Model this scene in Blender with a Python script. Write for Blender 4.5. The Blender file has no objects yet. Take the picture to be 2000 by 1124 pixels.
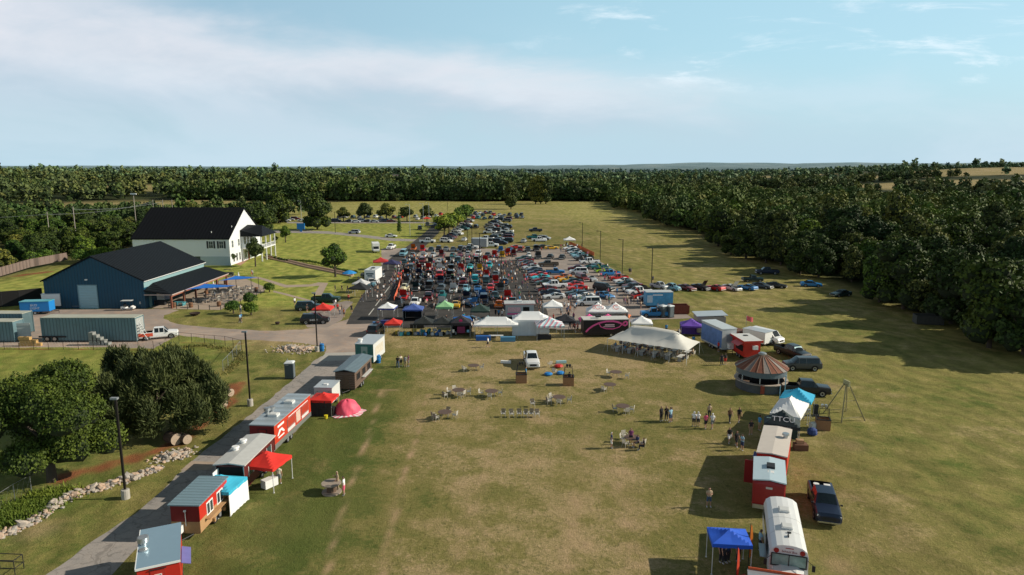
import bpy, bmesh, math, random
import numpy as np
from mathutils import Vector, Matrix
random.seed(7); np.random.seed(7)
R = math.radians
scn = bpy.context.scene
COL = scn.collection
# ---------------------------------------------------------------- camera
CH = 28.0; PITCH = R(10.0); FPX = 2000*24/36.0
cam = bpy.data.cameras.new('camera'); cam.lens = 24; cam.sensor_width = 36; cam.sensor_fit = 'HORIZONTAL'
cam.clip_start = 0.5; cam.clip_end = 40000
camo = bpy.data.objects.new('camera', cam); COL.objects.link(camo)
camo.location = (0, 0, CH); camo.rotation_euler = (R(90)-PITCH, 0, 0)
scn.camera = camo
CP, SP = math.cos(PITCH), math.sin(PITCH)
def P(px, py, z=0.0):
    """survey helper: where the sight line meets the level z (metres)"""
    a = (px-1000)/FPX; b = -(py-562)/FPX
    d = Vector((a, CP+b*SP, -SP+b*CP))
    t = (z-CH)/d.z
    return Vector((d.x*t, d.y*t, z))
# ---------------------------------------------------------------- sun + sky
SUN_EL, SUN_AZ = R(29), R(3)      # sun stands to the right (+X), a touch beyond
sun = bpy.data.lights.new('sun', 'SUN'); sun.energy = 5.0; sun.angle = R(0.55); sun.color = (1.0, 0.90, 0.74)
suno = bpy.data.objects.new('sun', sun); COL.objects.link(suno)
sd = Vector((math.cos(SUN_EL)*math.cos(SUN_AZ), math.cos(SUN_EL)*math.sin(SUN_AZ), math.sin(SUN_EL)))
suno.rotation_euler = sd.to_track_quat('Z', 'Y').to_euler(); suno.location = (200, 0, 150)
scn.view_settings.view_transform = 'Standard'; scn.view_settings.look = 'None'; scn.view_settings.exposure = 0

def nn(nt, typ, **kw):
    n = nt.nodes.new(typ)
    for k, v in kw.items():
        if k in ('inp',):
            for kk, vv in v.items(): n.inputs[kk].default_value = vv
        else: setattr(n, k, v)
    return n
def mth(nt, op, a, b=None, c=None, clamp=False):
    n = nt.nodes.new('ShaderNodeMath'); n.operation = op; n.use_clamp = clamp
    for i, v in enumerate((a, b, c)):
        if v is None: continue
        if isinstance(v, (int, float)): n.inputs[i].default_value = v
        else: nt.links.new(v, n.inputs[i])
    return n.outputs[0]
def mix(nt, f, a, b, mode='MIX'):
    n = nt.nodes.new('ShaderNodeMix'); n.data_type = 'RGBA'; n.blend_type = mode
    for i, v in ((0, f), (6, a), (7, b)):
        if isinstance(v, (int, float)): n.inputs[i].default_value = v
        elif isinstance(v, tuple): n.inputs[i].default_value = (v[0], v[1], v[2], 1)
        else: nt.links.new(v, n.inputs[i])
    return n.outputs[2]
def ramp(nt, v, lo, hi):
    n = nt.nodes.new('ShaderNodeMapRange'); n.interpolation_type = 'SMOOTHSTEP'
    n.inputs[1].default_value = lo; n.inputs[2].default_value = hi
    nt.links.new(v, n.inputs[0]); return n.outputs[0]
def noise(nt, vec, scale, detail=4, rough=.55, dist=0.0):
    n = nt.nodes.new('ShaderNodeTexNoise'); n.inputs['Scale'].default_value = scale
    n.inputs['Detail'].default_value = detail; n.inputs['Roughness'].default_value = rough
    n.inputs['Distortion'].default_value = dist
    if vec is not None: nt.links.new(vec, n.inputs['Vector'])
    return n.outputs['Fac']

world = bpy.data.worlds.new('World'); scn.world = world; world.use_nodes = True
wt = world.node_tree; wt.nodes.clear()
wout = wt.nodes.new('ShaderNodeOutputWorld'); bg = wt.nodes.new('ShaderNodeBackground')
sky = wt.nodes.new('ShaderNodeTexSky'); sky.sky_type = 'NISHITA'; sky.sun_disc = False
sky.sun_elevation = SUN_EL; sky.sun_rotation = R(90)-SUN_AZ; sky.air_density = 1.0; sky.dust_density = 1.2; sky.ozone_density = 1.6
tc = wt.nodes.new('ShaderNodeTexCoord'); sx = wt.nodes.new('ShaderNodeSeparateXYZ')
wt.links.new(tc.outputs['Generated'], sx.inputs[0])
X, Y, Z = sx.outputs
yy = mth(wt, 'MAXIMUM', mth(wt, 'ABSOLUTE', Y), .12)
u = mth(wt, 'DIVIDE', X, yy); v = mth(wt, 'DIVIDE', Z, yy)
cmb = wt.nodes.new('ShaderNodeCombineXYZ'); wt.links.new(u, cmb.inputs[0]); wt.links.new(mth(wt, 'MULTIPLY', v, 3.2), cmb.inputs[1])
n1 = noise(wt, cmb.outputs[0], 2.2, 6, .55, .35); n2 = noise(wt, cmb.outputs[0], 9.0, 6, .6, .6); n3 = noise(wt, cmb.outputs[0], 1.1, 3, .5, .2)
# tint: a paler, greener haze towards the horizon
SK = sky.outputs[0]
hz = ramp(wt, v, .17, -.01)
uR = ramp(wt, u, -.75, .35)
clearc = mix(wt, uR, (1.7, 2.6, 3.25), (2.3, 3.8, 4.4))
base = mix(wt, hz, mix(wt, .8, SK, clearc), (2.75, 3.75, 4.35))
# main cloud sheet: slopes down from upper left to the middle
vc = mth(wt, 'SUBTRACT', .150, mth(wt, 'MULTIPLY', mth(wt, 'ADD', u, .75), .09))
dv = mth(wt, 'SUBTRACT', v, vc)
dv = mth(wt, 'ADD', dv, mth(wt, 'MULTIPLY', mth(wt, 'SUBTRACT', n1, .5), .22))
up = ramp(wt, dv, .095, .025)
lo = ramp(wt, dv, -.075, .01)
side = ramp(wt, mth(wt, 'ADD', u, mth(wt, 'MULTIPLY', mth(wt, 'SUBTRACT', n2, .5), .35)), .50, .0)
topl = mth(wt, 'MULTIPLY', ramp(wt, mth(wt, 'ADD', u, mth(wt, 'MULTIPLY', n1, .3)), -.25, -.6), 1.0)
up2 = mth(wt, 'MAXIMUM', up, topl)
cm = mth(wt, 'MULTIPLY', mth(wt, 'MULTIPLY', up2, lo), side)
cm = mth(wt, 'MULTIPLY', cm, mth(wt, 'ADD', .55, mth(wt, 'MULTIPLY', n2, .6)), None, True)
cloudc = mix(wt, ramp(wt, dv, -.03, .05), (2.9, 3.45, 4.05), (4.55, 4.55, 4.85))
c1 = mix(wt, mth(wt, 'MULTIPLY', cm, .9), base, cloudc)
# thin haze streaks right of it and a few wisps
w1 = mth(wt, 'MULTIPLY', ramp(wt, n1, .44, .62), ramp(wt, v, .22, .08))
c2 = mix(wt, mth(wt, 'MULTIPLY', w1, .35), c1, (3.7, 4.4, 4.95))
cmb2 = wt.nodes.new('ShaderNodeCombineXYZ'); wt.links.new(u, cmb2.inputs[0]); wt.links.new(mth(wt, 'MULTIPLY', v, 5.0), cmb2.inputs[1])
n4 = noise(wt, cmb2.outputs[0], 5.5, 7, .62, .5)
w2 = mth(wt, 'MULTIPLY', mth(wt, 'MULTIPLY', ramp(wt, n4, .52, .78), ramp(wt, v, .09, .14)), ramp(wt, u, -.15, .15))
c3 = mix(wt, mth(wt, 'MULTIPLY', w2, .75), c2, (5.6, 5.9, 6.2))
zen = wt.nodes.new('ShaderNodeVectorMath'); zen.operation = 'SCALE'; wt.links.new(c3, zen.inputs[0])
wt.links.new(mth(wt, 'SUBTRACT', 1.0, mth(wt, 'MULTIPLY', ramp(wt, Z, .22, .55), .80)), zen.inputs['Scale'])
wt.links.new(zen.outputs[0], bg.inputs[0]); bg.inputs[1].default_value = 0.188
wt.links.new(bg.outputs[0], wout.inputs[0])

# ---------------------------------------------------------------- materials
MC = {}
def newmat(name):
    m = bpy.data.materials.new(name); m.use_nodes = True; nt = m.node_tree
    p = nt.nodes['Principled BSDF']; return m, nt, p
def M(name, col, rough=.6, metal=0.0, var=.18, scale=2.5, bump=0.0, spec=.4):
    if name in MC: return MC[name]
    m, nt, p = newmat(name)
    t = nt.nodes.new('ShaderNodeTexCoord')
    f = noise(nt, t.outputs['Object'], scale, 5, .65)
    k = mth(nt, 'ADD', 1-var, mth(nt, 'MULTIPLY', f, 2*var))
    c = mix(nt, 1.0, (col[0], col[1], col[2]), (1, 1, 1), 'MULTIPLY')
    vm = nt.nodes.new('ShaderNodeVectorMath'); vm.operation = 'SCALE'; nt.links.new(c, vm.inputs[0]); nt.links.new(k, vm.inputs['Scale'])
    nt.links.new(vm.outputs[0], p.inputs['Base Color'])
    p.inputs['Roughness'].default_value = rough; p.inputs['Metallic'].default_value = metal
    p.inputs['Specular IOR Level'].default_value = spec
    if bump:
        b = nt.nodes.new('ShaderNodeBump'); b.inputs['Strength'].default_value = bump; b.inputs['Distance'].default_value = .05
        nt.links.new(noise(nt, t.outputs['Object'], scale*6, 4, .6), b.inputs['Height']); nt.links.new(b.outputs[0], p.inputs['Normal'])
    MC[name] = m; return m
def objcol(name, rough, coat=0.0, var=.1, metal=0.0):
    m, nt, p = newmat(name)
    oi = nt.nodes.new('ShaderNodeObjectInfo'); t = nt.nodes.new('ShaderNodeTexCoord')
    f = noise(nt, t.outputs['Object'], 1.6, 4, .6)
    vm = nt.nodes.new('ShaderNodeVectorMath'); vm.operation = 'SCALE'
    nt.links.new(oi.outputs['Color'], vm.inputs[0]); nt.links.new(mth(nt, 'ADD', 1-var, mth(nt, 'MULTIPLY', f, 2*var)), vm.inputs['Scale'])
    nt.links.new(vm.outputs[0], p.inputs['Base Color'])
    p.inputs['Roughness'].default_value = rough; p.inputs['Coat Weight'].default_value = coat; p.inputs['Coat Roughness'].default_value = .06
    p.inputs['Metallic'].default_value = metal
    MC[name] = m; return m
PAINT = objcol('car_paint', .4, .35, .05, .08)
CLOTH = objcol('cloth_dyed', .9, 0, .12)
FABRIC = objcol('canopy_fabric', .75, 0, .07)
def ribbed(name, col, axis, freq, rough=.45, metal=.4, depth=.35, var=.12):
    if name in MC: return MC[name]
    m, nt, p = newmat(name); t = nt.nodes.new('ShaderNodeTexCoord'); s = nt.nodes.new('ShaderNodeSeparateXYZ')
    nt.links.new(t.outputs['Object'], s.inputs[0])
    sn = mth(nt, 'SINE', mth(nt, 'MULTIPLY', s.outputs[axis], 2*math.pi*freq))
    r = ramp(nt, sn, .55, .95)
    f = noise(nt, t.outputs['Object'], .9, 5, .65)
    dark = tuple(c*(1-depth) for c in col)
    c = mix(nt, r, col, dark); c2 = mix(nt, mth(nt, 'MULTIPLY', ramp(nt, f, .45, .8), var*4), c, tuple(x*.6+.03*min(1, max(col)*8) for x in col)); p.inputs['Specular IOR Level'].default_value = .1 if max(col) < .02 else .4
    nt.links.new(c2, p.inputs['Base Color']); p.inputs['Roughness'].default_value = rough; p.inputs['Metallic'].default_value = metal
    b = nt.nodes.new('ShaderNodeBump'); b.inputs['Strength'].default_value = .6; b.inputs['Distance'].default_value = .04
    nt.links.new(sn, b.inputs['Height']); nt.links.new(b.outputs[0], p.inputs['Normal'])
    MC[name] = m; return m
def glassmat(name, col, rough=.08):
    m, nt, p = newmat(name); p.inputs['Base Color'].default_value = (*col, 1); p.inputs['Roughness'].default_value = rough
    t = nt.nodes.new('ShaderNodeTexCoord')
    nt.links.new(mix(nt, noise(nt, t.outputs['Object'], 3, 2), tuple(c*.6 for c in col), tuple(c*1.5 for c in col)), p.inputs['Base Color'])
    p.inputs['Specular IOR Level'].default_value = .6; MC[name] = m; return m
GLASS = glassmat('tinted_glass', (.012, .018, .022))
PANE = glassmat('window_pane', (.03, .05, .06))
TYRE = M('tyre_rubber', (.018, .018, .02), .85)
RIM = M('wheel_rim', (.42, .43, .45), .35, .6)
BLACK = M('black_plastic', (.02, .021, .024), .6)
DARK = M('dark_interior', (.008, .008, .009), .9)
CHROME = M('chrome_trim', (.55, .56, .58), .25, .85)
LAMPW = M('lamp_clear', (.75, .76, .74), .2)
LAMPR = M('lamp_red', (.35, .015, .012), .3)
LAMPO = M('lamp_amber', (.6, .2, .02), .3)
WHITE = M('white_paint', (.78, .78, .77), .45, 0, .07)
OFFW = M('offwhite_panel', (.62, .63, .62), .5, 0, .1)
GREY = M('grey_metal', (.28, .30, .31), .45, .3)
LGREY = M('pale_grey_roof', (.50, .54, .57), .4, .25, .12, 1.2)
BRONZE = M('dark_bronze_pole', (.022, .018, .016), .5, .3)
CONC = M('concrete', (.42, .40, .36), .9, 0, .2, 3, .4)
WOOD = M('pale_timber', (.42, .25, .12), .75, 0, .25, 4, .3)
DWOOD = M('weathered_timber', (.13, .085, .06), .85, 0, .35, 3, .5)
SKIN = M('skin', (.48, .27, .19), .6, 0, .06)
SKIN2 = M('skin_tanned', (.30, .16, .10), .6, 0, .06)
HAIR = M('hair_dark', (.03, .018, .012), .8)
HAIR2 = M('hair_fair', (.22, .14, .07), .8)
SHOE = M('shoe_pale', (.5, .5, .5), .8)
RED = M('red_paint', (.52, .028, .018), .4, 0, .1)
DRED = M('dark_red_paint', (.30, .02, .018), .45, 0, .12)
BLUE = M('blue_paint', (.02, .22, .60), .4, 0, .1)
STEEL = M('galvanised_steel', (.45, .47, .48), .35, .7, .2)
LABELS = {}
# ---------------------------------------------------------------- mesh builder
class MB:
    def __init__(s): s.v = []; s.f = []; s.m = []; s.mi = 0
    def add(s, vs, fs):
        o = len(s.v); s.v += [tuple(v) for v in vs]; s.f += [tuple(o+i for i in f) for f in fs]; s.m += [s.mi]*len(fs); return s
    def box(s, c, d, rz=0, rx=0, ry=0):
        x, y, z = d[0]/2, d[1]/2, d[2]/2
        vs = [Vector((a*x, b*y, e*z)) for e in (-1, 1) for b in (-1, 1) for a in (-1, 1)]
        if rz or rx or ry:
            m = Matrix.Rotation(rz, 3, 'Z') @ Matrix.Rotation(ry, 3, 'Y') @ Matrix.Rotation(rx, 3, 'X'); vs = [m @ v for v in vs]
        c = Vector(c); vs = [v+c for v in vs]
        return s.add(vs, [(0, 2, 3, 1), (4, 5, 7, 6), (0, 1, 5, 4), (2, 6, 7, 3), (0, 4, 6, 2), (1, 3, 7, 5)])
    def tube(s, a, b, r, n=8, r2=None, cap=True):
        a, b = Vector(a), Vector(b); r2 = r if r2 is None else r2
        q = (b-a).to_track_quat('Z', 'Y')
        vs = [a+q @ Vector((math.cos(2*math.pi*i/n)*r, math.sin(2*math.pi*i/n)*r, 0)) for i in range(n)]
        vs += [b+q @ Vector((math.cos(2*math.pi*i/n)*r2, math.sin(2*math.pi*i/n)*r2, 0)) for i in range(n)]
        fs = [(i, (i+1) % n, n+(i+1) % n, n+i) for i in range(n)]
        if cap: fs += [tuple(range(n-1, -1, -1)), tuple(range(n, 2*n))]
        return s.add(vs, fs)
    def lathe(s, prof, c=(0, 0, 0), n=16, axis='Z', cap=True):
        vs = []
        for r, z in prof:
            for i in range(n):
                a = 2*math.pi*i/n; p = (math.cos(a)*r, math.sin(a)*r, z)
                if axis == 'X': p = (z, p[0], p[1])
                if axis == 'Y': p = (p[0], z, p[1])
                vs.append((p[0]+c[0], p[1]+c[1], p[2]+c[2]))
        k = len(prof); fs = []
        for j in range(k-1):
            for i in range(n):
                fs.append((j*n+i, j*n+(i+1) % n, (j+1)*n+(i+1) % n, (j+1)*n+i))
        if cap: fs += [tuple(range(n-1, -1, -1)), tuple(range((k-1)*n, k*n))]
        return s.add(vs, fs)
    def prism(s, poly, z0, z1):      # poly (x,y) extruded in z
        n = len(poly); vs = [(x, y, z0) for x, y in poly]+[(x, y, z1) for x, y in poly]
        return s.add(vs, [(i, (i+1) % n, n+(i+1) % n, n+i) for i in range(n)]+[tuple(range(n-1, -1, -1)), tuple(range(n, 2*n))])
    def extr(s, poly, x0, x1, axis='X'):     # poly (a,z) extruded along X (a=y) or Y (a=x)
        n = len(poly)
        if axis == 'X': vs = [(x0, a, z) for a, z in poly]+[(x1, a, z) for a, z in poly]
        else: vs = [(a, x0, z) for a, z in poly]+[(a, x1, z) for a, z in poly]
        return s.add(vs, [(i, (i+1) % n, n+(i+1) % n, n+i) for i in range(n)]+[tuple(range(n-1, -1, -1)), tuple(range(n, 2*n))])
    def mesh(s, name, mats, smooth=False, fix=True):
        me = bpy.data.meshes.new(name); me.from_pydata(s.v, [], s.f)
        for m in (mats if isinstance(mats, (list, tuple)) else [mats]): me.materials.append(m)
        if max(s.m, default=0) > 0: me.polygons.foreach_set('material_index', s.m)
        if fix:
            bm = bmesh.new(); bm.from_mesh(me); bmesh.ops.recalc_face_normals(bm, faces=bm.faces); bm.to_mesh(me); bm.free()
        if smooth: me.polygons.foreach_set('use_smooth', [True]*len(me.polygons))
        me.update(); return me
def obj(name, me, parent=None, loc=None, rz=0, color=None):
    o = bpy.data.objects.new(name, me)
    COL.objects.link(o)
    if parent: o.parent = parent
    if loc is not None: o.location = loc
    if rz: o.rotation_euler = (0, 0, rz)
    if color: o.color = (*color[:3], 1)
    return o
ALL = []
def tag(o, label, cat, group=None, kind=None):
    if label: o['label'] = label
    if cat: o['category'] = cat
    if group: o['group'] = group
    if kind: o['kind'] = kind
    ALL.append(o); return o
def struct(name, me, label=None, cat=None):
    o = obj(name, me); o['kind'] = 'structure'
    o['label'] = label or name.replace('_', ' '); o['category'] = cat or name.replace('_', ' ').split()[-1]
    return o
class T:
    """a thing: an empty at its base that parents its parts"""
    def __init__(s, name, label, cat, loc, rz=0, group=None, scale=None):
        s.o = bpy.data.objects.new(name, None); COL.objects.link(s.o)
        s.o.location = loc if len(loc) == 3 else (loc[0], loc[1], 0); s.o.rotation_euler = (0, 0, rz); s.o.empty_display_size = .3
        if scale: s.o.scale = (scale,)*3
        tag(s.o, label, cat, group)
    def part(s, name, mb, mats, parent=None, smooth=False, color=None, label=None):
        o = obj(name, mb.mesh(name, mats, smooth) if isinstance(mb, MB) else mb, parent or s.o, color=color)
        if label: o['label'] = label
        return o
    def box(s, name, c, d, mat, parent=None, **k):
        return s.part(name, MB().box(c, d, **k), mat, parent)
    def cyl(s, name, a, b, r, mat, parent=None, n=12, r2=None):
        return s.part(name, MB().tube(a, b, r, n, r2), mat, parent)
    def text(s, name, body, loc, size, rot, mat, parent=None, ext=.01, sx=1.0):
        me = textmesh(body, size, ext, mat)
        o = obj(name, me, parent or s.o, loc); o.rotation_euler = rot; o.scale = (sx, 1, 1); return o
TXT = {}
def textmesh(body, size, ext, mat):
    k = (body, size, mat.name)
    if k in TXT: return TXT[k]
    cu = bpy.data.curves.new('lettering', 'FONT'); cu.body = body; cu.size = size; cu.extrude = ext
    cu.align_x = 'CENTER'; cu.align_y = 'CENTER'; cu.resolution_u = 2
    to = bpy.data.objects.new('lettering', cu); COL.objects.link(to)
    bpy.context.view_layer.update()
    me = bpy.data.meshes.new_from_object(to.evaluated_get(bpy.context.evaluated_depsgraph_get()))
    COL.objects.unlink(to); bpy.data.objects.remove(to); bpy.data.curves.remove(cu)
    me.materials.clear(); me.materials.append(mat); TXT[k] = me; return me
ORD = ['first', 'second', 'third', 'fourth', 'fifth', 'sixth', 'seventh', 'eighth', 'ninth', 'tenth', 'eleventh', 'twelfth', 'thirteenth',
 'fourteenth', 'fifteenth', 'sixteenth', 'seventeenth', 'eighteenth', 'nineteenth', 'twentieth']
def ordn(i):
    if i < 20: return ORD[i]
    t = ['', '', 'twenty', 'thirty', 'forty', 'fifty', 'sixty', 'seventy', 'eighty', 'ninety'][(i+1)//10]; r = (i+1) % 10
    return t+'-'+ORD[r-1] if r else {'twenty': 'twentieth', 'thirty': 'thirtieth', 'forty': 'fortieth'}.get(t, t+'ieth')
# ---------------------------------------------------------------- terrain
def axisgrid(segs):
    out = [segs[0][0]]
    for a, b, st in segs:
        n = max(1, int(round((b-a)/st)))
        out += [a+(b-a)*(i+1)/n for i in range(n)]
    return np.array(out)
gx = axisgrid([(-12000, -3000, 600), (-3000, -1000, 120), (-1000, -400, 30), (-400, -130, 8), (-130, -45, 2), (-45, 40, .5), (40, 130, 1.5), (130, 400, 8), (400, 1000, 30), (1000, 3000, 100), (3000, 12000, 500)])
gy = axisgrid([(-60, 30, 10), (30, 110, .5), (110, 260, 1.2), (260, 520, 5), (520, 1000, 15), (1000, 3000, 60), (3000, 16000, 400)])
def sst(x, a, b):
    t = np.clip((x-a)/(b-a), 0, 1); return t*t*(3-2*t)
def lump(x, y, s, seed):
    return (np.sin(x/s+seed)*np.cos(y/s*1.13+seed*2.1)+.5*np.sin(x/s*2.3+y/s*1.7+seed*3)+.3*np.sin(x/s*4.1-y/s*3.3+seed))/1.8
def height(x, y):
    d = np.hypot(x, y); u = x/np.maximum(y, 1.0)
    h = sst(d, 700, 1700)*(3.5*lump(x, y, 420, 1.0)+0)+10.5*sst(d, 600, 1250)*sst(-u, -.02, .14)*(1+.25*lump(x, y, 330, 2.0))*(1-.75*sst(d, 2000, 3000))
    h = h + sst(d, 600, 1500)*sst(u, .22, .72)*25*(1+.22*lump(x, y, 260, 4.0))*(1-.75*sst(d, 2300, 3400))
    h = h + sst(d, 4200, 7000)*(38+26*lump(x, y, 1900, 2.0)+12*lump(x, y, 520, 5.0))*(.75+.55*sst(u, -.2, .2))
    h = h + sst(-x, 115, 170)*sst(y, 60, 160)*(1-sst(y, 420, 700))*(-2.2)
    h = h + sst(-x, 400, 900)*4*(1-sst(d, 1500, 3000))
    return h
GX, GY = np.meshgrid(gx, gy)
HZ = height(GX, GY)
nx, ny = len(gx), len(gy)
def smoothnoise(x, y, s, seed):
    rs = np.random.RandomState(seed); out = np.zeros_like(x)
    for k in range(8):
        a = rs.uniform(0, 6.28); f = rs.uniform(.6, 1.8)/s; ph = rs.uniform(0, 6.28)
        out += np.sin((x*math.cos(a)+y*math.sin(a))*f*6.28+ph+1.5*np.sin((x*math.sin(a)-y*math.cos(a))*f*3.1+ph*2))
    return out/8
def segd(x, y, pts):
    best = np.full_like(x, 1e9)
    for (ax, ay), (bx, by) in zip(pts[:-1], pts[1:]):
        dx, dy = bx-ax, by-ay; t = np.clip(((x-ax)*dx+(y-ay)*dy)/(dx*dx+dy*dy), 0, 1)
        best = np.minimum(best, np.hypot(x-ax-dx*t, y-ay-dy*t))
    return best
def PX(*a): return [tuple(P(a[i], a[i+1])[:2]) for i in range(0, len(a), 2)]
dist = np.hypot(GX, GY); n_a = smoothnoise(GX, GY, 30, 1); n_b = smoothnoise(GX, GY, 9, 2); n_c = smoothnoise(GX, GY, 3.2, 3)
# dry: 0 green lawn .. 1 straw
dry = .50+.28*n_a+.28*n_b+.20*n_c
inlawn = sst(-GX, 36, 44)*sst(GY, 132, 140)*(1-sst(GY, 330, 360))*sst(GX, -135, -120)
dry = dry-.55*inlawn
left = sst(-GX, 9, 17)*(1-sst(GY, 95, 105)); dry = dry-.42*left*(1-sst(-GX, 23, 27)*.6)
dry = dry-.45*sst(-GX, 40, 50)*(1-sst(GY, 112, 118))
mid = np.exp(-((GX-3)/15)**2)*(1-sst(GY, 108, 122)); dry = dry+.20*mid
dry = dry+.22*sst(GY, 82, 96)*(1-sst(GY, 113, 123))*(1-sst(abs(GX-5), 20, 34))
dry = dry+.22*sst(GY, 300, 420)
dry = dry+.12*sst(GX, 30, 50)*sst(GY, 110, 150)
soil = np.zeros_like(GX)
for pts, w, s in ((PX(745, 762, 720, 850, 690, 930, 655, 1040, 640, 1124), .2, .75), (PX(835, 765, 815, 850, 790, 930, 765, 1020, 745, 1124), .24, .8),
                  (PX(742, 762, 775, 762), .3, .7), (PX(755, 765, 735, 792), .3, .5),
                  (PX(1150, 830, 1130, 950, 1105, 1124), .8, .42), (PX(1210, 890, 1225, 1000, 1245, 1124), 1.0, .4),
                  (PX(960, 880, 930, 960, 880, 1124), .9, .3), (PX(1255, 700, 1230, 800), .6, .25), (PX(1010, 500, 1010, 470, 1120, 490), 1.0, .3)):
    soil = np.maximum(soil, s*np.exp(-(segd(GX, GY, pts)/w)**2)*np.clip(.55+1.1*n_c+.7*n_b, 0, 1.2))
for (px, py, rr, s) in ((560, 660, 6, .6), (700, 665, 5, .3), (1640, 1105, 1.2, .5), (1625, 755, 1.2, .5), (1660, 870, 1.5, .35), (75, 1035, 1.6, .5)):
    c = P(px, py); soil = np.maximum(soil, s*np.exp(-((GX-c.x)**2+(GY-c.y)**2)/rr**2))
soil = np.maximum(soil, .6*np.maximum(0, n_b+.6*n_c-.25)*mid*1.3)
reds = np.zeros_like(GX)
for pts, w, s in ((PX(120, 935, 250, 900, 340, 868, 400, 820, 440, 790, 460, 750), 1.7, .75), (PX(150, 960, 80, 1000), 1.6, .55), (PX(0, 682, 300, 684, 350, 670, 470, 672), .7, .6), (PX(440, 720, 500, 668), .5, .45),
                  (PX(0, 540, 90, 530), 2.5, .9), (PX(480, 655, 640, 664, 700, 668), 1.7, .6), (PX(1000, 433, 1330, 455, 1150, 452), 1.6, .35), (PX(915, 430, 1110, 428), 1.5, .45)):
    reds = np.maximum(reds, s*np.exp(-(segd(GX, GY, pts)/w)**2)*(.75+.35*n_c+.2*n_b))
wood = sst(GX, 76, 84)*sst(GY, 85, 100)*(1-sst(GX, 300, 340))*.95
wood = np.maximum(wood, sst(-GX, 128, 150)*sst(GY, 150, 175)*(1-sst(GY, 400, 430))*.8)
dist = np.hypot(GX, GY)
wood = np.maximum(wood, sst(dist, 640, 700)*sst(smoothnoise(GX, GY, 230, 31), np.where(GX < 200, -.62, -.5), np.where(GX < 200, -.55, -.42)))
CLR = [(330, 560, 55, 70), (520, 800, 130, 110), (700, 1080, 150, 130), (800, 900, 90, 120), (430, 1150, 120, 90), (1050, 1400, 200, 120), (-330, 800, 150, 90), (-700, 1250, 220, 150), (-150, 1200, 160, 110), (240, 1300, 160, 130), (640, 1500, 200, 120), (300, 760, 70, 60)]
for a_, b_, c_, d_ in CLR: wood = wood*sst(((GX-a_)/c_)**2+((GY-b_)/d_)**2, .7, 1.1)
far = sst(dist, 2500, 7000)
lawn = np.clip(inlawn*(1-.35*sst(GY, 240, 330))+.55*sst(-GX, 40, 52)*(1-sst(GY, 108, 114))*sst(GY, 70, 84)*.8+.35*sst(GY, 300, 420)*(1-sst(dist, 560, 640))+.18*sst(abs(GX-2), 24, 40)*(1-sst(dist, 560, 640)), 0, 1)
lines = {'lawn': lawn, 'dry': np.clip(dry, 0, 1), 'soil': np.clip(soil, 0, 1), 'reds': np.clip(reds, 0, 1), 'wood': np.clip(wood, 0, 1), 'far': far}
me = bpy.data.meshes.new('ground')
me.vertices.add(nx*ny); me.vertices.foreach_set('co', np.stack([GX, GY, HZ], -1).astype(np.float32).ravel())
ii = np.arange(ny-1)[:, None]*nx+np.arange(nx-1)[None, :]
q = np.stack([ii, ii+1, ii+nx+1, ii+nx], -1).reshape(-1, 4)
me.loops.add(q.size); me.loops.foreach_set('vertex_index', q.ravel().astype(np.int32))
me.polygons.add(len(q)); me.polygons.foreach_set('loop_start', (np.arange(len(q))*4).astype(np.int32)); 
me.polygons.foreach_set('use_smooth', np.ones(len(q), bool)); me.update(calc_edges=True)
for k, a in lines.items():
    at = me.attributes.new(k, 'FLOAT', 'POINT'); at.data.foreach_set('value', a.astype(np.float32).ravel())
m, nt, p = newmat('meadow_grass'); geo = nt.nodes.new('ShaderNodeNewGeometry'); pos = geo.outputs['Position']
def attr(nt, k):
    n = nt.nodes.new('ShaderNodeAttribute'); n.attribute_name = k; return n.outputs['Fac']
f1 = noise(nt, pos, .35, 5, .62, .4); f2 = noise(nt, pos, 1.7, 5, .65, .3); f3 = noise(nt, pos, 9, 3, .7); f4 = noise(nt, pos, .05, 4, .6)
d = mth(nt, 'ADD', attr(nt, 'dry'), mth(nt, 'ADD', mth(nt, 'MULTIPLY', mth(nt, 'SUBTRACT', f1, .5), 1.0), mth(nt, 'MULTIPLY', mth(nt, 'SUBTRACT', f2, .5), .9)))
g = mix(nt, ramp(nt, d, .05, .55), (.092, .122, .028), (.215, .190, .064))
g = mix(nt, ramp(nt, d, .5, 1.05), g, (.37, .285, .145))
f5 = noise(nt, pos, 3.6, 4, .75, .8); f6 = noise(nt, pos, .8, 6, .7, .6)
straw = mth(nt, 'MULTIPLY', ramp(nt, f5, .50, .66), ramp(nt, mth(nt, 'ADD', d, mth(nt, 'MULTIPLY', mth(nt, 'SUBTRACT', f6, .5), 1.6)), .45, .95))
g = mix(nt, mth(nt, 'MULTIPLY', straw, .75), g, (.50, .36, .21))
tuft = mth(nt, 'MULTIPLY', ramp(nt, f5, .50, .36), ramp(nt, f6, .62, .42))
g = mix(nt, mth(nt, 'MULTIPLY', tuft, .6), g, (.050, .068, .018))
g = mix(nt, mth(nt, 'MULTIPLY', ramp(nt, f4, .42, .62), .3), g, (.24, .20, .07))
sp = nt.nodes.new('ShaderNodeSeparateXYZ'); nt.links.new(pos, sp.inputs[0])
ang = R(14); 
lx = mth(nt, 'ADD', mth(nt, 'MULTIPLY', sp.outputs[0], math.cos(ang)), mth(nt, 'MULTIPLY', sp.outputs[1], math.sin(ang)))
lx = mth(nt, 'ADD', lx, mth(nt, 'MULTIPLY', mth(nt, 'SUBTRACT', f4, .5), 22))
st = mth(nt, 'SINE', mth(nt, 'MULTIPLY', lx, 2*math.pi/3.6))
rough_str = mth(nt, 'MULTIPLY', ramp(nt, mth(nt, 'ABSOLUTE', mth(nt, 'SUBTRACT', sp.outputs[0], 4)), 12, 30), .13)
stv = mth(nt, 'ADD', 1.0, mth(nt, 'MULTIPLY', st, rough_str))
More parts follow.
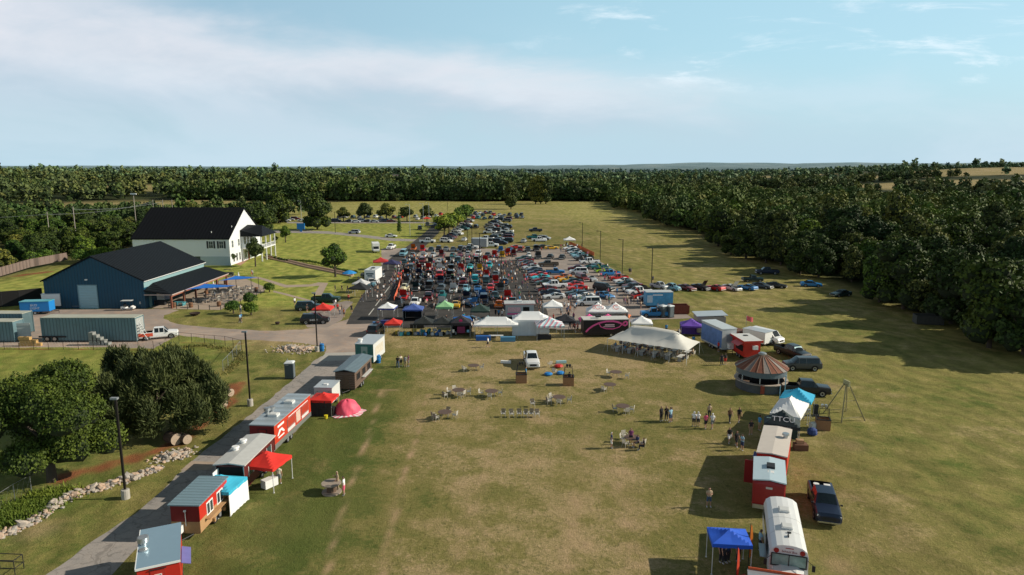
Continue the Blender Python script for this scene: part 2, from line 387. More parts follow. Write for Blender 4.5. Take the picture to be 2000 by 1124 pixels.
k3 = mth(nt, 'MULTIPLY', stv, mth(nt, 'ADD', .45, mth(nt, 'MULTIPLY', f3, 1.12)))
g = mix(nt, mth(nt, 'MULTIPLY', attr(nt, 'lawn'), mth(nt, 'ADD', .55, mth(nt, 'MULTIPLY', f1, .5)), None, True), g, mix(nt, ramp(nt, f1, .35, .65), (.25, .30, .055), (.42, .40, .10)))
so = mth(nt, 'MULTIPLY', attr(nt, 'soil'), mth(nt, 'ADD', .5, f2), None, True)
g = mix(nt, so, g, (.46, .31, .19))
re = mth(nt, 'MULTIPLY', attr(nt, 'reds'), mth(nt, 'ADD', .45, mth(nt, 'MULTIPLY', f1, 1.1)), None, True)
g = mix(nt, ramp(nt, re, .25, .6), g, (.26, .10, .045))
vs = nt.nodes.new('ShaderNodeVectorMath'); vs.operation = 'SCALE'; nt.links.new(g, vs.inputs[0]); nt.links.new(k3, vs.inputs['Scale'])
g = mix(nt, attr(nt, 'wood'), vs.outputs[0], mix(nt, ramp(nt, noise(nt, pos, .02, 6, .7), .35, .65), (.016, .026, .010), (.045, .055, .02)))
g = mix(nt, attr(nt, 'far'), g, mix(nt, ramp(nt, noise(nt, pos, .004, 6, .7), .4, .62), (.16, .25, .285), (.25, .34, .37)))  # distance haze mixed into the far ground's base colour as pale blue
nt.links.new(g, p.inputs['Base Color']); p.inputs['Roughness'].default_value = .95; p.inputs['Specular IOR Level'].default_value = .1
b = nt.nodes.new('ShaderNodeBump'); b.inputs['Strength'].default_value = .8; b.inputs['Distance'].default_value = .12
nt.links.new(mth(nt, 'ADD', f3, mth(nt, 'MULTIPLY', f2, 1.6)), b.inputs['Height']); nt.links.new(b.outputs[0], p.inputs['Normal'])
me.materials.append(m)
struct('ground', me, 'grass meadow, lawns and farmland running out to the horizon', 'ground')

# ---------------------------------------------------------------- paving sheets
def sheet(name, pts, z, mat, jit=0.0, step=1.5, label=None, world=False):
    w = [Vector((a, b, 0)) for a, b in (pts if world else PX(*pts))]
    out = []
    for a, c in zip(w, w[1:]+w[:1]):
        n = max(1, int((c-a).length/step)); nrm = Vector((-(c-a).y, (c-a).x, 0)).normalized() if (c-a).length > 0 else Vector()
        for i in range(n):
            q_ = a.lerp(c, i/n)
            if jit: q_ = q_+nrm*random.uniform(-jit, jit)
            out.append((q_.x, q_.y, z))
    mb = MB().add(out, [tuple(range(len(out)))])
    me = mb.mesh(name, mat, fix=False)
    bm = bmesh.new(); bm.from_mesh(me); bmesh.ops.triangulate(bm, faces=bm.faces)
    for f in bm.faces:
        if f.normal.z < 0: f.normal_flip()
    bm.to_mesh(me); bm.free()
    return struct(name, me, label, 'pavement')
def pavemat(name, c1, c2, c3, s=.25, fine=12):
    m, nt, p = newmat(name); pos = nt.nodes.new('ShaderNodeNewGeometry').outputs['Position']
    a = noise(nt, pos, s, 6, .65, .5); b_ = noise(nt, pos, s*6, 5, .65, .3); c = noise(nt, pos, fine, 2, .6)
    col = mix(nt, ramp(nt, a, .35, .62), c1, c2); col = mix(nt, mth(nt, 'MULTIPLY', ramp(nt, b_, .48, .72), .6), col, c3)
    vs = nt.nodes.new('ShaderNodeVectorMath'); vs.operation = 'SCALE'; nt.links.new(col, vs.inputs[0])
    nt.links.new(mth(nt, 'ADD', .8, mth(nt, 'MULTIPLY', c, .4)), vs.inputs['Scale']); nt.links.new(vs.outputs[0], p.inputs['Base Color'])
    p.inputs['Roughness'].default_value = .92; p.inputs['Specular IOR Level'].default_value = .15
    vo = nt.nodes.new('ShaderNodeTexVoronoi'); vo.feature = 'DISTANCE_TO_EDGE'; vo.inputs['Scale'].default_value = .45; wp = nt.nodes.new('ShaderNodeVectorMath'); wp.operation = 'MULTIPLY_ADD'
    nz = nt.nodes.new('ShaderNodeTexNoise'); nz.inputs['Scale'].default_value = .8; nt.links.new(pos, nz.inputs['Vector']); nt.links.new(nz.outputs['Color'], wp.inputs[0]); wp.inputs[1].default_value = (2.2, 2.2, 0); nt.links.new(pos, wp.inputs[2]); nt.links.new(wp.outputs[0], vo.inputs['Vector'])
    if name in ('asphalt', 'worn_lane_surface'): nt.links.new(mix(nt, mth(nt, 'MULTIPLY', ramp(nt, vo.outputs['Distance'], .03, .01), .3), vs.outputs[0], (.05, .045, .04)), p.inputs['Base Color'])
    bb = nt.nodes.new('ShaderNodeBump'); bb.inputs['Strength'].default_value = .3; bb.inputs['Distance'].default_value = .04
    nt.links.new(c, bb.inputs['Height']); nt.links.new(bb.outputs[0], p.inputs['Normal']); return m
ASPH = pavemat('asphalt', (.050, .048, .047), (.072, .068, .066), (.095, .09, .086))
GRAV = pavemat('gravel_yard', (.44, .35, .29), (.30, .25, .22), (.46, .30, .21), .12, 7)
LOTC = pavemat('pale_lot_surface', (.35, .29, .255), (.28, .24, .215), (.40, .33, .285), .15, 9)
PATHM = pavemat('worn_lane_surface', (.30, .28, .265), (.37, .33, .30), (.20, .19, .185), .3, 8)
CONCP = pavemat('path_concrete', (.42, .33, .26), (.36, .29, .23), (.46, .38, .3), .6, 8)
LINE = M('line_paint', (.55, .54, .5), .8, 0, .25, 6)
sheet('gravel_yard', (60, 604, 195, 604, 330, 604, 352, 606, 322, 616, 318, 622, 350, 634, 420, 641, 520, 647, 590, 644, 650, 634, 690, 620, 742, 625, 748, 660, 722, 690, 700, 702, 650, 702,
      636, 690, 636, 676, 560, 668, 480, 664, 440, 665, 348, 655, 300, 682, 200, 679, 95, 679, -40, 679, -40, 640, 20, 640), .004, GRAV, .25, 1.2, 'brown gravel yard and drive in front of the blue barn')
sheet('pale_parking_lot', (745, 486, 850, 484, 1000, 487, 1125, 486, 1160, 505, 1235, 545, 1290, 575, 1312, 595, 1352, 622, 1270, 625, 1100, 646, 1060, 640, 720, 640, 745, 560), .0062, LOTC, .12, 2, 'pale tan parking lot surface')
sheet('asphalt_lot', (676, 634, 690, 606, 706, 578, 735, 545, 765, 509, 1020, 509, 1038, 540, 1066, 600, 1076, 636, 745, 641, 742, 632), .010, ASPH, .05, 2, 'dark asphalt parking lot')
sheet('access_road', (728, 534, 768, 500, 800, 478, 826, 458, 846, 440, 852, 432, 870, 432, 868, 440, 856, 456, 842, 470, 826, 486, 812, 500, 800, 511, 765, 520), .014, ASPH, .05, 3, 'narrow asphalt road leaving the lot towards the far meadow')
sheet('cross_road', (500, 450, 560, 450, 640, 452, 700, 458, 770, 466, 818, 468, 812, 472, 765, 471, 700, 463, 640, 457, 560, 455, 500, 457), .006, PATHM, .1, 4, 'grey road crossing the lawn')
sheet('upper_road', (560, 436.5, 700, 436.5, 850, 436.5, 860, 434.5, 700, 434, 560, 434), .006, PATHM, .1, 6, 'road behind the row of young trees')
sheet('paved_lane', (640, 690, 700, 690, 690, 704, 672, 735, 644, 770, 604, 815, 560, 860, 500, 915, 430, 960, 366, 1010, 300, 1048, 264, 1076, 216, 1123, 130, 1200, -40, 1200, 91, 1124, 209, 1038, 264, 1004, 336, 939, 374, 901, 440, 850, 520, 785, 575, 740, 614, 705), .008, PATHM, .12, 1.0, 'worn grey paved lane beside the food trailers')
sheet('lane_apron', (636, 690, 704, 688, 690, 704, 622, 706), .012, CONC, 0, 2, 'pale concrete apron at the end of the lane')
sheet('lane_patch', (374, 901, 424, 903, 412, 918, 352, 920), .012, CONCP, 0, 2, 'pale concrete patch in the lane')
sheet('garden_path', (562, 562, 608, 557, 642, 553, 640, 560, 612, 592, 632, 592, 640, 585, 600, 600, 560, 592, 500, 556, 540, 542, 562, 545, 540, 550, 520, 556), .008, CONCP, .03, 3, 'pale path crossing the lawn') if False else None
sheet('garden_path', (478, 541, 505, 541, 560, 557, 605, 556, 622, 552, 641, 553, 639, 557, 618, 559, 606, 560, 556, 562, 505, 545, 478, 545), .008, CONCP, .03, 3, 'pale path crossing the sloping lawn')
sheet('path_branch', (627, 554, 641, 553, 628, 577, 612, 577), .012, CONCP, 0, 3, 'short wide branch of the pale path')
sheet('lower_path', (535, 568, 560, 574, 590, 582, 612, 588, 608, 590, 580, 583, 550, 575, 533, 571), .008, CONCP, .02, 3, 'narrow pale path below the lawn')
sheet('patio', (290, 602, 333, 604, 431, 606, 440, 600, 516, 570, 520, 562, 470, 541, 452, 538, 440, 545), .016, CONCP, 0, 4, 'concrete patio beside the barn porch')
sheet('house_terrace', (454, 514, 482, 497, 500, 497, 470, 519), .02, M('brick_paving', (.40, .22, .15), .9), 0, 3, 'brick terrace beside the white house')
sheet('side_lot', (585, 622, 620, 600, 676, 588, 690, 590, 676, 606, 668, 625, 640, 640, 600, 640), .006, LOTC, .1, 2, 'small tan parking strip beside the lawn')
sheet('log_clearing', (1270, 622, 1352, 622, 1312, 595), .0045, LOTC, 0, 3) if False else None
# painted bay lines on both lots
lb = MB()
def stripe(a, c, w=.12, z=.019):
    a, c = Vector((*a, z)), Vector((*c, z)); n = Vector((-(c-a).y, (c-a).x, 0)).normalized()*w/2
    lb.add([a-n, a+n, c+n, c-n], [(0, 1, 2, 3)])
A0 = P(740, 618); 
for r_ in range(7):
    yb = 132+r_*12.5
    for i in range(15):
        x_ = -26+i*2.7-(yb-132)*.06
        if x_ > 4: continue
        stripe((x_, yb), (x_-.3, yb+4.8))
for i in range(26):
    yb = 134+i*3.0; x0 = 7-(yb-134)*.06
    stripe((x0, yb), (x0+5, yb+2), z=.008)
    stripe((x0+11, yb), (x0+16, yb+2), z=.008)
    stripe((x0+21-(yb-134)*.06, yb+3), (x0+26-(yb-134)*.06, yb+5), z=.008)
for y0 in (560, 585, 603): 
    a, c = P(772-(y0-545)*.72, y0), P(772-(y0-531)*.72, y0+13)
    stripe((a.x, a.y), (c.x, c.y), .2)
struct('bay_markings', lb.mesh('bay_markings', LINE), 'worn white parking bay lines', 'markings')
# ---------------------------------------------------------------- cars
# station: x, zbottom, zshoulder, ztop, half width, half width of top, flag of the span that FOLLOWS
# flags: h hood, w windscreen, c cabin, r rear window, t boot lid, b pickup bed, p plain paint
KIND = {
 'sedan': dict(wb=(1.45, -1.38), wr=.34, H=1.45, st=[(2.42, .32, .52, .60, .72, .62, 'p'), (2.30, .20, .66, .72, .88, .78, 'h'), (1.0, .2, .84, .94, .92, .78, 'w'), (.22, .2, .90, 1.40, .92, .58, 'c'), (-.90, .2, .93, 1.42, .92, .58, 'r'), (-1.62, .2, .96, 1.05, .92, .74, 't'), (-2.30, .22, .93, 1.0, .88, .76, 'p'), (-2.44, .36, .60, .66, .80, .7, 'p')]),
 'coupe': dict(wb=(1.45, -1.40), wr=.35, H=1.35, st=[(2.45, .30, .50, .56, .74, .62, 'p'), (2.32, .18, .66, .72, .90, .78, 'h'), (.75, .18, .82, .92, .95, .80, 'w'), (.0, .18, .86, 1.30, .95, .56, 'c'), (-.75, .18, .90, 1.31, .95, .56, 'r'), (-1.75, .18, .94, 1.02, .95, .74, 't'), (-2.26, .22, .93, .99, .90, .78, 'p'), (-2.40, .36, .60, .66, .82, .7, 'p')]),
 'suv': dict(wb=(1.52, -1.48), wr=.40, H=1.85, st=[(2.52, .38, .70, .80, .78, .68, 'p'), (2.40, .28, .92, 1.0, .93, .82, 'h'), (1.35, .28, 1.08, 1.16, .98, .84, 'w'), (.65, .28, 1.12, 1.78, .98, .70, 'c'), (-2.10, .28, 1.14, 1.82, .98, .70, 'r'), (-2.45, .30, 1.12, 1.18, .94, .80, 'p'), (-2.55, .42, .78, .82, .88, .76, 'p')]),
 'hatch': dict(wb=(1.25, -1.25), wr=.33, H=1.5, st=[(2.05, .32, .55, .62, .70, .60, 'p'), (1.95, .2, .70, .76, .84, .74, 'h'), (1.05, .2, .86, .96, .88, .74, 'w'), (.35, .2, .90, 1.46, .88, .58, 'c'), (-1.20, .2, .94, 1.47, .88, .58, 'r'), (-1.85, .22, .96, 1.02, .84, .70, 'p'), (-2.0, .36, .66, .7, .78, .66, 'p')]),
 'pickup': dict(wb=(1.85, -1.80), wr=.42, H=1.9, st=[(2.95, .42, .78, .88, .80, .70, 'p'), (2.82, .32, 1.02, 1.12, .96, .86, 'h'), (1.45, .32, 1.14, 1.24, 1.0, .86, 'w'), (.85, .32, 1.18, 1.86, 1.0, .70, 'c'), (-.62, .32, 1.18, 1.88, 1.0, .70, 'r'), (-.85, .32, 1.18, 1.22, 1.0, .90, 'p'), (-.88, .32, 1.18, 1.22, 1.0, .90, 'b'), (-2.85, .34, 1.18, 1.22, 1.0, .90, 'p'), (-2.95, .44, 1.0, 1.05, .96, .86, 'p')]),
 'old_pickup': dict(wb=(1.65, -1.50), wr=.38, H=1.75, st=[(2.55, .40, .80, .88, .74, .64, 'p'), (2.45, .32, .96, 1.04, .90, .72, 'h'), (1.0, .32, 1.04, 1.14, .94, .76, 'w'), (.62, .32, 1.06, 1.70, .94, .64, 'c'), (-.38, .32, 1.06, 1.72, .94, .64, 'r'), (-.52, .32, 1.06, 1.10, .94, .84, 'p'), (-.56, .32, 1.06, 1.10, .94, .84, 'b'), (-2.40, .34, 1.06, 1.10, .94, .84, 'p'), (-2.5, .42, .9, .95, .9, .8, 'p')]),
 'classic': dict(wb=(1.38, -1.30), wr=.36, H=1.62, st=[(2.25, .34, .66, .78, .48, .34, 'p'), (2.05, .28, .80, 1.0, .62, .36, 'h'), (.85, .26, .90, 1.12, .82, .50, 'w'), (.50, .26, .94, 1.55, .86, .52, 'c'), (-.40, .26, .96, 1.62, .86, .54, 'c'), (-.95, .26, .94, 1.52, .86, .50, 'r'), (-1.65, .26, .90, 1.10, .84, .46, 't'), (-2.15, .30, .70, .76, .74, .44, 'p'), (-2.28, .36, .5, .55, .6, .4, 'p')]),
 'convertible': dict(wb=(1.25, -1.2), wr=.33, H=1.2, st=[(2.1, .3, .5, .56, .68, .58, 'p'), (2.0, .18, .66, .72, .84, .72, 'h'), (.55, .18, .80, .88, .88, .74, 'w'), (.2, .18, .82, 1.2, .88, .60, 'w'), (.16, .18, .84, .88, .88, .70, 'b'), (-.95, .18, .88, .92, .88, .70, 't'), (-1.95, .2, .86, .90, .84, .7, 'p'), (-2.08, .34, .6, .64, .78, .66, 'p')]),
 'van': dict(wb=(1.75, -1.75), wr=.38, H=2.1, st=[(2.75, .38, .76, .84, .80, .70, 'p'), (2.62, .3, .98, 1.06, .96, .84, 'h'), (1.95, .3, 1.16, 1.26, 1.0, .86, 'w'), (1.3, .3, 1.22, 2.02, 1.0, .78, 'c'), (-2.60, .3, 1.24, 2.06, 1.0, .78, 'r'), (-2.75, .3, 1.2, 1.26, .96, .84, 'p'), (-2.8, .4, .8, .84, .9, .8, 'p')]),
}
KIND['classic']['fender'] = True
def car_parts(kind):
    k = KIND[kind]; st = k['st']; groups = {}
    def g(n): return groups.setdefault(n, MB())
    rings = []
    for x, zb, zs, zt, w, wt, fl in st:
        half = [(0, zb), (w*.86, zb), (w*.985, zb+.16), (w, (zb+zs)*.52+.02), (w*.97, zs), (wt, zt), (wt*.87, zt+.025), (wt*.45, zt+.045), (0, zt+.05)]
        rings.append((x, half))
    full = []
    for x, half in rings:
        pts = [(x, y, z) for y, z in half]+[(x, -y, z) for y, z in half[-2:0:-1]]
        full.append(pts)
    n = len(full[0])
    for i in range(len(full)-1):
        fl = st[i][6]; a, b = full[i], full[i+1]
        for j in range(n):
            j2 = (j+1) % n; jj = j if j < 8 else n-1-j     # symmetric strip index
            name = 'body'
            if fl == 'w' and jj >= 6: name = 'windscreen'
            elif fl == 'r' and jj >= 6: name = 'rear_window'
            elif fl in 'cw' and jj == 4: name = 'side_window'
            elif fl == 'r' and jj == 4 and kind in ('sedan', 'hatch', 'coupe'): name = 'side_window'
            elif fl == 'b' and jj >= 6:
                continue
            g(name).add([a[j], a[j2], b[j2], b[j]], [(0, 1, 2, 3)])
        if fl == 'b':      # open load bed
            x0, x1 = st[i][0]-.02, st[i+1][0]+.06; wt = st[i][5]*.87; zt = st[i][3]; fl_ = zt-.42 if kind != 'convertible' else zt-.35
            mb = g('bed' if kind != 'convertible' else 'seats')
            vs = [(x0, -wt, zt), (x1, -wt, zt), (x1, wt, zt), (x0, wt, zt), (x0, -wt, fl_), (x1, -wt, fl_), (x1, wt, fl_), (x0, wt, fl_)]
            mb.add(vs, [(4, 5, 6, 7), (0, 1, 5, 4), (1, 2, 6, 5), (2, 3, 7, 6), (3, 0, 4, 7)])
            if kind == 'convertible':
                for sy in (-.4, .4): mb.box((-.25, sy, .8), (.2, .45, .5))
    for e, rr in ((full[0], 1), (full[-1], -1)): g('body').add(e, [tuple(range(n))])
    # pillars between the side windows
    for i, s_ in enumerate(st):
        if s_[6] == 'c' or (i and st[i-1][6] == 'c'):
            pass
    cab = [(s_, st[i+1]) for i, s_ in enumerate(st[:-1]) if s_[6] == 'c']
    if cab:
        s0, s1 = cab[0][0], cab[-1][1]; L = s0[0]-s1[0]
        cuts = [0, 1] if L < 1.2 else ([0, .5, 1] if L < 2 else [0, .36, .7, 1])
        for c in cuts:
            x = s0[0]-L*c; wl = s0[4]*.975; zl = s0[2]; wt = s0[5]*1.012; zt = s0[3]-.02
            for sg in (-1, 1):
                g('body').add([(x-.045, sg*wl, zl), (x+.045, sg*wl, zl), (x+.045, sg*(wt+.008), zt), (x-.045, sg*(wt+.008), zt)], [(0, 1, 2, 3)])
    # wheel arches
    for wx in k['wb']:
        for sg in (-1, 1):
            y = sg*(st[3][4]+.004); r = k['wr']+.07
            ring = [(wx+r*math.cos(t*math.pi/8), y, k['wr']+r*math.sin(t*math.pi/8)*.98) for t in range(-1, 10)]
            g('arch').add(ring, [tuple(range(len(ring)))])
    if k.get('fender'):
        for wx in k['wb']:
            for sg in (-1, 1):
                pr = []
                for t in range(0, 9):
                    a = math.pi*t/8; pr.append((wx+math.cos(a)*.56, .30+math.sin(a)*.50))
                pr2 = [(x, z-.1) for x, z in pr][::-1]
                m_ = MB().extr(pr+pr2, sg*.55, sg*.92, 'Y'); g('body').add(m_.v, m_.f)
    xf, xb = st[0][0], st[-1][0]; zf = st[1][2]; wf = st[1][4]
    gl = g('grille'); gl.box((xf-.005, 0, st[0][1]+.17 if kind not in ('pickup', 'suv', 'van') else .72), (.05, wf*1.0, .16 if kind not in ('pickup', 'suv', 'van') else .26))
    bp = g('bumper'); bp.box((xf+.01, 0, st[0][1]+.02), (.1, wf*1.75, .12)); bp.box((xb-.01, 0, st[-1][1]+.06), (.1, wf*1.7, .14))
    for sg in (-1, 1):
        g('mirror').box((st[2][0]-.1, sg*(st[2][4]+.09), st[2][2]+.1), (.1, .18, .12))
        g('headlight').box((st[1][0]+.015, sg*wf*.80, st[1][2]-.10), (.12, .26, .13)); g('taillight').box((st[-2][0]-.02, sg*wf*.86, st[-2][2]-.12), (.10, .18, .22 if kind in ('pickup', 'suv', 'van') else .12))
    return groups
CARMAT = {'body': PAINT, 'windscreen': GLASS, 'rear_window': GLASS, 'side_window': GLASS, 'bed': DARK, 'seats': BLACK, 'arch': DARK, 'grille': BLACK, 'bumper': CHROME, 'mirror': BLACK, 'headlight': LAMPW, 'taillight': LAMPR}
CP_ = {}
HOODX = {}
def wheelmesh(r, w=.22):
    t = MB().lathe([(r*.62, -w/2), (r*.93, -w/2), (r, -w/2+.04), (r, w/2-.04), (r*.93, w/2), (r*.62, w/2)], n=14, axis='Y', cap=False)
    ri = MB().lathe([(.02, -w/2+.03), (r*.63, -w/2+.01), (r*.63, w/2-.01), (.02, w/2-.03)], n=10, axis='Y')
    return t.mesh('wheel', TYRE), ri.mesh('rim', RIM)
def carset(kind, lod):
    key = (kind, lod)
    if key in CP_: return CP_[key]
    gr = car_parts(kind); k = KIND[kind]; out = []
    def sides(mb, name, mat):
        # split left / right copies into meshes of their own
        for sg in (-1, 1):
            mm = MB()
            for f in mb.f:
                c = sum(mb.v[i][1] for i in f)/len(f)
                if c*sg > 0: mm.add([mb.v[i] for i in f], [tuple(range(len(f)))])
            out.append((name, mm.mesh(name, mat), None))
    if lod == 0:
        body = MB(); body.add(gr['body'].v, gr['body'].f); body.mi = 1; body.add(gr['arch'].v, gr['arch'].f)
        me_ = body.mesh('body', [PAINT, DARK], fix=False)
        bm = bmesh.new(); bm.from_mesh(me_); bmesh.ops.remove_doubles(bm, verts=bm.verts, dist=.001); bmesh.ops.recalc_face_normals(bm, faces=bm.faces); bm.to_mesh(me_); bm.free()
        out.append(('body', me_, None))
        for sg in (1, -1):
            mm = MB()
            for f in gr['bumper'].f:
                if gr['bumper'].v[f[0]][0]*sg > 0: mm.add([gr['bumper'].v[i] for i in f], [tuple(range(4))])
            out.append(('bumper', mm.mesh('bumper', CHROME), None))
        for nme in ('windscreen', 'rear_window', 'bed', 'seats', 'grille'):
            if nme in gr: out.append((nme, gr[nme].mesh(nme, CARMAT[nme]), None))
        for nme in ('side_window', 'mirror', 'headlight', 'taillight'): sides(gr[nme], nme, CARMAT[nme])
    elif lod == 1:
        body = MB(); body.add(gr['body'].v, gr['body'].f); body.mi = 1; body.add(gr['arch'].v, gr['arch'].f)
        body.mi = 2; body.add(gr['bumper'].v, gr['bumper'].f); body.add(gr['headlight'].v, gr['headlight'].f); body.mi = 3; body.add(gr['taillight'].v, gr['taillight'].f)
        body.mi = 4; body.add(gr['grille'].v, gr['grille'].f)
        out.append(('body', body.mesh('body', [PAINT, DARK, LAMPW, LAMPR, BLACK]), None))
        for nme in ('windscreen', 'rear_window', 'bed', 'seats'):
            if nme in gr: out.append((nme, gr[nme].mesh(nme, CARMAT[nme]), None))
        sides(gr['side_window'], 'side_window', GLASS)
    else:
        body = MB(); ml = [PAINT]
        for nme, mb in gr.items():
            mt = CARMAT[nme]
            if mt not in ml: ml.append(mt)
            body.mi = ml.index(mt); body.add(mb.v, mb.f)
        ml.append(TYRE); body.mi = len(ml)-1
        for wx in k['wb']:
            for sg in (-1, 1): body.tube((wx, sg*(k['st'][3][4]-.2), k['wr']), (wx, sg*(k['st'][3][4]+.03), k['wr']), k['wr'], 10)
        out.append(('body', body.mesh('car_body', ml), None))
    CP_[key] = out; return out
WM = {}
CARLIST = []
NAMES = {'sedan': 'sedan', 'coupe': 'coupe', 'suv': 'suv', 'hatch': 'hatchback', 'pickup': 'pickup_truck', 'old_pickup': 'vintage_pickup', 'classic': 'classic_car', 'convertible': 'convertible', 'van': 'van'}
WORDS = {'sedan': 'sedan', 'coupe': 'coupe', 'suv': 'SUV', 'hatch': 'hatchback', 'pickup': 'pickup truck', 'old_pickup': 'vintage pickup', 'classic': 'rounded classic car', 'convertible': 'convertible', 'van': 'van'}
CC = {'white': (.80, .80, .79), 'silver': (.45, .47, .49), 'grey': (.16, .17, .18), 'dark grey': (.05, .055, .06), 'black': (.012, .012, .014), 'navy': (.008, .016, .045), 'blue': (.015, .13, .38),
 'bright blue': (.015, .18, .46), 'pale blue': (.22, .45, .55), 'cyan': (.03, .48, .55), 'teal': (.01, .14, .15), 'dark teal': (.006, .030, .036), 'dark green': (.01, .045, .03), 'lime': (.35, .60, .02), 'yellow': (.75, .42, .015),
 'orange': (.72, .16, .01), 'red': (.60, .018, .015), 'maroon': (.16, .012, .015), 'cream': (.72, .66, .42), 'brown': (.10, .07, .045), 'tan': (.35, .30, .22)}
HT = {}
def car(px, py, kind, colour, head, row, hood=False, lod=None, label=None, trunk=False, scale=None, group=None):
    """head: degrees, direction the nose points; -90 = towards the camera, 180 = left"""
    w = P(px, py)
    if lod is None: lod = 0 if w.y < 152 else (1 if w.y < 240 else 2)
    c = CC[colour]; j = 1+random.uniform(-.12, .12); c = tuple(x*j for x in c)
    k = KIND[kind]; rz = R(head+random.uniform(-2.5, 2.5))
    zg = .012
    lab = label or ('%s %s%s' % (colour, WORDS[kind], ' with open hood' if hood else (' with open boot lid' if trunk else '')))
    if lod == 2 and not hood:
        o = obj(NAMES[kind], carset(kind, 2)[0][1], None, (w.x, w.y, zg), rz, c); tag(o, lab, WORDS[kind], group or row)
    else:
        t = T(NAMES[kind], lab, WORDS[kind], (w.x, w.y, zg), rz, group or row); o = t.o
        for nme, me_, _ in carset(kind, min(lod, 1)): obj(nme, me_, o, color=c)
        if k['wr'] not in WM: WM[k['wr']] = wheelmesh(k['wr'])
        wm, rm = WM[k['wr']]
        for wx in k['wb']:
            for sg in (-1, 1):
                wo = obj('wheel', wm, o, (wx, sg*(k['st'][3][4]-.085), k['wr']))
                obj('rim', rm, wo)
        if hood or trunk:
            key = (kind, hood, trunk)
            if key not in HT:
                st = k['st']; i = 1 if hood else [q[6] for q in st].index('t') if 't' in [q[6] for q in st] else len(st)-3
                x0, x1 = st[i][0], st[i+1][0]; z0, z1 = st[i][3]+.08, st[i+1][3]+.08
                W_ = st[i][5]*.98
                bay = MB().add([(x0-.12, -W_*.85, z0-.0), (x0-.12, W_*.85, z0-.0), (x1+.05, st[i+1][5]*.85, z1-.0), (x1+.05, -st[i+1][5]*.85, z1-.0)], [(0, 1, 2, 3)])
                L = abs(x0-x1)
                lid = MB(); a = R(58) if hood else R(-62)
                px_, pz_ = (x1, z1) if hood else (x0, z0)
                dx, dz = (math.cos(a)*L, math.sin(a)*L) if hood else (-math.cos(a)*L, -math.sin(a)*L)
                for o_, mi in ((0, 0), (-.04, 1)):
                    lid.mi = mi; ox, oz = -math.sin(a)*o_*(-1), math.cos(a)*o_
                    lid.add([(px_+ox, -W_, pz_+oz), (px_+ox, W_, pz_+oz), (px_+dx+ox, W_*.9, pz_+dz+oz), (px_+dx+ox, -W_*.9, pz_+dz+oz)], [(0, 1, 2, 3)])
                eng = MB().box((x1+L*.45 if hood else x1-.2, 0, min(z0, z1)-.02), (L*.4, W_*.7, .12))
                eng.add(bay.v, bay.f)
                HT[key] = (eng.mesh('engine_bay' if hood else 'boot', BLACK), lid.mesh('hood' if hood else 'boot_lid', [PAINT, BLACK], fix=False))
            b_, l_ = HT[key]; obj('engine_bay' if hood else 'boot', b_, o); obj('hood' if hood else 'boot_lid', l_, o, color=c)
    CARLIST.append(dict(o=o, px=px, py=py, row=row, lab=lab, fixed=label is not None, hood=hood))
    return o
def cars(row, txt, head=-90):
    for ln in txt.strip().split(';'):
        q_ = [a.strip() for a in ln.split(',')]
        if len(q_) < 4: continue
        fl = q_[4] if len(q_) > 4 else ''
        h = head
        for tk in fl.split():
            if tk[0] == 'd': h = float(tk[1:])
        car(float(q_[0]), float(q_[1]), q_[2], q_[3], h, row, hood='H' in fl.split(), trunk='K' in fl.split())
cars('front line of the dark lot', '780,599,hatch,dark grey,K d90;811,598,old_pickup,white;864,598,coupe,white,H;890,600,coupe,yellow,d90;921,598,sedan,blue,H d-60;945,592,suv,navy,H;975,599,coupe,orange,K d90;1001,599,suv,black,K d90')
cars('second line of the dark lot', '789,584,coupe,red,H;837,586,old_pickup,maroon,d90;864,582,classic,teal,d90;912,585,sedan,navy,H;940,582,sedan,blue,H d-80;966,583,sedan,dark teal;992,585,coupe,red,H;')
cars('third line of the dark lot', '790,568,classic,cream;814,567,sedan,dark teal,H;839,565,suv,black,H;862,568,sedan,dark grey;886,570,coupe,white,H;910,570,classic,pale blue;933,569,convertible,blue;958,567,sedan,red,d-90;978,568,sedan,dark grey,H')
cars('fourth line of the dark lot', '795,554,sedan,dark grey,H;818,553,classic,black,H;838,555,sedan,grey,K d90;862,553,sedan,navy,H;885,553,classic,black,H;905,556,old_pickup,maroon;928,553,suv,cyan,H;949,555,suv,dark teal;968,554,coupe,red,H;986,556,sedan,navy')
cars('fifth line of the dark lot', '797,541,pickup,black,H;820,541,old_pickup,navy,H;840,540,sedan,black,K d90;860,543,pickup,red;880,543,suv,black,H;900,543,coupe,white,H d-90;918,539,sedan,dark teal,H;935,540,sedan,maroon;950,541,sedan,red,H;968,541,coupe,dark grey')
cars('sixth line of the dark lot', '802,529,suv,dark grey;820,529,sedan,maroon,H;838,529,coupe,red,H;860,530,coupe,white,H;881,531,suv,black,H;901,530,coupe,red,H;918,526,coupe,cyan;937,530,convertible,yellow,H;955,524,old_pickup,cyan')
cars('seventh line of the dark lot', '790,516,sedan,dark teal;808,516,sedan,grey,H;825,515,suv,maroon;842,516,sedan,dark grey,H;857,514,coupe,silver;876,514,sedan,dark grey,H;894,514,suv,dark teal;913,514,sedan,grey;930,514,suv,black,H;948,513,coupe,red,H')
cars('eighth line by the north edge', '788,500,van,pale blue;806,503,sedan,grey;828,503,sedan,white,H;846,503,classic,silver;863,501,coupe,maroon,H;884,503,sedan,teal;898,501,coupe,maroon;914,500,hatch,silver,d90;934,501,suv,white;952,502,sedan,dark grey;966,502,coupe,red,H;981,503,coupe,yellow,H')
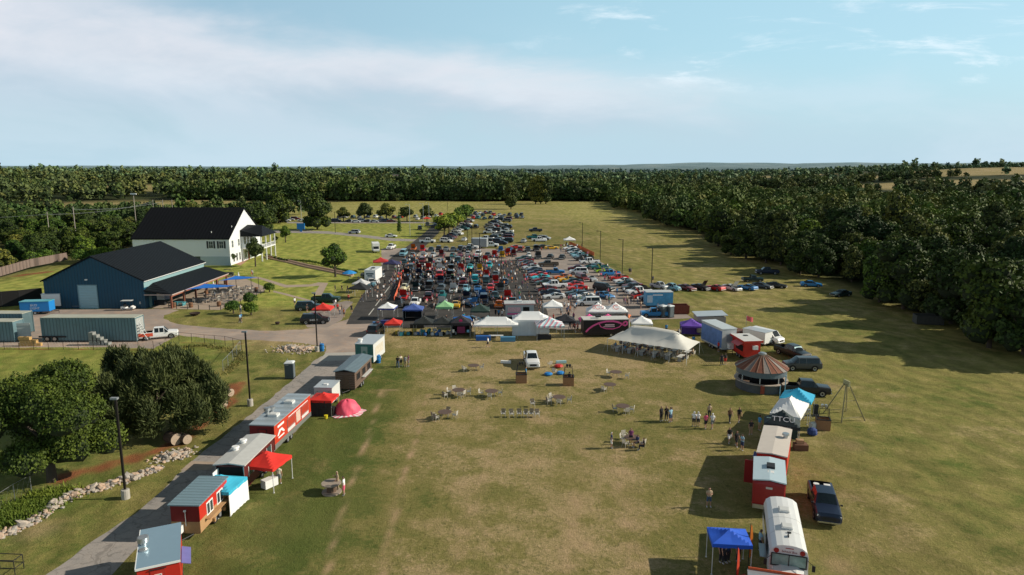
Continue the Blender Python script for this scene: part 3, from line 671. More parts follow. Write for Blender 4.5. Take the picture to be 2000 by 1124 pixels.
cars('northernmost line of show cars', '808,489,coupe,orange,H;826,491,coupe,red,H;842,491,sedan,dark teal;857,491,suv,black;871,490,sedan,grey;885,491,sedan,dark grey;899,491,suv,black;916,491,pickup,dark teal;978,492,sedan,bright blue,H;996,491,coupe,bright blue;1016,492,suv,maroon;1031,492,old_pickup,dark grey;1047,490,suv,black,H')
cars('cluster at the back corner of the pale lot', '992,498,coupe,red,H;1003,500,coupe,maroon,H;1033,504,classic,white;1051,505,pickup,dark grey,H;1075,505,sedan,black,d80;1098,506,sedan,dark grey,d80;1062,485,coupe,black,d20;1077,487,coupe,yellow,d10;1010,486,coupe,red,d10')
cars('angled left line of the pale lot', '1022,508,coupe,dark green;1027,512,coupe,maroon;1026,517,coupe,dark grey;1031,521,coupe,maroon;1036,526,sedan,silver;1042,531,coupe,navy;1047,536,coupe,navy;1051,541,coupe,red;1055,546,coupe,cyan;1058,551,coupe,maroon;1064,556,coupe,dark green;1067,569,coupe,maroon,H', 200)
car(1083, 563, 'pickup', 'white', 190, 'angled left line of the pale lot', label='white crew cab off-road pickup with front bonnet raised')
car(1074, 576, 'coupe', 'navy', 192, 'angled left line of the pale lot', True)
car(1082, 584, 'coupe', 'white', 192, 'angled left line of the pale lot')
cars('middle block of the pale lot', '1098,545,coupe,orange;1108,550,coupe,yellow;1118,555,sedan,dark teal;1120,560,coupe,red;1127,567,coupe,red;1125,577,coupe,dark teal;1132,581,sedan,navy;1140,584,coupe,white;1147,589,coupe,dark grey', 197)
car(1150, 597, 'suv', 'white', 184, 'middle block of the pale lot', label='large white SUV parked broadside at the near end of its line')
cars('drive lane of the pale lot', '1071,521,pickup,brown,d180;1084,536,old_pickup,bright blue,d0;1130,536,suv,white,d175;1137,549,suv,maroon,d-70;1155,549,convertible,silver,d-70;1179,568,suv,black,d-40;1182,582,coupe,bright blue,d-60;1126,528,sedan,maroon,d170')
cars('angled right line of the pale lot', '1113,488,sedan,white;1118,492,coupe,dark teal;1122,496,sedan,silver;1127,500,sedan,teal;1132,504,old_pickup,pale blue;1140,509,pickup,black;1170,526,old_pickup,teal;1178,532,coupe,lime,H;1192,539,old_pickup,bright blue,H;1207,548,old_pickup,red;1217,553,coupe,white;1223,558,coupe,dark teal;1235,563,sedan,maroon;1238,569,pickup,black;1247,576,pickup,white;1255,582,coupe,red,H;1270,588,suv,navy;1281,593,suv,dark grey', 196)
car(1151, 516, 'pickup', 'white', 190, 'angled right line of the pale lot', True)
car(1158, 524, 'coupe', 'teal', 192, 'angled right line of the pale lot', True)
cars('row of show cars out on the meadow', '1288,565,old_pickup,silver,d-60;1313,567,classic,pale blue,d-58;1341,567,coupe,maroon,d-60;1368,566,coupe,black,H d-60;1397,567,coupe,red,d120;1429,567,coupe,white,H d-60;1460,566,coupe,bright blue,d120;1489,563,coupe,dark grey,d-50;1515,562,coupe,black,d-30')
car(1498, 536, 'pickup', 'navy', 175, 'shaded meadow edge', label='dark navy pickup truck parked in the wood shadow behind the meadow row')
car(1469, 551, 'old_pickup', 'dark teal', 0, 'shaded meadow edge', label='dark blue-green vintage pickup just behind the meadow row')
car(1584, 560, 'sedan', 'bright blue', -15, 'shaded meadow edge', label='bright blue old sedan with white side stripe alone on the meadow')
car(1642, 579, 'sedan', 'dark teal', -160, 'shaded meadow edge', label='dark old sedan nearest the wood, alone in the shade')
# far parking
cars('far diagonal line of parked cars', '917,434,suv,silver;911,437,sedan,maroon;914,440,sedan,white;907,443,suv,white;913,446,suv,navy;900,446,sedan,silver;905,450,pickup,teal;895,451,sedan,silver;891,454,sedan,white;892,460,pickup,white;884,462,sedan,navy;882,466,sedan,maroon;876,469,suv,navy;872,474,suv,white', -30)
cars('far left column of parked cars', '975,431,suv,dark teal;969,435,sedan,tan;963,437,suv,navy;972,439,sedan,silver;957,441,sedan,grey;964,445,suv,maroon;955,446,suv,tan;958,450,suv,silver;968,453,suv,dark grey;957,457,pickup,white;972,460,sedan,silver;950,470,pickup,white;962,468,suv,dark teal;974,470,sedan,silver;966,475,suv,navy;979,478,sedan,navy;951,475,suv,dark grey', 165)
car(958, 483, 'pickup', 'white', 0, 'far left column of parked cars', label='white pickup truck broadside on the grass beside the grey box trailer')
cars('far right column of parked cars', '992,430,suv,maroon;990,434,suv,grey;983,444,suv,silver;990,447,suv,black;985,450,sedan,dark grey;990,455,pickup,white;984,460,pickup,black;992,463,suv,navy;990,467,suv,maroon;990,474,suv,dark teal', 170)
cars('farthest rows of parked cars', '917,417,suv,white;928,419,suv,navy;938,418,sedan,white;948,418,suv,maroon;957,418,suv,dark grey;919,423,sedan,navy;930,423,suv,dark grey;943,423,suv,dark teal;964,422,suv,red;975,422,sedan,silver;985,423,sedan,grey;995,422,suv,black;1008,423,suv,dark grey;1018,422,suv,black;925,428,suv,red;934,428,suv,teal;946,429,sedan,dark teal;958,428,suv,navy;970,427,sedan,white;980,427,suv,dark grey;1010,427,suv,navy;1020,427,sedan,grey', -100)
cars('cars parked loose on the far grass', '1046,453,pickup,navy,d180;1043,467,pickup,teal,d10;1053,472,pickup,white,d0;1063,469,suv,silver,d-20;1023,474,sedan,silver,d80;907,471,sedan,white,d85;930,446,suv,black,d80;835,475,pickup,white,d0')
cars('line behind the young trees', '590,433,sedan,white;601,434,sedan,dark grey;612,433,suv,navy;648,433,sedan,white;657,434,suv,navy;684,434,sedan,dark grey;695,435,sedan,white;708,434,suv,silver;720,434,sedan,black;731,435,sedan,silver;745,434,sedan,grey;755,434,suv,navy;765,434,sedan,maroon', 5)
cars('second line behind the young trees', '664,427,suv,dark grey;676,426,suv,white;690,427,suv,dark teal;702,427,sedan,grey;718,426,sedan,navy;734,426,suv,white;744,428,sedan,dark grey;770,427,suv,maroon;779,427,sedan,teal;785,426,suv,red;812,426,suv,silver;816,430,sedan,white;826,428,suv,grey;852,425,suv,white;861,421,suv,red;840,425,sedan,white', 85)
cars('left end of the tree line lot', '559,433,sedan,white;567,431,sedan,silver;577,430,suv,maroon;553,435,sedan,dark grey', 5)
car(692, 457, 'suv', 'silver', 170, 'cross road', label='silver SUV driving on the grey cross road')
car(764, 464, 'sedan', 'white', -6, 'cross road', label='white sedan on the grey cross road over the lawn')
car(764, 487, 'pickup', 'white', -95, 'access road', label='white pickup truck parked on the lawn edge facing the tents')
car(820, 449, 'suv', 'black', -80, 'access road', label='black SUV parked on grass left of the access road')
car(835, 442, 'suv', 'dark grey', -80, 'access road', label='dark grey SUV further up left of the access road')
car(858, 435, 'suv', 'white', -60, 'access road', label='white SUV right of the access road before the light trees')
car(857, 440, 'sedan', 'maroon', 200, 'access road', label='maroon sedan right of the access road')
car(849, 443, 'sedan', 'navy', 200, 'access road', label='navy sedan turning beside the access road')
# ---------------------------------------------------------------- people
JO = {  # joint: (x side, y forward, z), radius ; facing +X is set later, here forward = +Y
 'pelvis': (0, 0, .95, .145), 'waist': (0, 0, 1.10, .125), 'chest': (0, .0, 1.30, .150), 'neckb': (0, -.01, 1.46, .075), 'neck': (0, 0, 1.53, .055), 'head': (0, .02, 1.64, .095), 'crown': (0, .01, 1.72, .075)}
def skeleton(pose):
    j = dict(JO); b = [('pelvis', 'waist'), ('waist', 'chest'), ('chest', 'neckb'), ('neckb', 'neck'), ('neck', 'head'), ('head', 'crown')]
    j['nose'] = (0, .125, 1.625, .018); b.append(('head', 'nose'))
    for s, sg in (('L', -1), ('R', 1)):
        j['sh'+s] = (sg*.185, 0, 1.40, .062); b.append(('chest', 'sh'+s))
        j['ear'+s] = (sg*.092, 0, 1.63, .02); b.append(('head', 'ear'+s))
        j['hip'+s] = (sg*.10, 0, .88, .10); b.append(('pelvis', 'hip'+s))
        if pose == 'stand': el, wr, kn, an = (sg*.24, -.03, 1.13), (sg*.25, .05, .88), (sg*.11, .01, .48), (sg*.12, -.03, .07)
        elif pose == 'walk': el, wr, kn, an = (sg*.22, -.07*sg, 1.13), (sg*.23, .10-.16*sg, .90), (sg*.10, .16*sg+.05, .49), (sg*.10, .26*sg-.06, .09)
        elif pose == 'crossed': el, wr, kn, an = (sg*.25, .04, 1.14), (sg*.06, .22, 1.22), (sg*.13, .01, .48), (sg*.15, -.03, .07)
        elif pose == 'phone': el, wr, kn, an = ((sg*.23, .05, 1.15), (sg*.12, .26, 1.34) if sg > 0 else (sg*.20, .18, 1.05), (sg*.11, .0, .48), (sg*.12, -.03, .07))
        else: el, wr, kn, an = (sg*.23, .08, 1.13), (sg*.17, .30, 1.10), (sg*.12, .42, .92), (sg*.12, .45, .47)   # sit, shifted down later
        j['el'+s] = (*el, .045); j['wr'+s] = (*wr, .030); b += [('sh'+s, 'el'+s), ('el'+s, 'wr'+s)]
        d = (Vector(wr)-Vector(el)).normalized(); h = Vector(wr)+d*.085
        j['ha'+s] = (*h, .030); b.append(('wr'+s, 'ha'+s))
        side = Vector((0, 1, 0)) if abs(d.z) > .6 else Vector((0, 0, 1)); side = (side-d*side.dot(d)).normalized()
        inw = Vector((-sg, 0, 0)); inw = (inw-d*inw.dot(d)).normalized()
        for i, (o_, l) in enumerate(((-.030, .055), (-.010, .07), (.010, .066), (.030, .05))):
            f1 = h+side*o_+d*(.03+l*.5); f2 = f1+d*l*.5+inw*.02
            j['f%d%s' % (i, s)] = (*f1, .010); j['g%d%s' % (i, s)] = (*f2, .008); b += [('ha'+s, 'f%d%s' % (i, s)), ('f%d%s' % (i, s), 'g%d%s' % (i, s))]
        th = Vector(wr)+d*.04+side*.05+inw*.015; j['th'+s] = (*th, .011); b.append(('wr'+s, 'th'+s))
        j['kn'+s] = (*kn, .062); j['an'+s] = (*an, .042); b += [('hip'+s, 'kn'+s), ('kn'+s, 'an'+s)]
        toe = (an[0]+sg*.02, an[1]+.17, max(.04, an[2]-.035)); j['to'+s] = (*toe, .036); b.append(('an'+s, 'to'+s))
    if pose == 'sit':
        j = {k: (v_[0], v_[1], v_[2]-.42, v_[3]) for k, v_ in j.items()}
    return j, b
REG = {'torso': ('pelvis-waist', 'waist-chest', 'chest-neckb', 'chest-sh', 'sh-el'), 'hips': ('pelvis-hip',)}
def bodymesh(pose):
    j, b = skeleton(pose); names = list(j); me = bpy.data.meshes.new('p')
    me.from_pydata([j[n][:3] for n in names], [(names.index(a), names.index(c)) for a, c in b], [])
    o = bpy.data.objects.new('p', me); COL.objects.link(o)
    sk = o.modifiers.new('s', 'SKIN'); sk.use_smooth_shade = True
    for i, n in enumerate(names):
        sv = me.skin_vertices[0].data[i]; r = j[n][3]; rx = 1.0
        sv.radius = (r*1.15, r*.85) if n in ('chest', 'waist', 'pelvis') else (r, r)
        sv.use_root = n == 'pelvis'
    su = o.modifiers.new('u', 'SUBSURF'); su.levels = 1
    bpy.context.view_layer.update()
    out = bpy.data.meshes.new_from_object(o.evaluated_get(bpy.context.evaluated_depsgraph_get()))
    COL.objects.unlink(o); bpy.data.objects.remove(o)
    # region of every face = nearest bone
    segs = [(a, c, Vector(j[a][:3]), Vector(j[c][:3])) for a, c in b]; reg = []
    for f in out.polygons:
        c = f.center; best = None
        for a, cc, A, B in segs:
            ab = B-A; t = max(0, min(1, (c-A).dot(ab)/max(ab.length_squared, 1e-9))); d = (c-A-ab*t).length - (j[a][3]*(1-t)+j[cc][3]*t)
            if best is None or d < best[0]: best = (d, a, cc, t)
        _, a, cc, t = best; a0 = a.rstrip('LR') if a not in () else a; c0 = cc.rstrip('LR')
        if c0 in ('to',): r = 'shoe'
        elif a0 == 'kn' and c0 == 'an': r = 'shin' if t < .85 else 'shoe'
        elif a0 == 'hip': r = 'thigh' if t < .85 else 'knee'
        elif c0 == 'hip' or (a0 == 'pelvis' and t < .35): r = 'hips'
        elif a0 in ('pelvis', 'waist') or (a0 == 'chest'): r = 'torso'
        elif a0 == 'sh': r = 'sleeve' if t < .62 else 'arm'
        elif a0 == 'head' or c0 in ('head', 'crown', 'ear', 'nose'):
            hc = Vector(j['head'][:3]); r = 'hair' if (c.z > hc.z+.055 or (c.y < hc.y-.02 and c.z > hc.z-.07)) and c0 != 'nose' else 'face'
        else: r = 'arm'
        reg.append(r)
    return out, reg
BODIES = {}
def pick(out, reg, sel, off, name, mat):
    mb = MB(); mp = {}
    vs = out.vertices
    for f, r in zip(out.polygons, reg):
        if r in sel:
            idx = []
            for v_ in f.vertices:
                if v_ not in mp: mp[v_] = len(mb.v); mb.v.append(tuple(vs[v_].co+vs[v_].normal*off))
                idx.append(mp[v_])
            mb.f.append(tuple(idx)); mb.m.append(0)
    return mb.mesh(name, mat, True, fix=False)
PS = {}
for ps in ('stand', 'walk', 'crossed', 'phone', 'sit'):
    out, reg = bodymesh(ps); out.materials.clear(); out.materials.append(SKIN)
    PS[ps] = dict(body=out, shirt=pick(out, reg, ('torso', 'sleeve', 'hips'), .014, 'shirt', CLOTH), shorts=pick(out, reg, ('hips', 'thigh'), .020, 'shorts', CLOTH),
                  trousers=pick(out, reg, ('hips', 'thigh', 'knee', 'shin'), .018, 'trousers', CLOTH), shoes=pick(out, reg, ('shoe',), .012, 'shoes', SHOE),
                  hair=pick(out, reg, ('hair',), .016, 'hair', HAIR), cap=pick(out, reg, ('hair',), .022, 'cap', CLOTH))
    for variant in (0, 1):
        lo2 = out.copy(); lo2.materials.clear(); 
        for m_ in (SKIN, CLOTH, M('cloth_dark', (.03, .035, .05), .9) if variant == 0 else M('cloth_denim', (.06, .09, .16), .9), HAIR, SHOE): lo2.materials.append(m_)
        mm = {'torso': 1, 'sleeve': 1, 'hips': 2, 'thigh': 2, 'knee': 0 if variant == 0 else 2, 'shin': 0 if variant == 0 else 2, 'hair': 3, 'shoe': 4}
        lo2.polygons.foreach_set('material_index', [mm.get(r, 0) for r in reg]); PS[ps]['lo%d' % variant] = lo2
KC = {'white': (.8, .8, .8), 'black': (.02, .02, .022), 'pink': (.75, .12, .22), 'blue': (.05, .28, .55), 'pale blue': (.3, .5, .62), 'red': (.6, .04, .03), 'grey': (.22, .23, .24), 'navy': (.03, .05, .12), 'tan': (.5, .38, .26),
 'cream': (.7, .62, .48), 'denim': (.07, .11, .19), 'khaki': (.35, .28, .18), 'green': (.05, .22, .10), 'orange': (.65, .18, .03), 'yellow': (.7, .5, .05), 'plum': (.2, .05, .14), 'cyan': (.05, .5, .6), 'dark': (.035, .035, .045), 'brown': (.16, .09, .05)}
PEOPLE = []
def person(px, py, label, pose='stand', head=90, shirt='white', bottom='shorts', bc='dark', top=None, sc=1.0, z=0, hair=0, group=None):
    """head: direction the person faces in degrees, 90 = away from the camera"""
    w = P(px, py); q_ = PS[pose]; sc = sc*random.uniform(.97, 1.03)
    t = T('person', label, 'person', (w.x, w.y, .01+z), R(head-90), group, sc)
    b = obj('body', q_['body'], t.o)
    obj(bottom, q_[bottom], b if False else t.o, color=KC[bc]); obj('shirt', q_['shirt'], t.o, color=KC[shirt]); obj('shoes', q_['shoes'], t.o)
    if top: obj('cap', q_['cap'], t.o, color=KC[top])
    else: obj('hair', q_['hair'], t.o)
    PEOPLE.append(dict(o=t.o, px=px, py=py)); return t.o
CROWD = []
def crowd(px, py, zone, shirt=None, pose=None):
    w = P(px, py); pose = pose or random.choice(['stand', 'walk', 'stand', 'walk', 'crossed', 'phone'])
    shirt = shirt or random.choice(['white', 'white', 'black', 'grey', 'navy', 'red', 'pale blue', 'tan', 'black', 'pink', 'blue', 'plum', 'white', 'orange', 'green', 'dark', 'cream'])
    va = random.choice((0, 1, 0)); o = obj('person', PS[pose]['lo%d' % va], None, (w.x, w.y, .015), random.uniform(0, 6.28), KC[shirt])
    o.scale = (random.uniform(.93, 1.05),)*3
    tag(o, None, 'person', 'visitors at the car show')
    PW = {'stand': 'standing', 'walk': 'walking', 'crossed': 'standing with folded arms', 'phone': 'holding up a phone'}
    CROWD.append(dict(o=o, px=px, py=py, base='person in %s shirt and %s %s %s' % (shirt, 'dark shorts' if va == 0 else 'long jeans', PW[pose], zone)))
    return o
def scatter(n, pxs, zone, shirts=None, mind=.7):
    xs = pxs[0::2]; ys = pxs[1::2]; done = []
    def inside(x, y):
        c = False; m_ = len(xs)
        for i in range(m_):
            k = (i-1) % m_
            if (ys[i] > y) != (ys[k] > y) and x < (xs[k]-xs[i])*(y-ys[i])/(ys[k]-ys[i])+xs[i]: c = not c
        return c
    tries = 0
    while len(done) < n and tries < n*60:
        tries += 1; x = random.uniform(min(xs), max(xs)); y = random.uniform(min(ys), max(ys))
        if not inside(x, y): continue
        w = P(x, y)
        bad = any((w-q_).length < mind for q_ in done)
        for c in CARLIST:
            if bad: break
            if abs(c['py']-y) < 12 and abs(c['px']-x) < 30:
                m_ = c['o'].matrix_basis.inverted() @ w
                if abs(m_.x) < 2.75 and abs(m_.y) < 1.12: bad = True
        if bad: continue
        done.append(w); crowd(x, y, zone, random.choice(shirts) if shirts else None)
scatter(110, (762, 556, 772, 520, 800, 506, 850, 506, 880, 520, 880, 548, 800, 556), 'in the thick of the left crowd')
scatter(88, (880, 560, 880, 505, 975, 505, 985, 560), 'among the open hoods')
scatter(34, (985, 560, 980, 512, 1020, 512, 1040, 560), 'in the open aisle of the dark lot')
scatter(38, (770, 610, 785, 556, 1000, 556, 1015, 608), 'between the front show cars')
scatter(16, (1015, 612, 1000, 560, 1040, 560, 1066, 610), 'in the right aisle of the dark lot')
scatter(14, (700, 600, 730, 555, 780, 556, 760, 600), 'in the left aisle of the dark lot')
scatter(18, (820, 512, 840, 488, 1060, 490, 1060, 510), 'along the north edge of the lots')
scatter(12, (1085, 503, 1098, 480, 1150, 480, 1180, 505), 'by the white tent on the lot edge')
scatter(24, (1100, 608, 1130, 560, 1230, 590, 1290, 612), 'in the drive lane of the pale lot')
scatter(10, (1170, 552, 1150, 525, 1200, 525, 1215, 548), 'beside the vintage pickups')
scatter(8, (1065, 632, 1080, 605, 1130, 605, 1120, 632), 'behind the white tents')
def rowcrowd(zone, txt, pose=None):
    for it in txt.split(';'):
        q_ = it.split(','); crowd(float(q_[0]), float(q_[1]), zone, q_[2].strip() if len(q_) > 2 else None, pose)
rowcrowd('around the red canopy by the patrol cars', '640,610,black;654,606,white;660,610,red;668,612,black;664,616,tan;673,614,grey;672,620,orange;687,612,black;681,590,red;656,600,white;600,610,black;632,612,dark;576,598,white')
rowcrowd('on the tan strip by the last parked cars', '1225,592,white;1232,594,black;1238,594,red;1245,594,white;1218,592,tan;1185,592,white;1218,576,white;1205,577,blue;1229,536,navy;1232,536,grey;1275,552,navy;1196,607,dark;1220,560,black;1188,552,black;1192,552,dark')
rowcrowd('in the alley behind the stalls', '906,628,cyan;919,632,white;925,640,white;930,638,grey;921,646,white;968,620,black;974,622,blue;981,624,white;1123,648,red;1128,650,red;1120,646,black;1113,646,dark;1117,640,cream;1104,628,white;1110,626,black;830,640,cream;872,634,dark')
rowcrowd('on the lawn left of the lot', '655,570,black;668,571,black;679,572,dark;700,553,grey;471,630,blue;494,540,white;470,612,white;716,565,white;733,570,black')
# ---------------------------------------------------------------- canopies
def canopy(px, py, label, color, w=3.05, d=3.05, eave=2.15, peak=3.15, rz=0, ridge=0, val=.28, walls='', wallc=None, legs=True, kind='pop_up_canopy', mat=None, sag=.10, group=None, legc=None, z=0, valc=None):
    """pop-up canopy with its centre on the ground under (px, py); walls: letters of closed sides F B L R"""
    g = P(px, py); t = T(kind, label, 'canopy', (g.x, g.y, z), R(rz), group)
    N = 8; mb = MB(); hw, hd = w/2, d/2
    def hgt(x, y):
        ux = max(0, abs(x)-ridge/2)/(hw-ridge/2); uy = abs(y)/hd; u_ = max(ux, uy)
        lo_ = min(ux, uy)
        return eave+(peak-eave)*(1-u_)-sag*math.sin(math.pi*u_)*(.4+.9*(1-lo_)) - .05*math.sin(math.pi*min(1, max(u_-.0, 0)))*(1-lo_)
    xs = [-hw, -hw*.75, -hw*.5, -hw*.25, 0, hw*.25, hw*.5, hw*.75, hw] if not ridge else sorted(set([-hw, -(hw+ridge/2)/2, -ridge/2, -ridge/4, 0, ridge/4, ridge/2, (hw+ridge/2)/2, hw]))
    n_ = 12; xs = [hw*(2*i/n_-1) for i in range(n_+1)]; ys = [hd*(2*i/n_-1) for i in range(n_+1)]
    if ridge: xs = sorted(set([round(x, 3) for x in xs+[-ridge/2, ridge/2]]))
    vs = [(x, y, hgt(x, y)) for y in ys for x in xs]; nx_ = len(xs)
    fs = [(j*nx_+i, j*nx_+i+1, (j+1)*nx_+i+1, (j+1)*nx_+i) for j in range(len(ys)-1) for i in range(nx_-1)]
    mb.add(vs, fs)
    rim = [(x, -hd) for x in xs]+[(hw, y) for y in ys[1:]]+[(x, hd) for x in xs[::-1][1:]]+[(-hw, y) for y in ys[::-1][1:]]
    ra = [(x, y, hgt(x, y)) for x, y in rim]; rb = [(x*1.004, y*1.004, hgt(x, y)-val+.03*math.sin(i*1.3)) for i, (x, y) in enumerate(rim)]
    k = len(rim); mb.mi = 1 if valc else 0
    mb.add(ra+rb, [(i, i+1, k+i+1, k+i) for i in range(k-1)])
    top = t.part('canopy_top', mb, [mat or FABRIC]+([valc] if valc else []), color=color)
    top.data.polygons.foreach_set('use_smooth', [False]*len(top.data.polygons))
    fr = MB()
    for sx_ in (-1, 1):
        for sy in (-1, 1): fr.tube((sx_*hw*.97, sy*hd*.97, eave-.2), (sx_*ridge/2, 0, peak-.25), .018, 5)
    for a, b_ in (((-1, -1), (1, -1)), ((1, -1), (1, 1)), ((1, 1), (-1, 1)), ((-1, 1), (-1, -1))):
        fr.tube((a[0]*hw*.97, a[1]*hd*.97, eave-.12), (b_[0]*hw*.97, b_[1]*hd*.97, eave-.12), .015, 5)
    t.part('frame', fr, legc or OFFW)
    if legs:
        for sx_ in (-1, 1):
            for sy in (-1, 1): t.part('leg', MB().box((sx_*hw*.97, sy*hd*.97, (eave-.1)/2), (.05, .05, eave-.1)).box((sx_*hw*.97, sy*hd*.97, .02), (.12, .12, .04)), legc or OFFW)
    for s_ in walls:
        n2 = 14; mbw = MB(); a, b_ = {'F': ((-hw, -hd), (hw, -hd)), 'B': ((-hw, hd), (hw, hd)), 'L': ((-hw, -hd), (-hw, hd)), 'R': ((hw, -hd), (hw, hd))}[s_]
        pts = []
        for zz in (eave-.06, eave*.5, .05):
            for i in range(n2+1):
                f = i/n2; rp = .05*math.sin(i*2.4)*(eave-zz)/eave
                pts.append((a[0]+(b_[0]-a[0])*f+(rp if s_ in 'LR' else 0), a[1]+(b_[1]-a[1])*f+(rp if s_ in 'FB' else 0), zz))
        for j in range(2):
            mbw.add([], [])
        mbw.add(pts, [(j*(n2+1)+i, j*(n2+1)+i+1, (j+1)*(n2+1)+i+1, (j+1)*(n2+1)+i) for j in range(2) for i in range(n2)])
        t.part('side_wall', mbw, FABRIC, color=wallc or color)
    return t
W_ = (.80, .81, .81)
def table_folding(px, py, label, rz=0, w=1.8, cloth=None, z=0, group=None, cat='table'):
    g = P(px, py); t = T('folding_table', label, cat, (g.x, g.y, z), R(rz), group)
    t.box('table_top', (0, 0, .73), (w, .75, .04), OFFW)
    for sx_ in (-1, 1):
        t.part('leg', MB().box((sx_*w*.38, 0, .02), (.03, .6, .03)).tube((sx_*w*.38, -.28, 0), (sx_*w*.38, -.25, .72), .014, 5).tube((sx_*w*.38, .28, 0), (sx_*w*.38, .25, .72), .014, 5), GREY)
    if cloth: t.part('tablecloth', MB().box((0, 0, .76), (w+.04, .79, .012)).box((0, -.40, .40), (w+.04, .01, .72)).box((w/2+.02, 0, .40), (.01, .79, .72)), FABRIC, color=cloth)
    return t
# ---- the stall row along the front of the lots
canopy(758, 622, 'white canopy with blue valance, leftmost of the front stall row', W_, rz=-4, legs=True, valc=M('valance_blue', (.04, .06, .28), .8), eave=2.2, w=3.1)
canopy(769, 651, 'small red canopy beside the black patrol SUV', (.60, .03, .02), w=2.7, d=2.7, eave=1.9, peak=2.7)
canopy(808, 624, 'blue canopy with black side walls in the front stall row', (.06, .11, .36), w=3.6, d=3.1, walls='LBR', wallc=(.02, .02, .025), peak=3.1)
canopy(869, 620, 'pale green canopy with dark crest on its peak', (.26, .52, .26), w=3.1, d=3.1, eave=2.3, peak=3.3, val=.4)
canopy(829, 652, 'black canopy left of another black one in the front stall row', (.014, .018, .018), w=3.3, d=3.1, eave=2.1, peak=3.2, legc=GREY)
canopy(866, 652, 'black canopy beneath the pale green one in the stall row', (.014, .018, .018), w=3.3, d=3.1, eave=2.1, peak=3.1, legc=GREY)
canopy(904, 641, 'blue canopy hidden behind the black stall with magenta badge', (.015, .14, .48), w=3.0, d=3.0, eave=1.7, peak=2.4, rz=12)
tb = canopy(901, 654, 'black walled canopy with magenta badge on its front', (.02, .018, .025), w=3.3, d=3.0, eave=2.35, peak=3.5, walls='BLR', wallc=(.02, .018, .025), val=.45)
MAG = M('magenta_print', (.62, .03, .16), .7); REDP = M('red_print', (.62, .04, .03), .7); PINKP = M('pink_print', (.75, .10, .32), .6)
tb.part('badge', MB().lathe([(.3, 0), (.3, .02)], (0, -1.13, 2.66), 14, 'Y'), MAG)
tb.box('poster', (-1.2, -1.54, 1.0), (.35, .02, .55), OFFW); tb.box('poster', (1.25, -1.54, 1.0), (.4, .02, .45), M('poster_blue', (.15, .4, .6), .6)); tb.box('banner', (.1, -1.54, 1.2), (1.3, .02, 1.1), M('banner_plum', (.16, .02, .07), .8))
canopy(938, 632, 'dark green canopy pitched behind the white stalls', (.014, .04, .033), w=3.4, d=3.2, eave=2.6, peak=3.8, legc=BLACK)
canopy(953, 652, 'low teal grey canopy behind the long white one', (.12, .22, .24), w=3.0, d=3.0, eave=2.3, peak=3.2, rz=8)
canopy(969, 657, 'long white canopy over blue-clothed tables in the stall row', W_, w=7.4, d=3.2, eave=2.3, peak=3.35, ridge=3.4, sag=.16, val=.22)
canopy(1036, 652, 'white canopy with closed white side walls in the stall row', W_, w=6.2, d=3.4, eave=2.75, peak=3.9, ridge=3.0, walls='FBLR', wallc=(.62, .66, .70), val=.3)
# striped canopy
ms, nts, ps_ = newmat('striped_fabric'); tcx = nts.nodes.new('ShaderNodeTexCoord'); sxx = nts.nodes.new('ShaderNodeSeparateXYZ'); nts.links.new(tcx.outputs['Object'], sxx.inputs[0])
sv = mth(nts, 'FRACT', mth(nts, 'MULTIPLY', mth(nts, 'ADD', sxx.outputs[0], mth(nts, 'MULTIPLY', sxx.outputs[1], -.75)), 1.15))
cst = mix(nts, mth(nts, 'GREATER_THAN', sv, .33), (.62, .22, .28), (.70, .78, .80)); cst = mix(nts, mth(nts, 'GREATER_THAN', sv, .72), cst, (.34, .58, .68))
nts.links.new(cst, ps_.inputs['Base Color']); ps_.inputs['Roughness'].default_value = .8
canopy(1073, 661, 'canopy striped in pink, white and pale blue', W_, w=4.6, d=3.2, eave=2.45, peak=3.7, mat=ms, rz=4)
canopy(1104, 646, 'black canopy behind the striped one', (.012, .013, .02), w=3.3, d=3.2, eave=2.0, peak=3.1)
canopy(1079, 620, 'white canopy with grey side wall on the lot edge behind the stalls', W_, w=3.7, d=3.2, eave=2.35, peak=3.5, walls='L', wallc=(.15, .2, .22))
c1_ = canopy(1167, 630, 'white canopy printed with overlapping red rings', W_, w=4.0, d=3.4, eave=2.35, peak=3.8, walls='LB', wallc=(.7, .7, .7))
c2_ = canopy(1201, 630, 'white canopy printed with a single red ring', W_, w=4.2, d=3.4, eave=2.35, peak=3.8, walls='RB', wallc=(.7, .7, .7))
def ring(t, c, r, a0, a1, tilt):
    mb = MB(); m_ = Matrix.Translation(c) @ Matrix.Rotation(tilt, 4, 'X'); vs = []; n = 18
    for i in range(n+1):
        a = a0+(a1-a0)*i/n
        for q_ in (r*.82, r): vs.append(m_ @ Vector((math.cos(a)*q_, math.sin(a)*q_, 0)))
    mb.add(vs, [(2*i, 2*i+1, 2*i+3, 2*i+2) for i in range(n)]); t.part('ring_print', mb, REDP)
tl = math.atan2(1.45, 1.7)
ring(c1_, (-.1, -.86, 3.05), .5, .6, 5.7, tl); ring(c1_, (-.62, -.90, 3.01), .42, .8, 4.5, tl); ring(c1_, (.52, -.88, 3.03), .4, -1.5, 1.8, tl)
ring(c2_, (.0, -.88, 3.04), .52, .5, 5.8, tl)
canopy(1150, 647, 'pink canopy left of the other pink one behind the black trailer', (.75, .08, .30), w=3.2, d=3.0, eave=2.1, peak=3.1, rz=5)
canopy(1186, 647, 'pink canopy right of the other pink one behind the black trailer', (.75, .08, .30), w=3.6, d=3.0, eave=2.1, peak=3.1)
canopy(1252, 652, 'white canopy standing alone between the black trailer and the banquet tent', W_, w=3.6, d=3.2, eave=2.1, peak=3.2, rz=-6)
canopy(1349, 658, 'purple canopy in front of the grey shed trailer', (.14, .06, .42), w=3.5, d=3.1, eave=2.15, peak=3.2, rz=-10, walls='B', wallc=(.10, .04, .28))
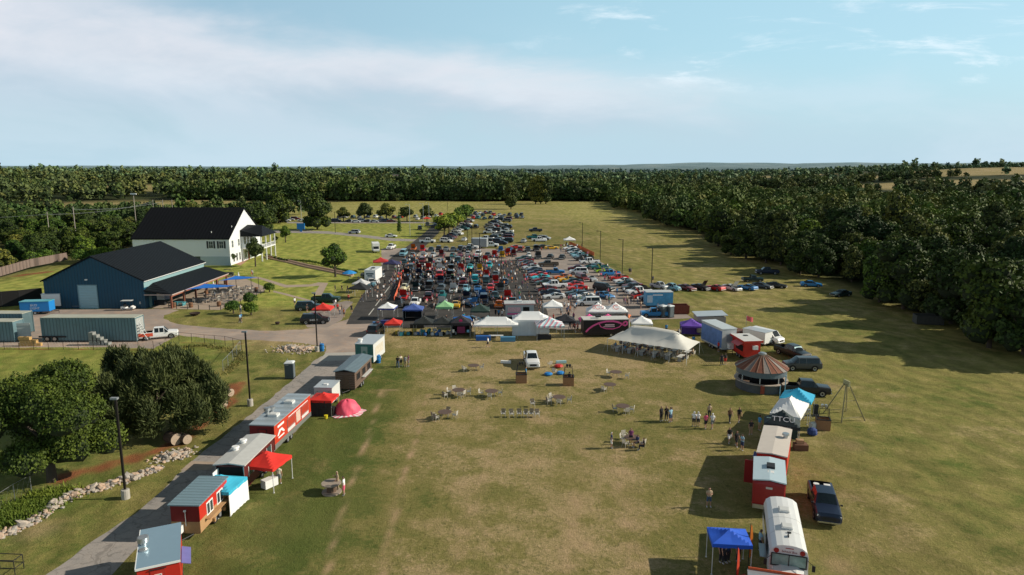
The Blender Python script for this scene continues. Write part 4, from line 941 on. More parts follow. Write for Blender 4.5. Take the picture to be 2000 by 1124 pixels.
canopy(632, 624, 'red canopy surrounded by visitors on the tan strip', (.62, .03, .02), w=3.4, d=3.2, eave=2.2, peak=3.2)
canopy(704, 582, 'black canopy with white lettering left of the dark lot', (.02, .022, .026), w=4.2, d=3.4, eave=2.3, peak=3.5, rz=-12)
canopy(706, 571, 'white and dark canopy behind the black lettered one', (.55, .55, .56), w=3.2, d=3.0, eave=2.2, peak=3.2, rz=-10)
canopy(744, 526, 'red and blue canopy in the left crowd', (.45, .03, .03), w=4.2, d=3.6, eave=2.3, peak=3.4, rz=12)
canopy(766, 530, 'navy canopy with white panel in the left crowd', (.03, .03, .10), w=4.0, d=3.4, eave=2.3, peak=3.3, rz=-12)
canopy(1112, 479, 'white canopy far off by the orange mesh fence', W_, w=4.2, d=4.0, eave=2.1, peak=3.2)
canopy(853, 437, 'small red canopy among cars beyond the light trees', (.65, .05, .03), w=4.0, d=4.0, eave=2.0, peak=2.9) if False else canopy(833, 434, 'small red canopy far off between the lamp posts and young trees', (.65, .05, .03), w=3.6, d=3.2, eave=1.9, peak=2.8)
canopy(1056, 481, 'grey white canopy behind the yellow coupe', (.4, .42, .43), w=4, d=3, eave=2.2, peak=2.9)
# ---- foreground canopies
canopy(524, 945, 'bright red canopy beside the dark trailer with pale roof', (.66, .025, .015), w=3.15, d=3.05, eave=2.25, peak=3.15, rz=-14, sag=.05)
canopy(436, 990, 'sky blue canopy with white side walls between two trailers', (.04, .42, .62), w=3.0, d=2.9, eave=2.1, peak=2.9, rz=-8, walls='R', wallc=(.82, .82, .82))
canopy(634, 806, 'red canopy with black side wall near the pink inflatable', (.62, .025, .018), w=2.7, d=2.6, eave=1.9, peak=2.5, rz=-5, walls='FL', wallc=(.02, .02, .022))
canopy(1421, 1107, 'royal blue canopy left of the white bus', (.01, .10, .62), w=2.7, d=2.25, eave=2.35, peak=2.95, rz=-6, sag=.04)
cb_ = canopy(1563, 801, 'sky blue canopy behind the white one by the grain bin', (.02, .38, .62), w=3.3, d=3.0, eave=2.5, peak=3.5, rz=-32, sag=.05); cb_.o.location = (32.3, 73.9, 0)
t1 = canopy(1541, 828, 'white canopy between the sky blue one and the dark printed tent', W_, w=5.3, d=3.05, eave=2.5, peak=3.7, ridge=1.2, rz=58, sag=.07); t1.o.location = (29.9, 70.1, 0)
t2 = canopy(1531, 862, 'dark printed canopy with white TTCU lettering on its front', (.015, .03, .035), w=3.4, d=2.3, eave=2.25, peak=3.6, rz=-20, walls='B', wallc=(.02, .05, .05), sag=.05, val=.35); t2.o.location = (27.7, 66.6, 0)
TW = M('white_print', (.8, .8, .8), .6)
t2.text('lettering', 'TTCU', (.1, -.78, 2.80), .74, (math.atan2(1.3, 1.15), 0, 0), TW, ext=.01, sx=1.15)
t2.text('lettering', 'credit union', (.15, -1.17, 2.12), .26, (R(90), 0, 0), TW)
t2.part('emblem', MB().box((-1.3, -.72, 2.80), (.4, .03, .12), rx=.7).box((-1.3, -.86, 2.34), (.4, .03, .1), rx=.7), M('emblem_pale', (.35, .6, .62), .6))
# ---- the banquet tent
g = P(1275, 690)
bt = T('banquet_tent', 'large white ridge tent with tables and guests beneath', 'tent', (g.x, g.y, 0), R(-33))
def quadtent():
    L, Wd, ev, pk, rl = 12.6, 5.9, 2.05, 4.1, 6.6
    mb = MB(); nx_, ny_ = 28, 14; vs = []
    for j in range(ny_+1):
        for i in range(nx_+1):
            x = L*(i/nx_-.5); y = Wd*(j/ny_-.5)
            ux = max(0, abs(x)-rl/2)/(L/2-rl/2); uy = abs(y)/(Wd/2); u_ = max(ux, uy)
            z = ev+(pk-ev)*(1-u_)-.42*math.sin(math.pi*u_)*.75-(.06*abs(math.sin(x*1.15+.4)) if uy > .98 or ux > .98 else 0)-.16*(1-abs(2*abs(x)/rl-1))*(1-uy) * (1 if abs(x) < rl/2 else 0)+.03*math.sin(x*5+y)*u_
            vs.append((x, y, z))
    mb.add(vs, [(j*(nx_+1)+i, j*(nx_+1)+i+1, (j+1)*(nx_+1)+i+1, (j+1)*(nx_+1)+i) for j in range(ny_) for i in range(nx_)])
    return mb, L, Wd, ev
mb, L, Wd, ev = quadtent(); bt.part('tent_top', mb, FABRIC, smooth=True, color=(.66, .65, .60))
for i in range(6):
    for sy in (-1, 1):
        x = L*(i/5-.5)*.99; y = sy*Wd/2*.99
        bt.part('pole', MB().tube((x, y, 0), (x, y, ev-.05), .035, 6), OFFW)
        bt.part('guy_rope', MB().tube((x, y, ev-.05), (x*1.06, y+sy*1.1, 0), .012, 4), OFFW)
for sx_ in (-1, 1): bt.part('centre_pole', MB().tube((sx_*4, 0, 0), (sx_*4, 0, 4.3), .05, 6), OFFW)
WOODCH = M('resin_white', (.52, .49, .43), .5, 0, .06)
# ---------------------------------------------------------------- chairs and tables
def chairparts(back_mat):
    s = MB().box((0, 0, .43), (.48, .46, .035)); 
    b = MB()
    for i in range(5): b.box((-.2+.1*i, -.235-.03, .66), (.075, .02, .44), rx=.12)
    b.box((0, -.29, .87), (.50, .03, .07)); b.box((0, -.235, .48), (.46, .03, .05))
    out = [('seat', s.mesh('seat', WOODCH)), ('backrest', b.mesh('backrest', back_mat))]
    for sx_ in (-1, 1):
        for sy in (-1, 1): out.append(('leg', MB().tube((sx_*.20, sy*.19, .43), (sx_*.26, sy*.25, 0), .024, 5, .017).mesh('leg', WOODCH)))
        out.append(('armrest', MB().box((sx_*.26, 0, .64), (.06, .46, .03)).box((sx_*.26, .2, .53), (.04, .04, .2)).mesh('armrest', WOODCH)))
    return out
CH1 = chairparts(WOODCH); CH2 = chairparts(M('resin_white_shaded', (.16, .14, .13), .6))  # dark backrests: backlit shade of white resin put into the colour
def chair(px, py, label, head=90, dark=False, group=None, z=0, wx=None):
    g = P(px, py) if wx is None else Vector((*wx, 0)); t = T('plastic_chair', label, 'chair', (g.x, g.y, z+.012), R(head-90), group)
    for nme, me_ in (CH2 if dark else CH1): obj(nme, me_, t.o)
    return t
TOPM = M('table_top_brown', (.12, .075, .055), .6, 0, .15, 5)
def roundtable(px, py, label, group=None, r=.80, wx=None):
    g = P(px, py) if wx is None else Vector((*wx, 0)); t = T('round_table', label, 'table', (g.x, g.y, .012), 0, group)
    t.part('table_top', MB().lathe([(r*.97, .71), (r, .72), (r, .745), (r*.98, .755)], n=24), TOPM)
    for i in range(4):
        a = math.pi/4+i*math.pi/2; t.part('leg', MB().tube((math.cos(a)*r*.55, math.sin(a)*r*.55, .72), (math.cos(a)*r*.68, math.sin(a)*r*.68, 0), .018, 5), GREY)
    return t
def setting(px, py, where, chairs):
    """round table at px,py with chairs (dx,dy offsets metres, head)"""
    roundtable(px, py, 'brown round table ' + where); g = P(px, py)
    dirs = ['left', 'right']
    for i, (dx, dy, dk) in enumerate(chairs):
        side = ('left' if dx < -.3 else 'right' if dx > .3 else 'middle'); fb = 'near' if dy < 0 else 'far'
        chair(0, 0, 'white plastic chair, %s of those at the table %s' % (ordn(i), where), math.degrees(math.atan2(-dy, -dx))+random.uniform(-15, 15), dk, wx=(g.x+dx, g.y+dy))
setting(925, 724, 'left of the white pickup on the grass', [(-1.25, -.55, False), (1.1, .2, False)])
setting(896, 773, 'nearest the left dirt track, ringed by chairs', [(-1.2, .35, False), (-.55, 1.05, False), (1.2, .3, False), (.55, -.55, False), (-1.6, -1.0, True), (.15, -1.1, False)])
setting(960, 775, 'with three chairs in the middle of the grass', [(-1.3, .2, False), (1.05, .25, False), (-.2, -1.05, False)])
setting(869, 817, 'nearest the bare track with a tipped chair', [(-1.2, -.35, True), (1.15, -.1, False), (.2, .95, True), (-.9, -.9, True)])
setting(1092, 787, 'with five chairs right of the chair line', [(-1.15, .1, False), (-.85, .75, False), (1.2, -.15, False), (-.1, -1.0, False), (-1.3, -.5, True)])
setting(1203, 737, 'left of the dropped table shadow beyond the basket', [(1.35, -.75, False), (-.9, .6, False)])
setting(1191, 762, 'with one chair drawn up at its near left', [(-.9, -1.0, False)])
setting(1216, 805, 'left of the group in black with two white chairs', [(1.0, -.3, False), (.3, -.85, False), (-.9, .0, True)])
setting(1234, 868, 'where three people sit chatting', [(-.85, .55, False), (-.8, -.75, False), (.95, -.75, False), (-.55, 1.25, False)])
for i, x in enumerate((983, 999, 1014, 1027, 1038, 1049)):
    chair(x, 815+(i % 2)*.5, 'plastic chair, %s from the left in the straight line of six' % ordn(i), -90+random.uniform(-12, 12), True, 'chairs lined up on the grass')
chair(1040, 795, 'lone plastic chair just above the straight line of six', -80, True)
# tables, chairs and guests below the banquet tent
ca, sa = math.cos(R(-33)), math.sin(R(-33))
def tl_(x, y): return (bt.o.location.x+x*ca-y*sa, bt.o.location.y+x*sa+y*ca)
kk = 0
for x in (-4.9, -2.9, -.9, 1.1, 3.1, 5.0):
    for y in (-1.7, 1.4):
        w = tl_(x, y); t = T('folding_table', None, 'table', (w[0], w[1], .012), R(57), 'tables under the banquet tent')
        t.box('table_top', (0, 0, .73), (1.8, .75, .04), OFFW)
        for sx_ in (-1, 1): t.part('leg', MB().box((sx_*.7, 0, .36), (.04, .55, .7)), GREY)
        t.o['label'] = 'pale folding table, %s in the %s row under the banquet tent' % (ordn(int((x+5.3)/2.15)), 'near' if y < 0 else 'far')
        for c, (dx, dy) in enumerate(((-.75, -.4), (-.75, .5), (.75, .1))):
            w2 = tl_(x+dx, y+dy); kk += 1
            chair(0, 0, 'white plastic chair under the banquet tent at a folding table', (0 if dx < 0 else 180)-33+random.uniform(-15, 15), False, 'chairs under the banquet tent', wx=w2)
            if random.random() < .6:
                o = obj('person', PS['sit']['lo%d' % random.choice((0, 1))], None, (w2[0], w2[1], .03), R((0 if dx < 0 else 180)-33-90), KC[random.choice(['white', 'navy', 'black', 'red', 'tan', 'blue'])])
                tag(o, 'guest seated at a folding table under the banquet tent', 'person', 'guests under the banquet tent')
# ---------------------------------------------------------------- people on the meadow
person(777, 719, 'person in black top and blue jeans, leftmost of the group by the blue barrel', 'crossed', 90, 'black', 'trousers', 'denim')
person(783, 716, 'person in pale top and dark shorts in the group by the blue barrel', 'stand', -60, 'cream', 'shorts', 'dark')
person(792, 718, 'person in grey-green top in the group by the blue barrel', 'stand', 100, 'grey', 'shorts', 'khaki')
person(798, 716, 'person in dark plum top, rightmost of the group by the blue barrel', 'stand', 200, 'plum', 'shorts', 'grey')
person(953, 679, 'person in white top walking alone in front of the blue-clothed tables', 'walk', 170, 'white', 'shorts', 'dark')
person(1291, 823, 'person all in black, leftmost of the dark group of four', 'stand', -60, 'black', 'trousers', 'dark')
person(1301, 822, 'person in black holding a phone in the dark group of four', 'phone', -90, 'black', 'trousers', 'dark')
person(1311, 824, 'person in black behind the one in a blue top', 'stand', 190, 'black', 'trousers', 'dark')
person(1309, 826, 'person in pale blue top and denim shorts in the dark group', 'stand', 120, 'pale blue', 'shorts', 'denim')
person(1355, 834, 'person in white shirt and black shorts, leftmost of the walkers', 'stand', 60, 'white', 'shorts', 'dark', 'white')
person(1363, 834, 'person in white shirt with an arm raised beside the leftmost walker', 'phone', 80, 'white', 'shorts', 'dark', 'white')
person(1378, 838, 'person in bright pink top and dark shorts', 'walk', 90, 'pink', 'shorts', 'dark')
person(1391, 838, 'person in white shirt and pale shorts behind the pink top', 'walk', 90, 'white', 'shorts', 'grey', 'white')
person(1385, 817, 'person with black backpack and tan top farthest of the walkers', 'stand', 90, 'tan', 'trousers', 'dark', 'black')
person(1425, 826, 'person in dark brown shirt and black trousers walking', 'walk', -80, 'brown', 'trousers', 'dark')
person(1443, 825, 'person in black tank top and dark shorts', 'walk', -90, 'black', 'shorts', 'brown')
person(1466, 850, 'person with dark backpack and pale shorts in the tent shadow', 'stand', 90, 'dark', 'shorts', 'khaki')
person(1483, 842, 'person in pale blue shirt standing at the printed tent', 'stand', 20, 'blue', 'shorts', 'khaki')
person(1424, 866, 'person in black shirt and white shorts, left of the trio in front', 'walk', -90, 'black', 'shorts', 'white')
person(1438, 873, 'person in black with bare legs, middle of the trio in front', 'walk', -70, 'black', 'shorts', 'dark')
person(1449, 880, 'person in pale blue shirt and blue shorts, right of the trio in front', 'crossed', 200, 'pale blue', 'shorts', 'navy')
person(1384, 991, 'person in pink and white top standing alone in the trailer shadow', 'crossed', -90, 'tan', 'shorts', 'denim')
person(1194, 876, 'person in navy top and white cap standing left of the seated group', 'stand', 0, 'navy', 'shorts', 'white', 'white')
person(1232, 868, 'person in dark red top standing at the table of three', 'stand', -90, 'plum', 'shorts', 'dark')
person(1245, 873, 'person in navy shirt seated behind the brown round table', 'sit', 200, 'navy', 'shorts', 'dark', z=0)
person(1257, 880, 'person in black shirt seated at the right of the brown round table', 'sit', 170, 'black', 'trousers', 'dark')
person(660, 958, 'person in khaki uniform and tan hat at the cable drum', 'phone', -150, 'khaki', 'trousers', 'khaki', 'tan')
person(672, 968, 'woman in white top and pink skirt at the cable drum', 'stand', 180, 'white', 'shorts', 'pink')
person(546, 946, 'person half hidden under the bright red canopy', 'stand', 90, 'cream', 'shorts', 'grey')
person(1409, 714, 'person in dark top in the shade of the red kiosk trailer', 'stand', 80, 'dark', 'trousers', 'dark')
person(1416, 713, 'person in black and red beside the kiosk trailer shadow', 'stand', 100, 'black', 'shorts', 'red')
person(1403, 688, 'person in red top by the open rear of the pale trailer', 'stand', 20, 'red', 'shorts', 'dark')
person(1354, 676, 'person in bright blue shirt in front of the pale trailer', 'stand', 90, 'blue', 'shorts', 'khaki')
person(1301, 652, 'person in dark blue shirt between the white canopy and purple canopy', 'stand', -90, 'blue', 'shorts', 'dark')
person(1324, 664, 'person in black at the purple canopy entrance', 'stand', 20, 'black', 'trousers', 'dark')
person(1328, 662, 'person in pale top queueing at the purple canopy', 'stand', 0, 'cream', 'shorts', 'dark')
for i, (x, y, c) in enumerate(((1408, 1098, 'black'), (1414, 1101, 'dark'), (1421, 1099, 'navy'), (1441, 1097, 'brown'))):
    person(x, y, 'person in %s behind the royal blue canopy' % KC and 'person in %s shirt behind the royal blue canopy' % c, 'stand', -60, c, 'trousers', 'dark')
person(1484, 1078, 'person in pale grey top at the bus serving window', 'stand', 0, 'pale blue', 'trousers', 'dark')
person(1112, 752, 'person in black standing at the balloon basket with burners', 'stand', 90, 'black', 'trousers', 'dark')
person(1027, 742, 'person in blue shirt behind the wicker basket by the pickup', 'stand', 0, 'blue', 'shorts', 'dark')
person(340+0.0, 628, 'person in white shirt on the lawn beside the round shrubs', 'stand', 0, 'pale blue', 'trousers', 'dark') if False else None
# ---------------------------------------------------------------- trailers
def wheels(t, pts, r=.34, w=.22):
    if (r, w) not in WM: WM[(r, w)] = wheelmesh(r, w)
    a, b = WM[(r, w)]
    for x, y in pts:
        o = obj('wheel', a, t.o, (x, y, r)); o.rotation_euler = (0, 0, R(90)); obj('rim', b, o)
def trailer(name, label, cx, cy, L, W, H, rz, wall, roof, z0=.55, wh=2, wy=0, tongue=-1, roofover=.06, slope=0, cat='trailer', rooft=.10, gable=0):
    """box trailer, long axis local Y; z0 floor, H roof height"""
    t = T(name, label, cat, (cx, cy, .012), R(rz))
    t.part('body', MB().box((0, 0, (z0+H)/2), (W, L, H-z0)), wall)
    ro = roofover
    if gable:
        t.part('roof', MB().extr([(-W/2-ro, H), (0, H+gable), (W/2+ro, H), (W/2+ro, H+rooft), (0, H+gable+rooft), (-W/2-ro, H+rooft)], -L/2-ro, L/2+ro, 'Y'), roof)
    else:
        t.part('roof', MB().add([(-W/2-ro, -L/2-ro, H+.003), (W/2+ro, -L/2-ro, H+.003+slope), (W/2+ro, L/2+ro, H+.003+slope), (-W/2-ro, L/2+ro, H+.003), (-W/2-ro, -L/2-ro, H+rooft), (W/2+ro, -L/2-ro, H+rooft+slope), (W/2+ro, L/2+ro, H+rooft+slope), (-W/2-ro, L/2+ro, H+rooft)],
          [(0, 3, 2, 1), (4, 5, 6, 7), (0, 1, 5, 4), (1, 2, 6, 5), (2, 3, 7, 6), (3, 0, 4, 7)]), roof)
    t.part('chassis', MB().box((0, 0, z0-.07), (W*.9, L*.98, .13)), BLACK)
    ys = [wy] if wh == 1 else [wy-.42, wy+.42]
    wheels(t, [(sx_*(W/2-.10), y) for sx_ in (-1, 1) for y in ys])
    if tongue:
        y0 = tongue*L/2
        t.part('tow_bar', MB().tube((-.6, y0, .45), (0, y0+tongue*1.2, .45), .05, 6).tube((.6, y0, .45), (0, y0+tongue*1.2, .45), .05, 6).tube((0, y0+tongue*1.15, 0), (0, y0+tongue*1.15, .6), .04, 6), BLACK)
    return t
# 1 red trailer, bottom left corner
t = trailer('food_trailer', 'red food trailer with flat blue-grey roof at the bottom edge', -23.75, 42.3, 5.2, 2.45, 2.85, 25, RED, M('steel_roof_sky_tint', (.30, .44, .54), .25, .35, .06, 1), tongue=0)  # roof's blue-grey base colour includes a painted sky reflection
t.part('roof_trim', MB().box((0, -2.66, 2.90), (2.6, .05, .14)).box((-1.30, 0, 2.90), (.05, 5.3, .14)), WHITE)
v = t.part('exhaust_vent', MB().lathe([(.22, 2.9), (.22, 3.12), (.36, 3.16), (.36, 3.5), (.30, 3.52)], (-.98, .45, 0), 16), STEEL, smooth=False)
t.part('vent_collar', MB().lathe([(.26, 2.95), (.26, 3.02)], (-.95, -.35, 0), 14), STEEL)
dr = t.box('door', (-.05, -2.62, 1.6), (.86, .03, 1.95), M('door_red', (.45, .03, .02), .45)); t.box('window', (-.05, -2.645, 2.1), (.34, .02, .34), PANE, dr); t.part('window_frame', MB().box((-.05, -2.65, 2.29), (.44, .03, .05)).box((-.05, -2.65, 1.91), (.44, .03, .05)).box((-.25, -2.65, 2.1), (.05, .03, .42)).box((.15, -2.65, 2.1), (.05, .03, .42)), WHITE, dr)
t.part('drip_rail', MB().box((-.05, -2.66, 2.68), (1.0, .05, .05)), BLACK)
t.box('awning', (1.55, -.3, 1.95), (.6, 2.2, .04), M('awning_lilac', (.16, .16, .42), .6), ry=.35)
# 2 half timber trailer
t = trailer('food_trailer', 'red and timber trailer with ribbed blue-grey roof and white windows', -24.75, 50.4, 4.7, 2.2, 2.75, -2, M('red_front_shaded', (.20, .012, .015), .5), ribbed('ribbed_roof_blue', (.26, .38, .44), 1, 2.2, .4, .3), tongue=-1, roofover=.14, wy=.5)  # dark red body: shade of the sunless front put into the colour
t.part('timber_cladding', MB().box((0, -2.36, .95), (2.22, .03, .95)).box((1.115, 0, 1.02), (.03, 4.72, 1.0)), WOOD)
t.box('side_panel', (1.113, 0, 2.12), (.025, 4.7, 1.2), RED)
for yy_ in (-.75, .95):
    f_ = t.part('window', MB().box((1.14, yy_, 1.85), (.04, 1.05, 1.05)), WHITE)
    for q_ in (-.25, .25): t.part('pane', MB().box((1.165, yy_+q_, 1.85), (.01, .38, .82)), PANE, f_)
t.box('serving_shelf', (1.35, .1, 1.25), (.4, 3.4, .05), WOOD); t.part('propane_box', MB().box((-.55, -2.62, .95), (.8, .45, .55)), WHITE); t.part('lamp_arm', MB().tube((.05, -2.42, 1.1), (.05, -2.42, 2.3), .03, 5).box((.05, -2.45, 2.35), (.16, .12, .12)), WHITE)
t.text('lettering', 'Hot Dogs', (1.145, .2, .85), .42, (R(90), 0, R(90)), M('letter_gold', (.75, .5, .2), .6)) if False else None
for yy_ in (-1.5, 2.0): t.part('fender', MB().box((1.2, .5+(-.9 if yy_ < 0 else .9), .55), (.25, .2, .3)), WOOD)
# white sign boards by the sky blue canopy
g = P(440, 1008)
for i, (dx, dy, rr) in enumerate(((-.6, -.3, -25),)):
    b_ = MB().box((0, 0, .5), (.75, .04, 1.0), rx=-.2); o = obj('sign_board', b_.mesh('sign_board', WHITE), None, (g.x+dx, g.y+dy, 0), R(rr)); tag(o, 'blank white board leaning by the sky blue canopy', 'sign board')
# 3 dark trailer pale roof
t = trailer('food_trailer', 'dark maroon trailer with pale grey pitched roof beside red canopy', -24.1, 58.3, 6.4, 2.5, 2.75, -3, M('maroon_wall', (.10, .015, .015), .5), M('pale_roof_sheet', (.56, .56, .54), .5, .1), gable=.18, wy=.8, roofover=.16)
t.box('rear_frame', (0, -3.22, 1.6), (2.3, .03, 2.0), DARK); t.part('rear_door', MB().box((-1.0, -3.75, 1.55), (.05, 1.0, 1.9)), WHITE)
t.part('corner_post', MB().box((1.22, -3.23, 1.6), (.08, .06, 2.1)), STEEL); t.part('corner_post', MB().box((-1.22, -3.23, 1.6), (.08, .06, 2.1)), STEEL)
for q_ in (-1.6, .0): t.part('roof_vent', MB().lathe([(.25, 2.95), (.25, 3.15), (.36, 3.17), (.30, 3.3)], (-.75, q_+1.2, 0), 12), WHITE)
for q_ in (-1.9, .2, 2.0): w_ = t.box('window', (1.26, q_, 1.85), (.02, .95, .8), PANE); t.part('window_frame', MB().box((1.27, q_-.5, 1.85), (.04, .06, .9)).box((1.27, q_+.5, 1.85), (.04, .06, .9)), WHITE, w_)
t.box('fender', (1.32, .8, .80), (.28, 2.1, .06), STEEL)
# 4 big red trailer
t = trailer('food_trailer', 'long red trailer with white lettering, silver skirt and roof vents', -24.2, 68.4, 9.4, 2.5, 2.95, -5, M('bright_red_wall', (.55, .05, .025), .4), ribbed('grey_roof_seams', (.42, .48, .52), 1, .8, .4, .35, .15), wy=-1.2)
t.box('front_panel', (0, -4.715, 1.75), (2.5, .02, 2.38), M('red_front_shaded2', (.22, .015, .018), .5)); t.part('skirt', MB().box((1.262, 0, .78), (.02, 9.4, .48)), STEEL)  # front panel is the red wall again, with its shade painted in
dr = t.box('door', (.05, -4.74, 1.6), (.78, .03, 1.95), DRED); t.part('door_frame', MB().box((-.36, -4.75, 1.6), (.05, .04, 2.0)).box((.46, -4.75, 1.6), (.05, .04, 2.0)).box((.05, -4.75, 2.6), (.86, .04, .05)), BLACK, dr); t.box('window', (.05, -4.765, 2.1), (.36, .02, .3), PANE, dr)
for sx_ in (-1.0, .95): t.part('propane_tank', MB().lathe([(.05, .5), (.18, .55), (.18, 1.25), (.12, 1.38), (.06, 1.45)], (sx_, -4.98, 0), 12), WHITE)
for q_ in (-2.2, 1.7): t.part('roof_unit', MB().box((.15, q_, 3.17), (.95, .8, .26)).box((.15, q_, 3.32), (.7, .6, .06)), OFFW)
for q_, s_ in ((-1.5, 0), (-1.1, .3)): t.part('exhaust_vent', MB().lathe([(.18, 3.0), (.18, 3.3), (.34, 3.34), (.34, 3.62), (.2, 3.66)], (-.85+s_, q_, 0), 14), STEEL)
side = (R(90), 0, R(90))
t.text('lettering', 'PIZZA', (1.275, -3.3, 2.4), .62, side, TW, sx=1.0) if False else None
TWM = TW
t.part('logo', MB().extr([(-4.1, 1.65), (-3.6, 2.15), (-2.9, 2.15), (-2.35, 1.65), (-2.6, 1.60), (-3.2, 1.98), (-3.85, 1.60)], 1.262, 1.275), TW)
t.part('logo', MB().box((1.27, -3.2, 2.55), (.015, 1.5, .22)), TW); t.part('logo', MB().box((1.27, -3.2, 1.40), (.015, 1.4, .14)), TW); t.part('stripe_print', MB().box((1.27, 1.3, 2.60), (.015, 5.2, .08)), TW)
for q_, l_ in ((-.7, 1.9), (3.0, 1.9)):
    w_ = t.part('serving_hatch', MB().box((1.272, q_, 2.0), (.02, l_, .85)), M('hatch_red', (.42, .05, .03), .4)); t.part('frame', MB().box((1.283, q_-l_/2, 2.0), (.02, .05, .9)).box((1.283, q_+l_/2, 2.0), (.02, .05, .9)).box((1.283, q_, 2.44), (.02, l_, .05)).box((1.283, q_, 1.56), (.02, l_, .05)), STEEL, w_)
t.part('menu_board', MB().box((1.275, 1.15, 1.85), (.02, 1.1, 1.2)), M('menu_print', (.6, .45, .38), .6, 0, .5, 9)); t.part('menu_board', MB().box((1.275, -.7, 1.28), (.02, 1.9, .35)), OFFW); t.part('menu_board', MB().box((1.275, 3.0, 1.30), (.02, 1.9, .32)), OFFW)
# 5 small white cargo box
t = trailer('cargo_trailer', 'small white box trailer between the red canopy and wooden trailer', -22.3, 79.0, 2.9, 2.15, 2.2, -4, OFFW, LGREY, wh=1, wy=.2, z0=.4)
t.box('roof_unit', (0, -.4, 2.36), (.5, .4, .12), WHITE)
for q_ in (-.7, .7): t.part('hinge', MB().box((q_, -1.47, .8), (.12, .02, .05)).box((q_, -1.47, 1.8), (.12, .02, .05)), BLACK)
# 6 wooden trailer
t = trailer('food_trailer', 'weathered brown timber trailer with blue-grey pitched roof', -20.6, 85.8, 7.2, 2.5, 2.75, -5, ribbed('brown_boards', (.15, .10, .075), 2, 3.5, .8, 0, .4), ribbed('slate_roof', (.20, .27, .31), 1, 2.0, .45, .3), gable=.3, wy=-.6, roofover=.18)
for q_ in (-2.2, .1, 2.3): w_ = t.box('window', (1.265, q_, 1.85), (.02, 1.3, .8), DARK); t.part('frame', MB().box((1.28, q_-.68, 1.85), (.03, .07, .9)).box((1.28, q_+.68, 1.85), (.03, .07, .9)).box((1.28, q_, 1.42), (.03, 1.4, .07)), DWOOD, w_)
t.box('serving_shelf', (1.5, .9, 1.32), (.45, 3.6, .06), OFFW); t.part('door', MB().box((.1, -3.62, 1.5), (.8, .03, 1.8)), DWOOD)
# 7 green checked trailer
t = trailer('food_trailer', 'green checked trailer with white door and flat roof beside blue barrel', -20.75, 97.0, 5.6, 2.65, 3.15, -6, OFFW, LGREY, wy=.5)
mg, ntg, pg = newmat('green_check'); tg = ntg.nodes.new('ShaderNodeTexCoord'); sg_ = ntg.nodes.new('ShaderNodeSeparateXYZ'); ntg.links.new(tg.outputs['Object'], sg_.inputs[0])
ga = mth(ntg, 'GREATER_THAN', mth(ntg, 'FRACT', mth(ntg, 'MULTIPLY', sg_.outputs[0], 4.5)), .82); gb = mth(ntg, 'GREATER_THAN', mth(ntg, 'FRACT', mth(ntg, 'MULTIPLY', sg_.outputs[2], 4.5)), .82)
ntg.links.new(mix(ntg, mth(ntg, 'MAXIMUM', ga, gb), (.02, .11, .10), (.07, .26, .24)), pg.inputs['Base Color'])
t.part('front_panel', MB().box((0, -2.815, 1.84), (2.65, .02, 2.58)), mg); dr = t.part('door', MB().box((0, -2.84, 1.75), (.95, .03, 2.15)), M('door_sage', (.34, .42, .38), .6)); t.part('emblem', MB().lathe([(.24, 0), (.24, .015)], (0, -2.87, 2.0), 14, 'Y'), M('emblem_green', (.12, .25, .22), .6), dr)
t.part('exhaust_vent', MB().lathe([(.25, 3.2), (.25, 3.5), (.36, 3.52), (.36, 3.75)], (-.85, -1.9, 0), 12), WHITE); t.part('decal', MB().box((1.335, 0, 1.9), (.015, 3.8, 1.3)), M('cream_print', (.60, .55, .46), .6, 0, .4, 3))
# ---- black and pink trailer
t = trailer('food_trailer', 'black trailer with big pink ribbon swirl behind the banquet tent', 15.6, 112.2, 7.6, 2.6, 2.95, -90+4, M('black_wall', (.014, .012, .016), .35), M('cream_roof', (.60, .58, .54), .5), wy=1.3, tongue=1)
# local +Y points to the right in the picture; the side facing the camera is local +X
mb = MB(); pts = [(-3.4, .95), (-2.9, 1.5), (-2.2, 2.0), (-1.2, 2.45), (0, 2.72), (1.2, 2.72), (2.0, 2.55), (2.7, 2.2), (3.2, 1.95), (3.5, 2.1), (3.55, 2.5), (3.3, 2.65), (3.0, 2.5), (2.8, 2.1)]
def ribbon(pts, w):
    vs = []; 
    for i, (y, z) in enumerate(pts):
        a = Vector(pts[max(0, i-1)]); b = Vector(pts[min(len(pts)-1, i+1)]); n = Vector((-(b-a).y, (b-a).x)).normalized()*w/2
        vs += [(1.305, y+n.x, z+n.y), (1.305, y-n.x, z-n.y)]
    return MB().add(vs, [(2*i, 2*i+1, 2*i+3, 2*i+2) for i in range(len(pts)-1)])
t.part('ribbon_print', ribbon(pts, .30), PINKP)
t.part('ribbon_print', ribbon([(-1.2, 2.35), (-.9, 1.8), (0, 1.45), (1.2, 1.4), (2.2, 1.7), (2.6, 2.1)], .16), PINKP)
t.text('lettering', 'Pink Ribbon', (1.31, .6, 2.0), .55, (R(90), 0, R(90)), M('pale_pink', (.75, .5, .6), .6)) if False else t.part('logo', MB().box((1.31, .6, 2.1), (.012, 1.6, .22)).box((1.31, .5, 1.8), (.012, 1.9, .14)), M('pale_pink', (.75, .5, .6), .6))
t.box('roof_unit', (.2, -1.2, 3.38), (.7, .9, .25), BLACK)
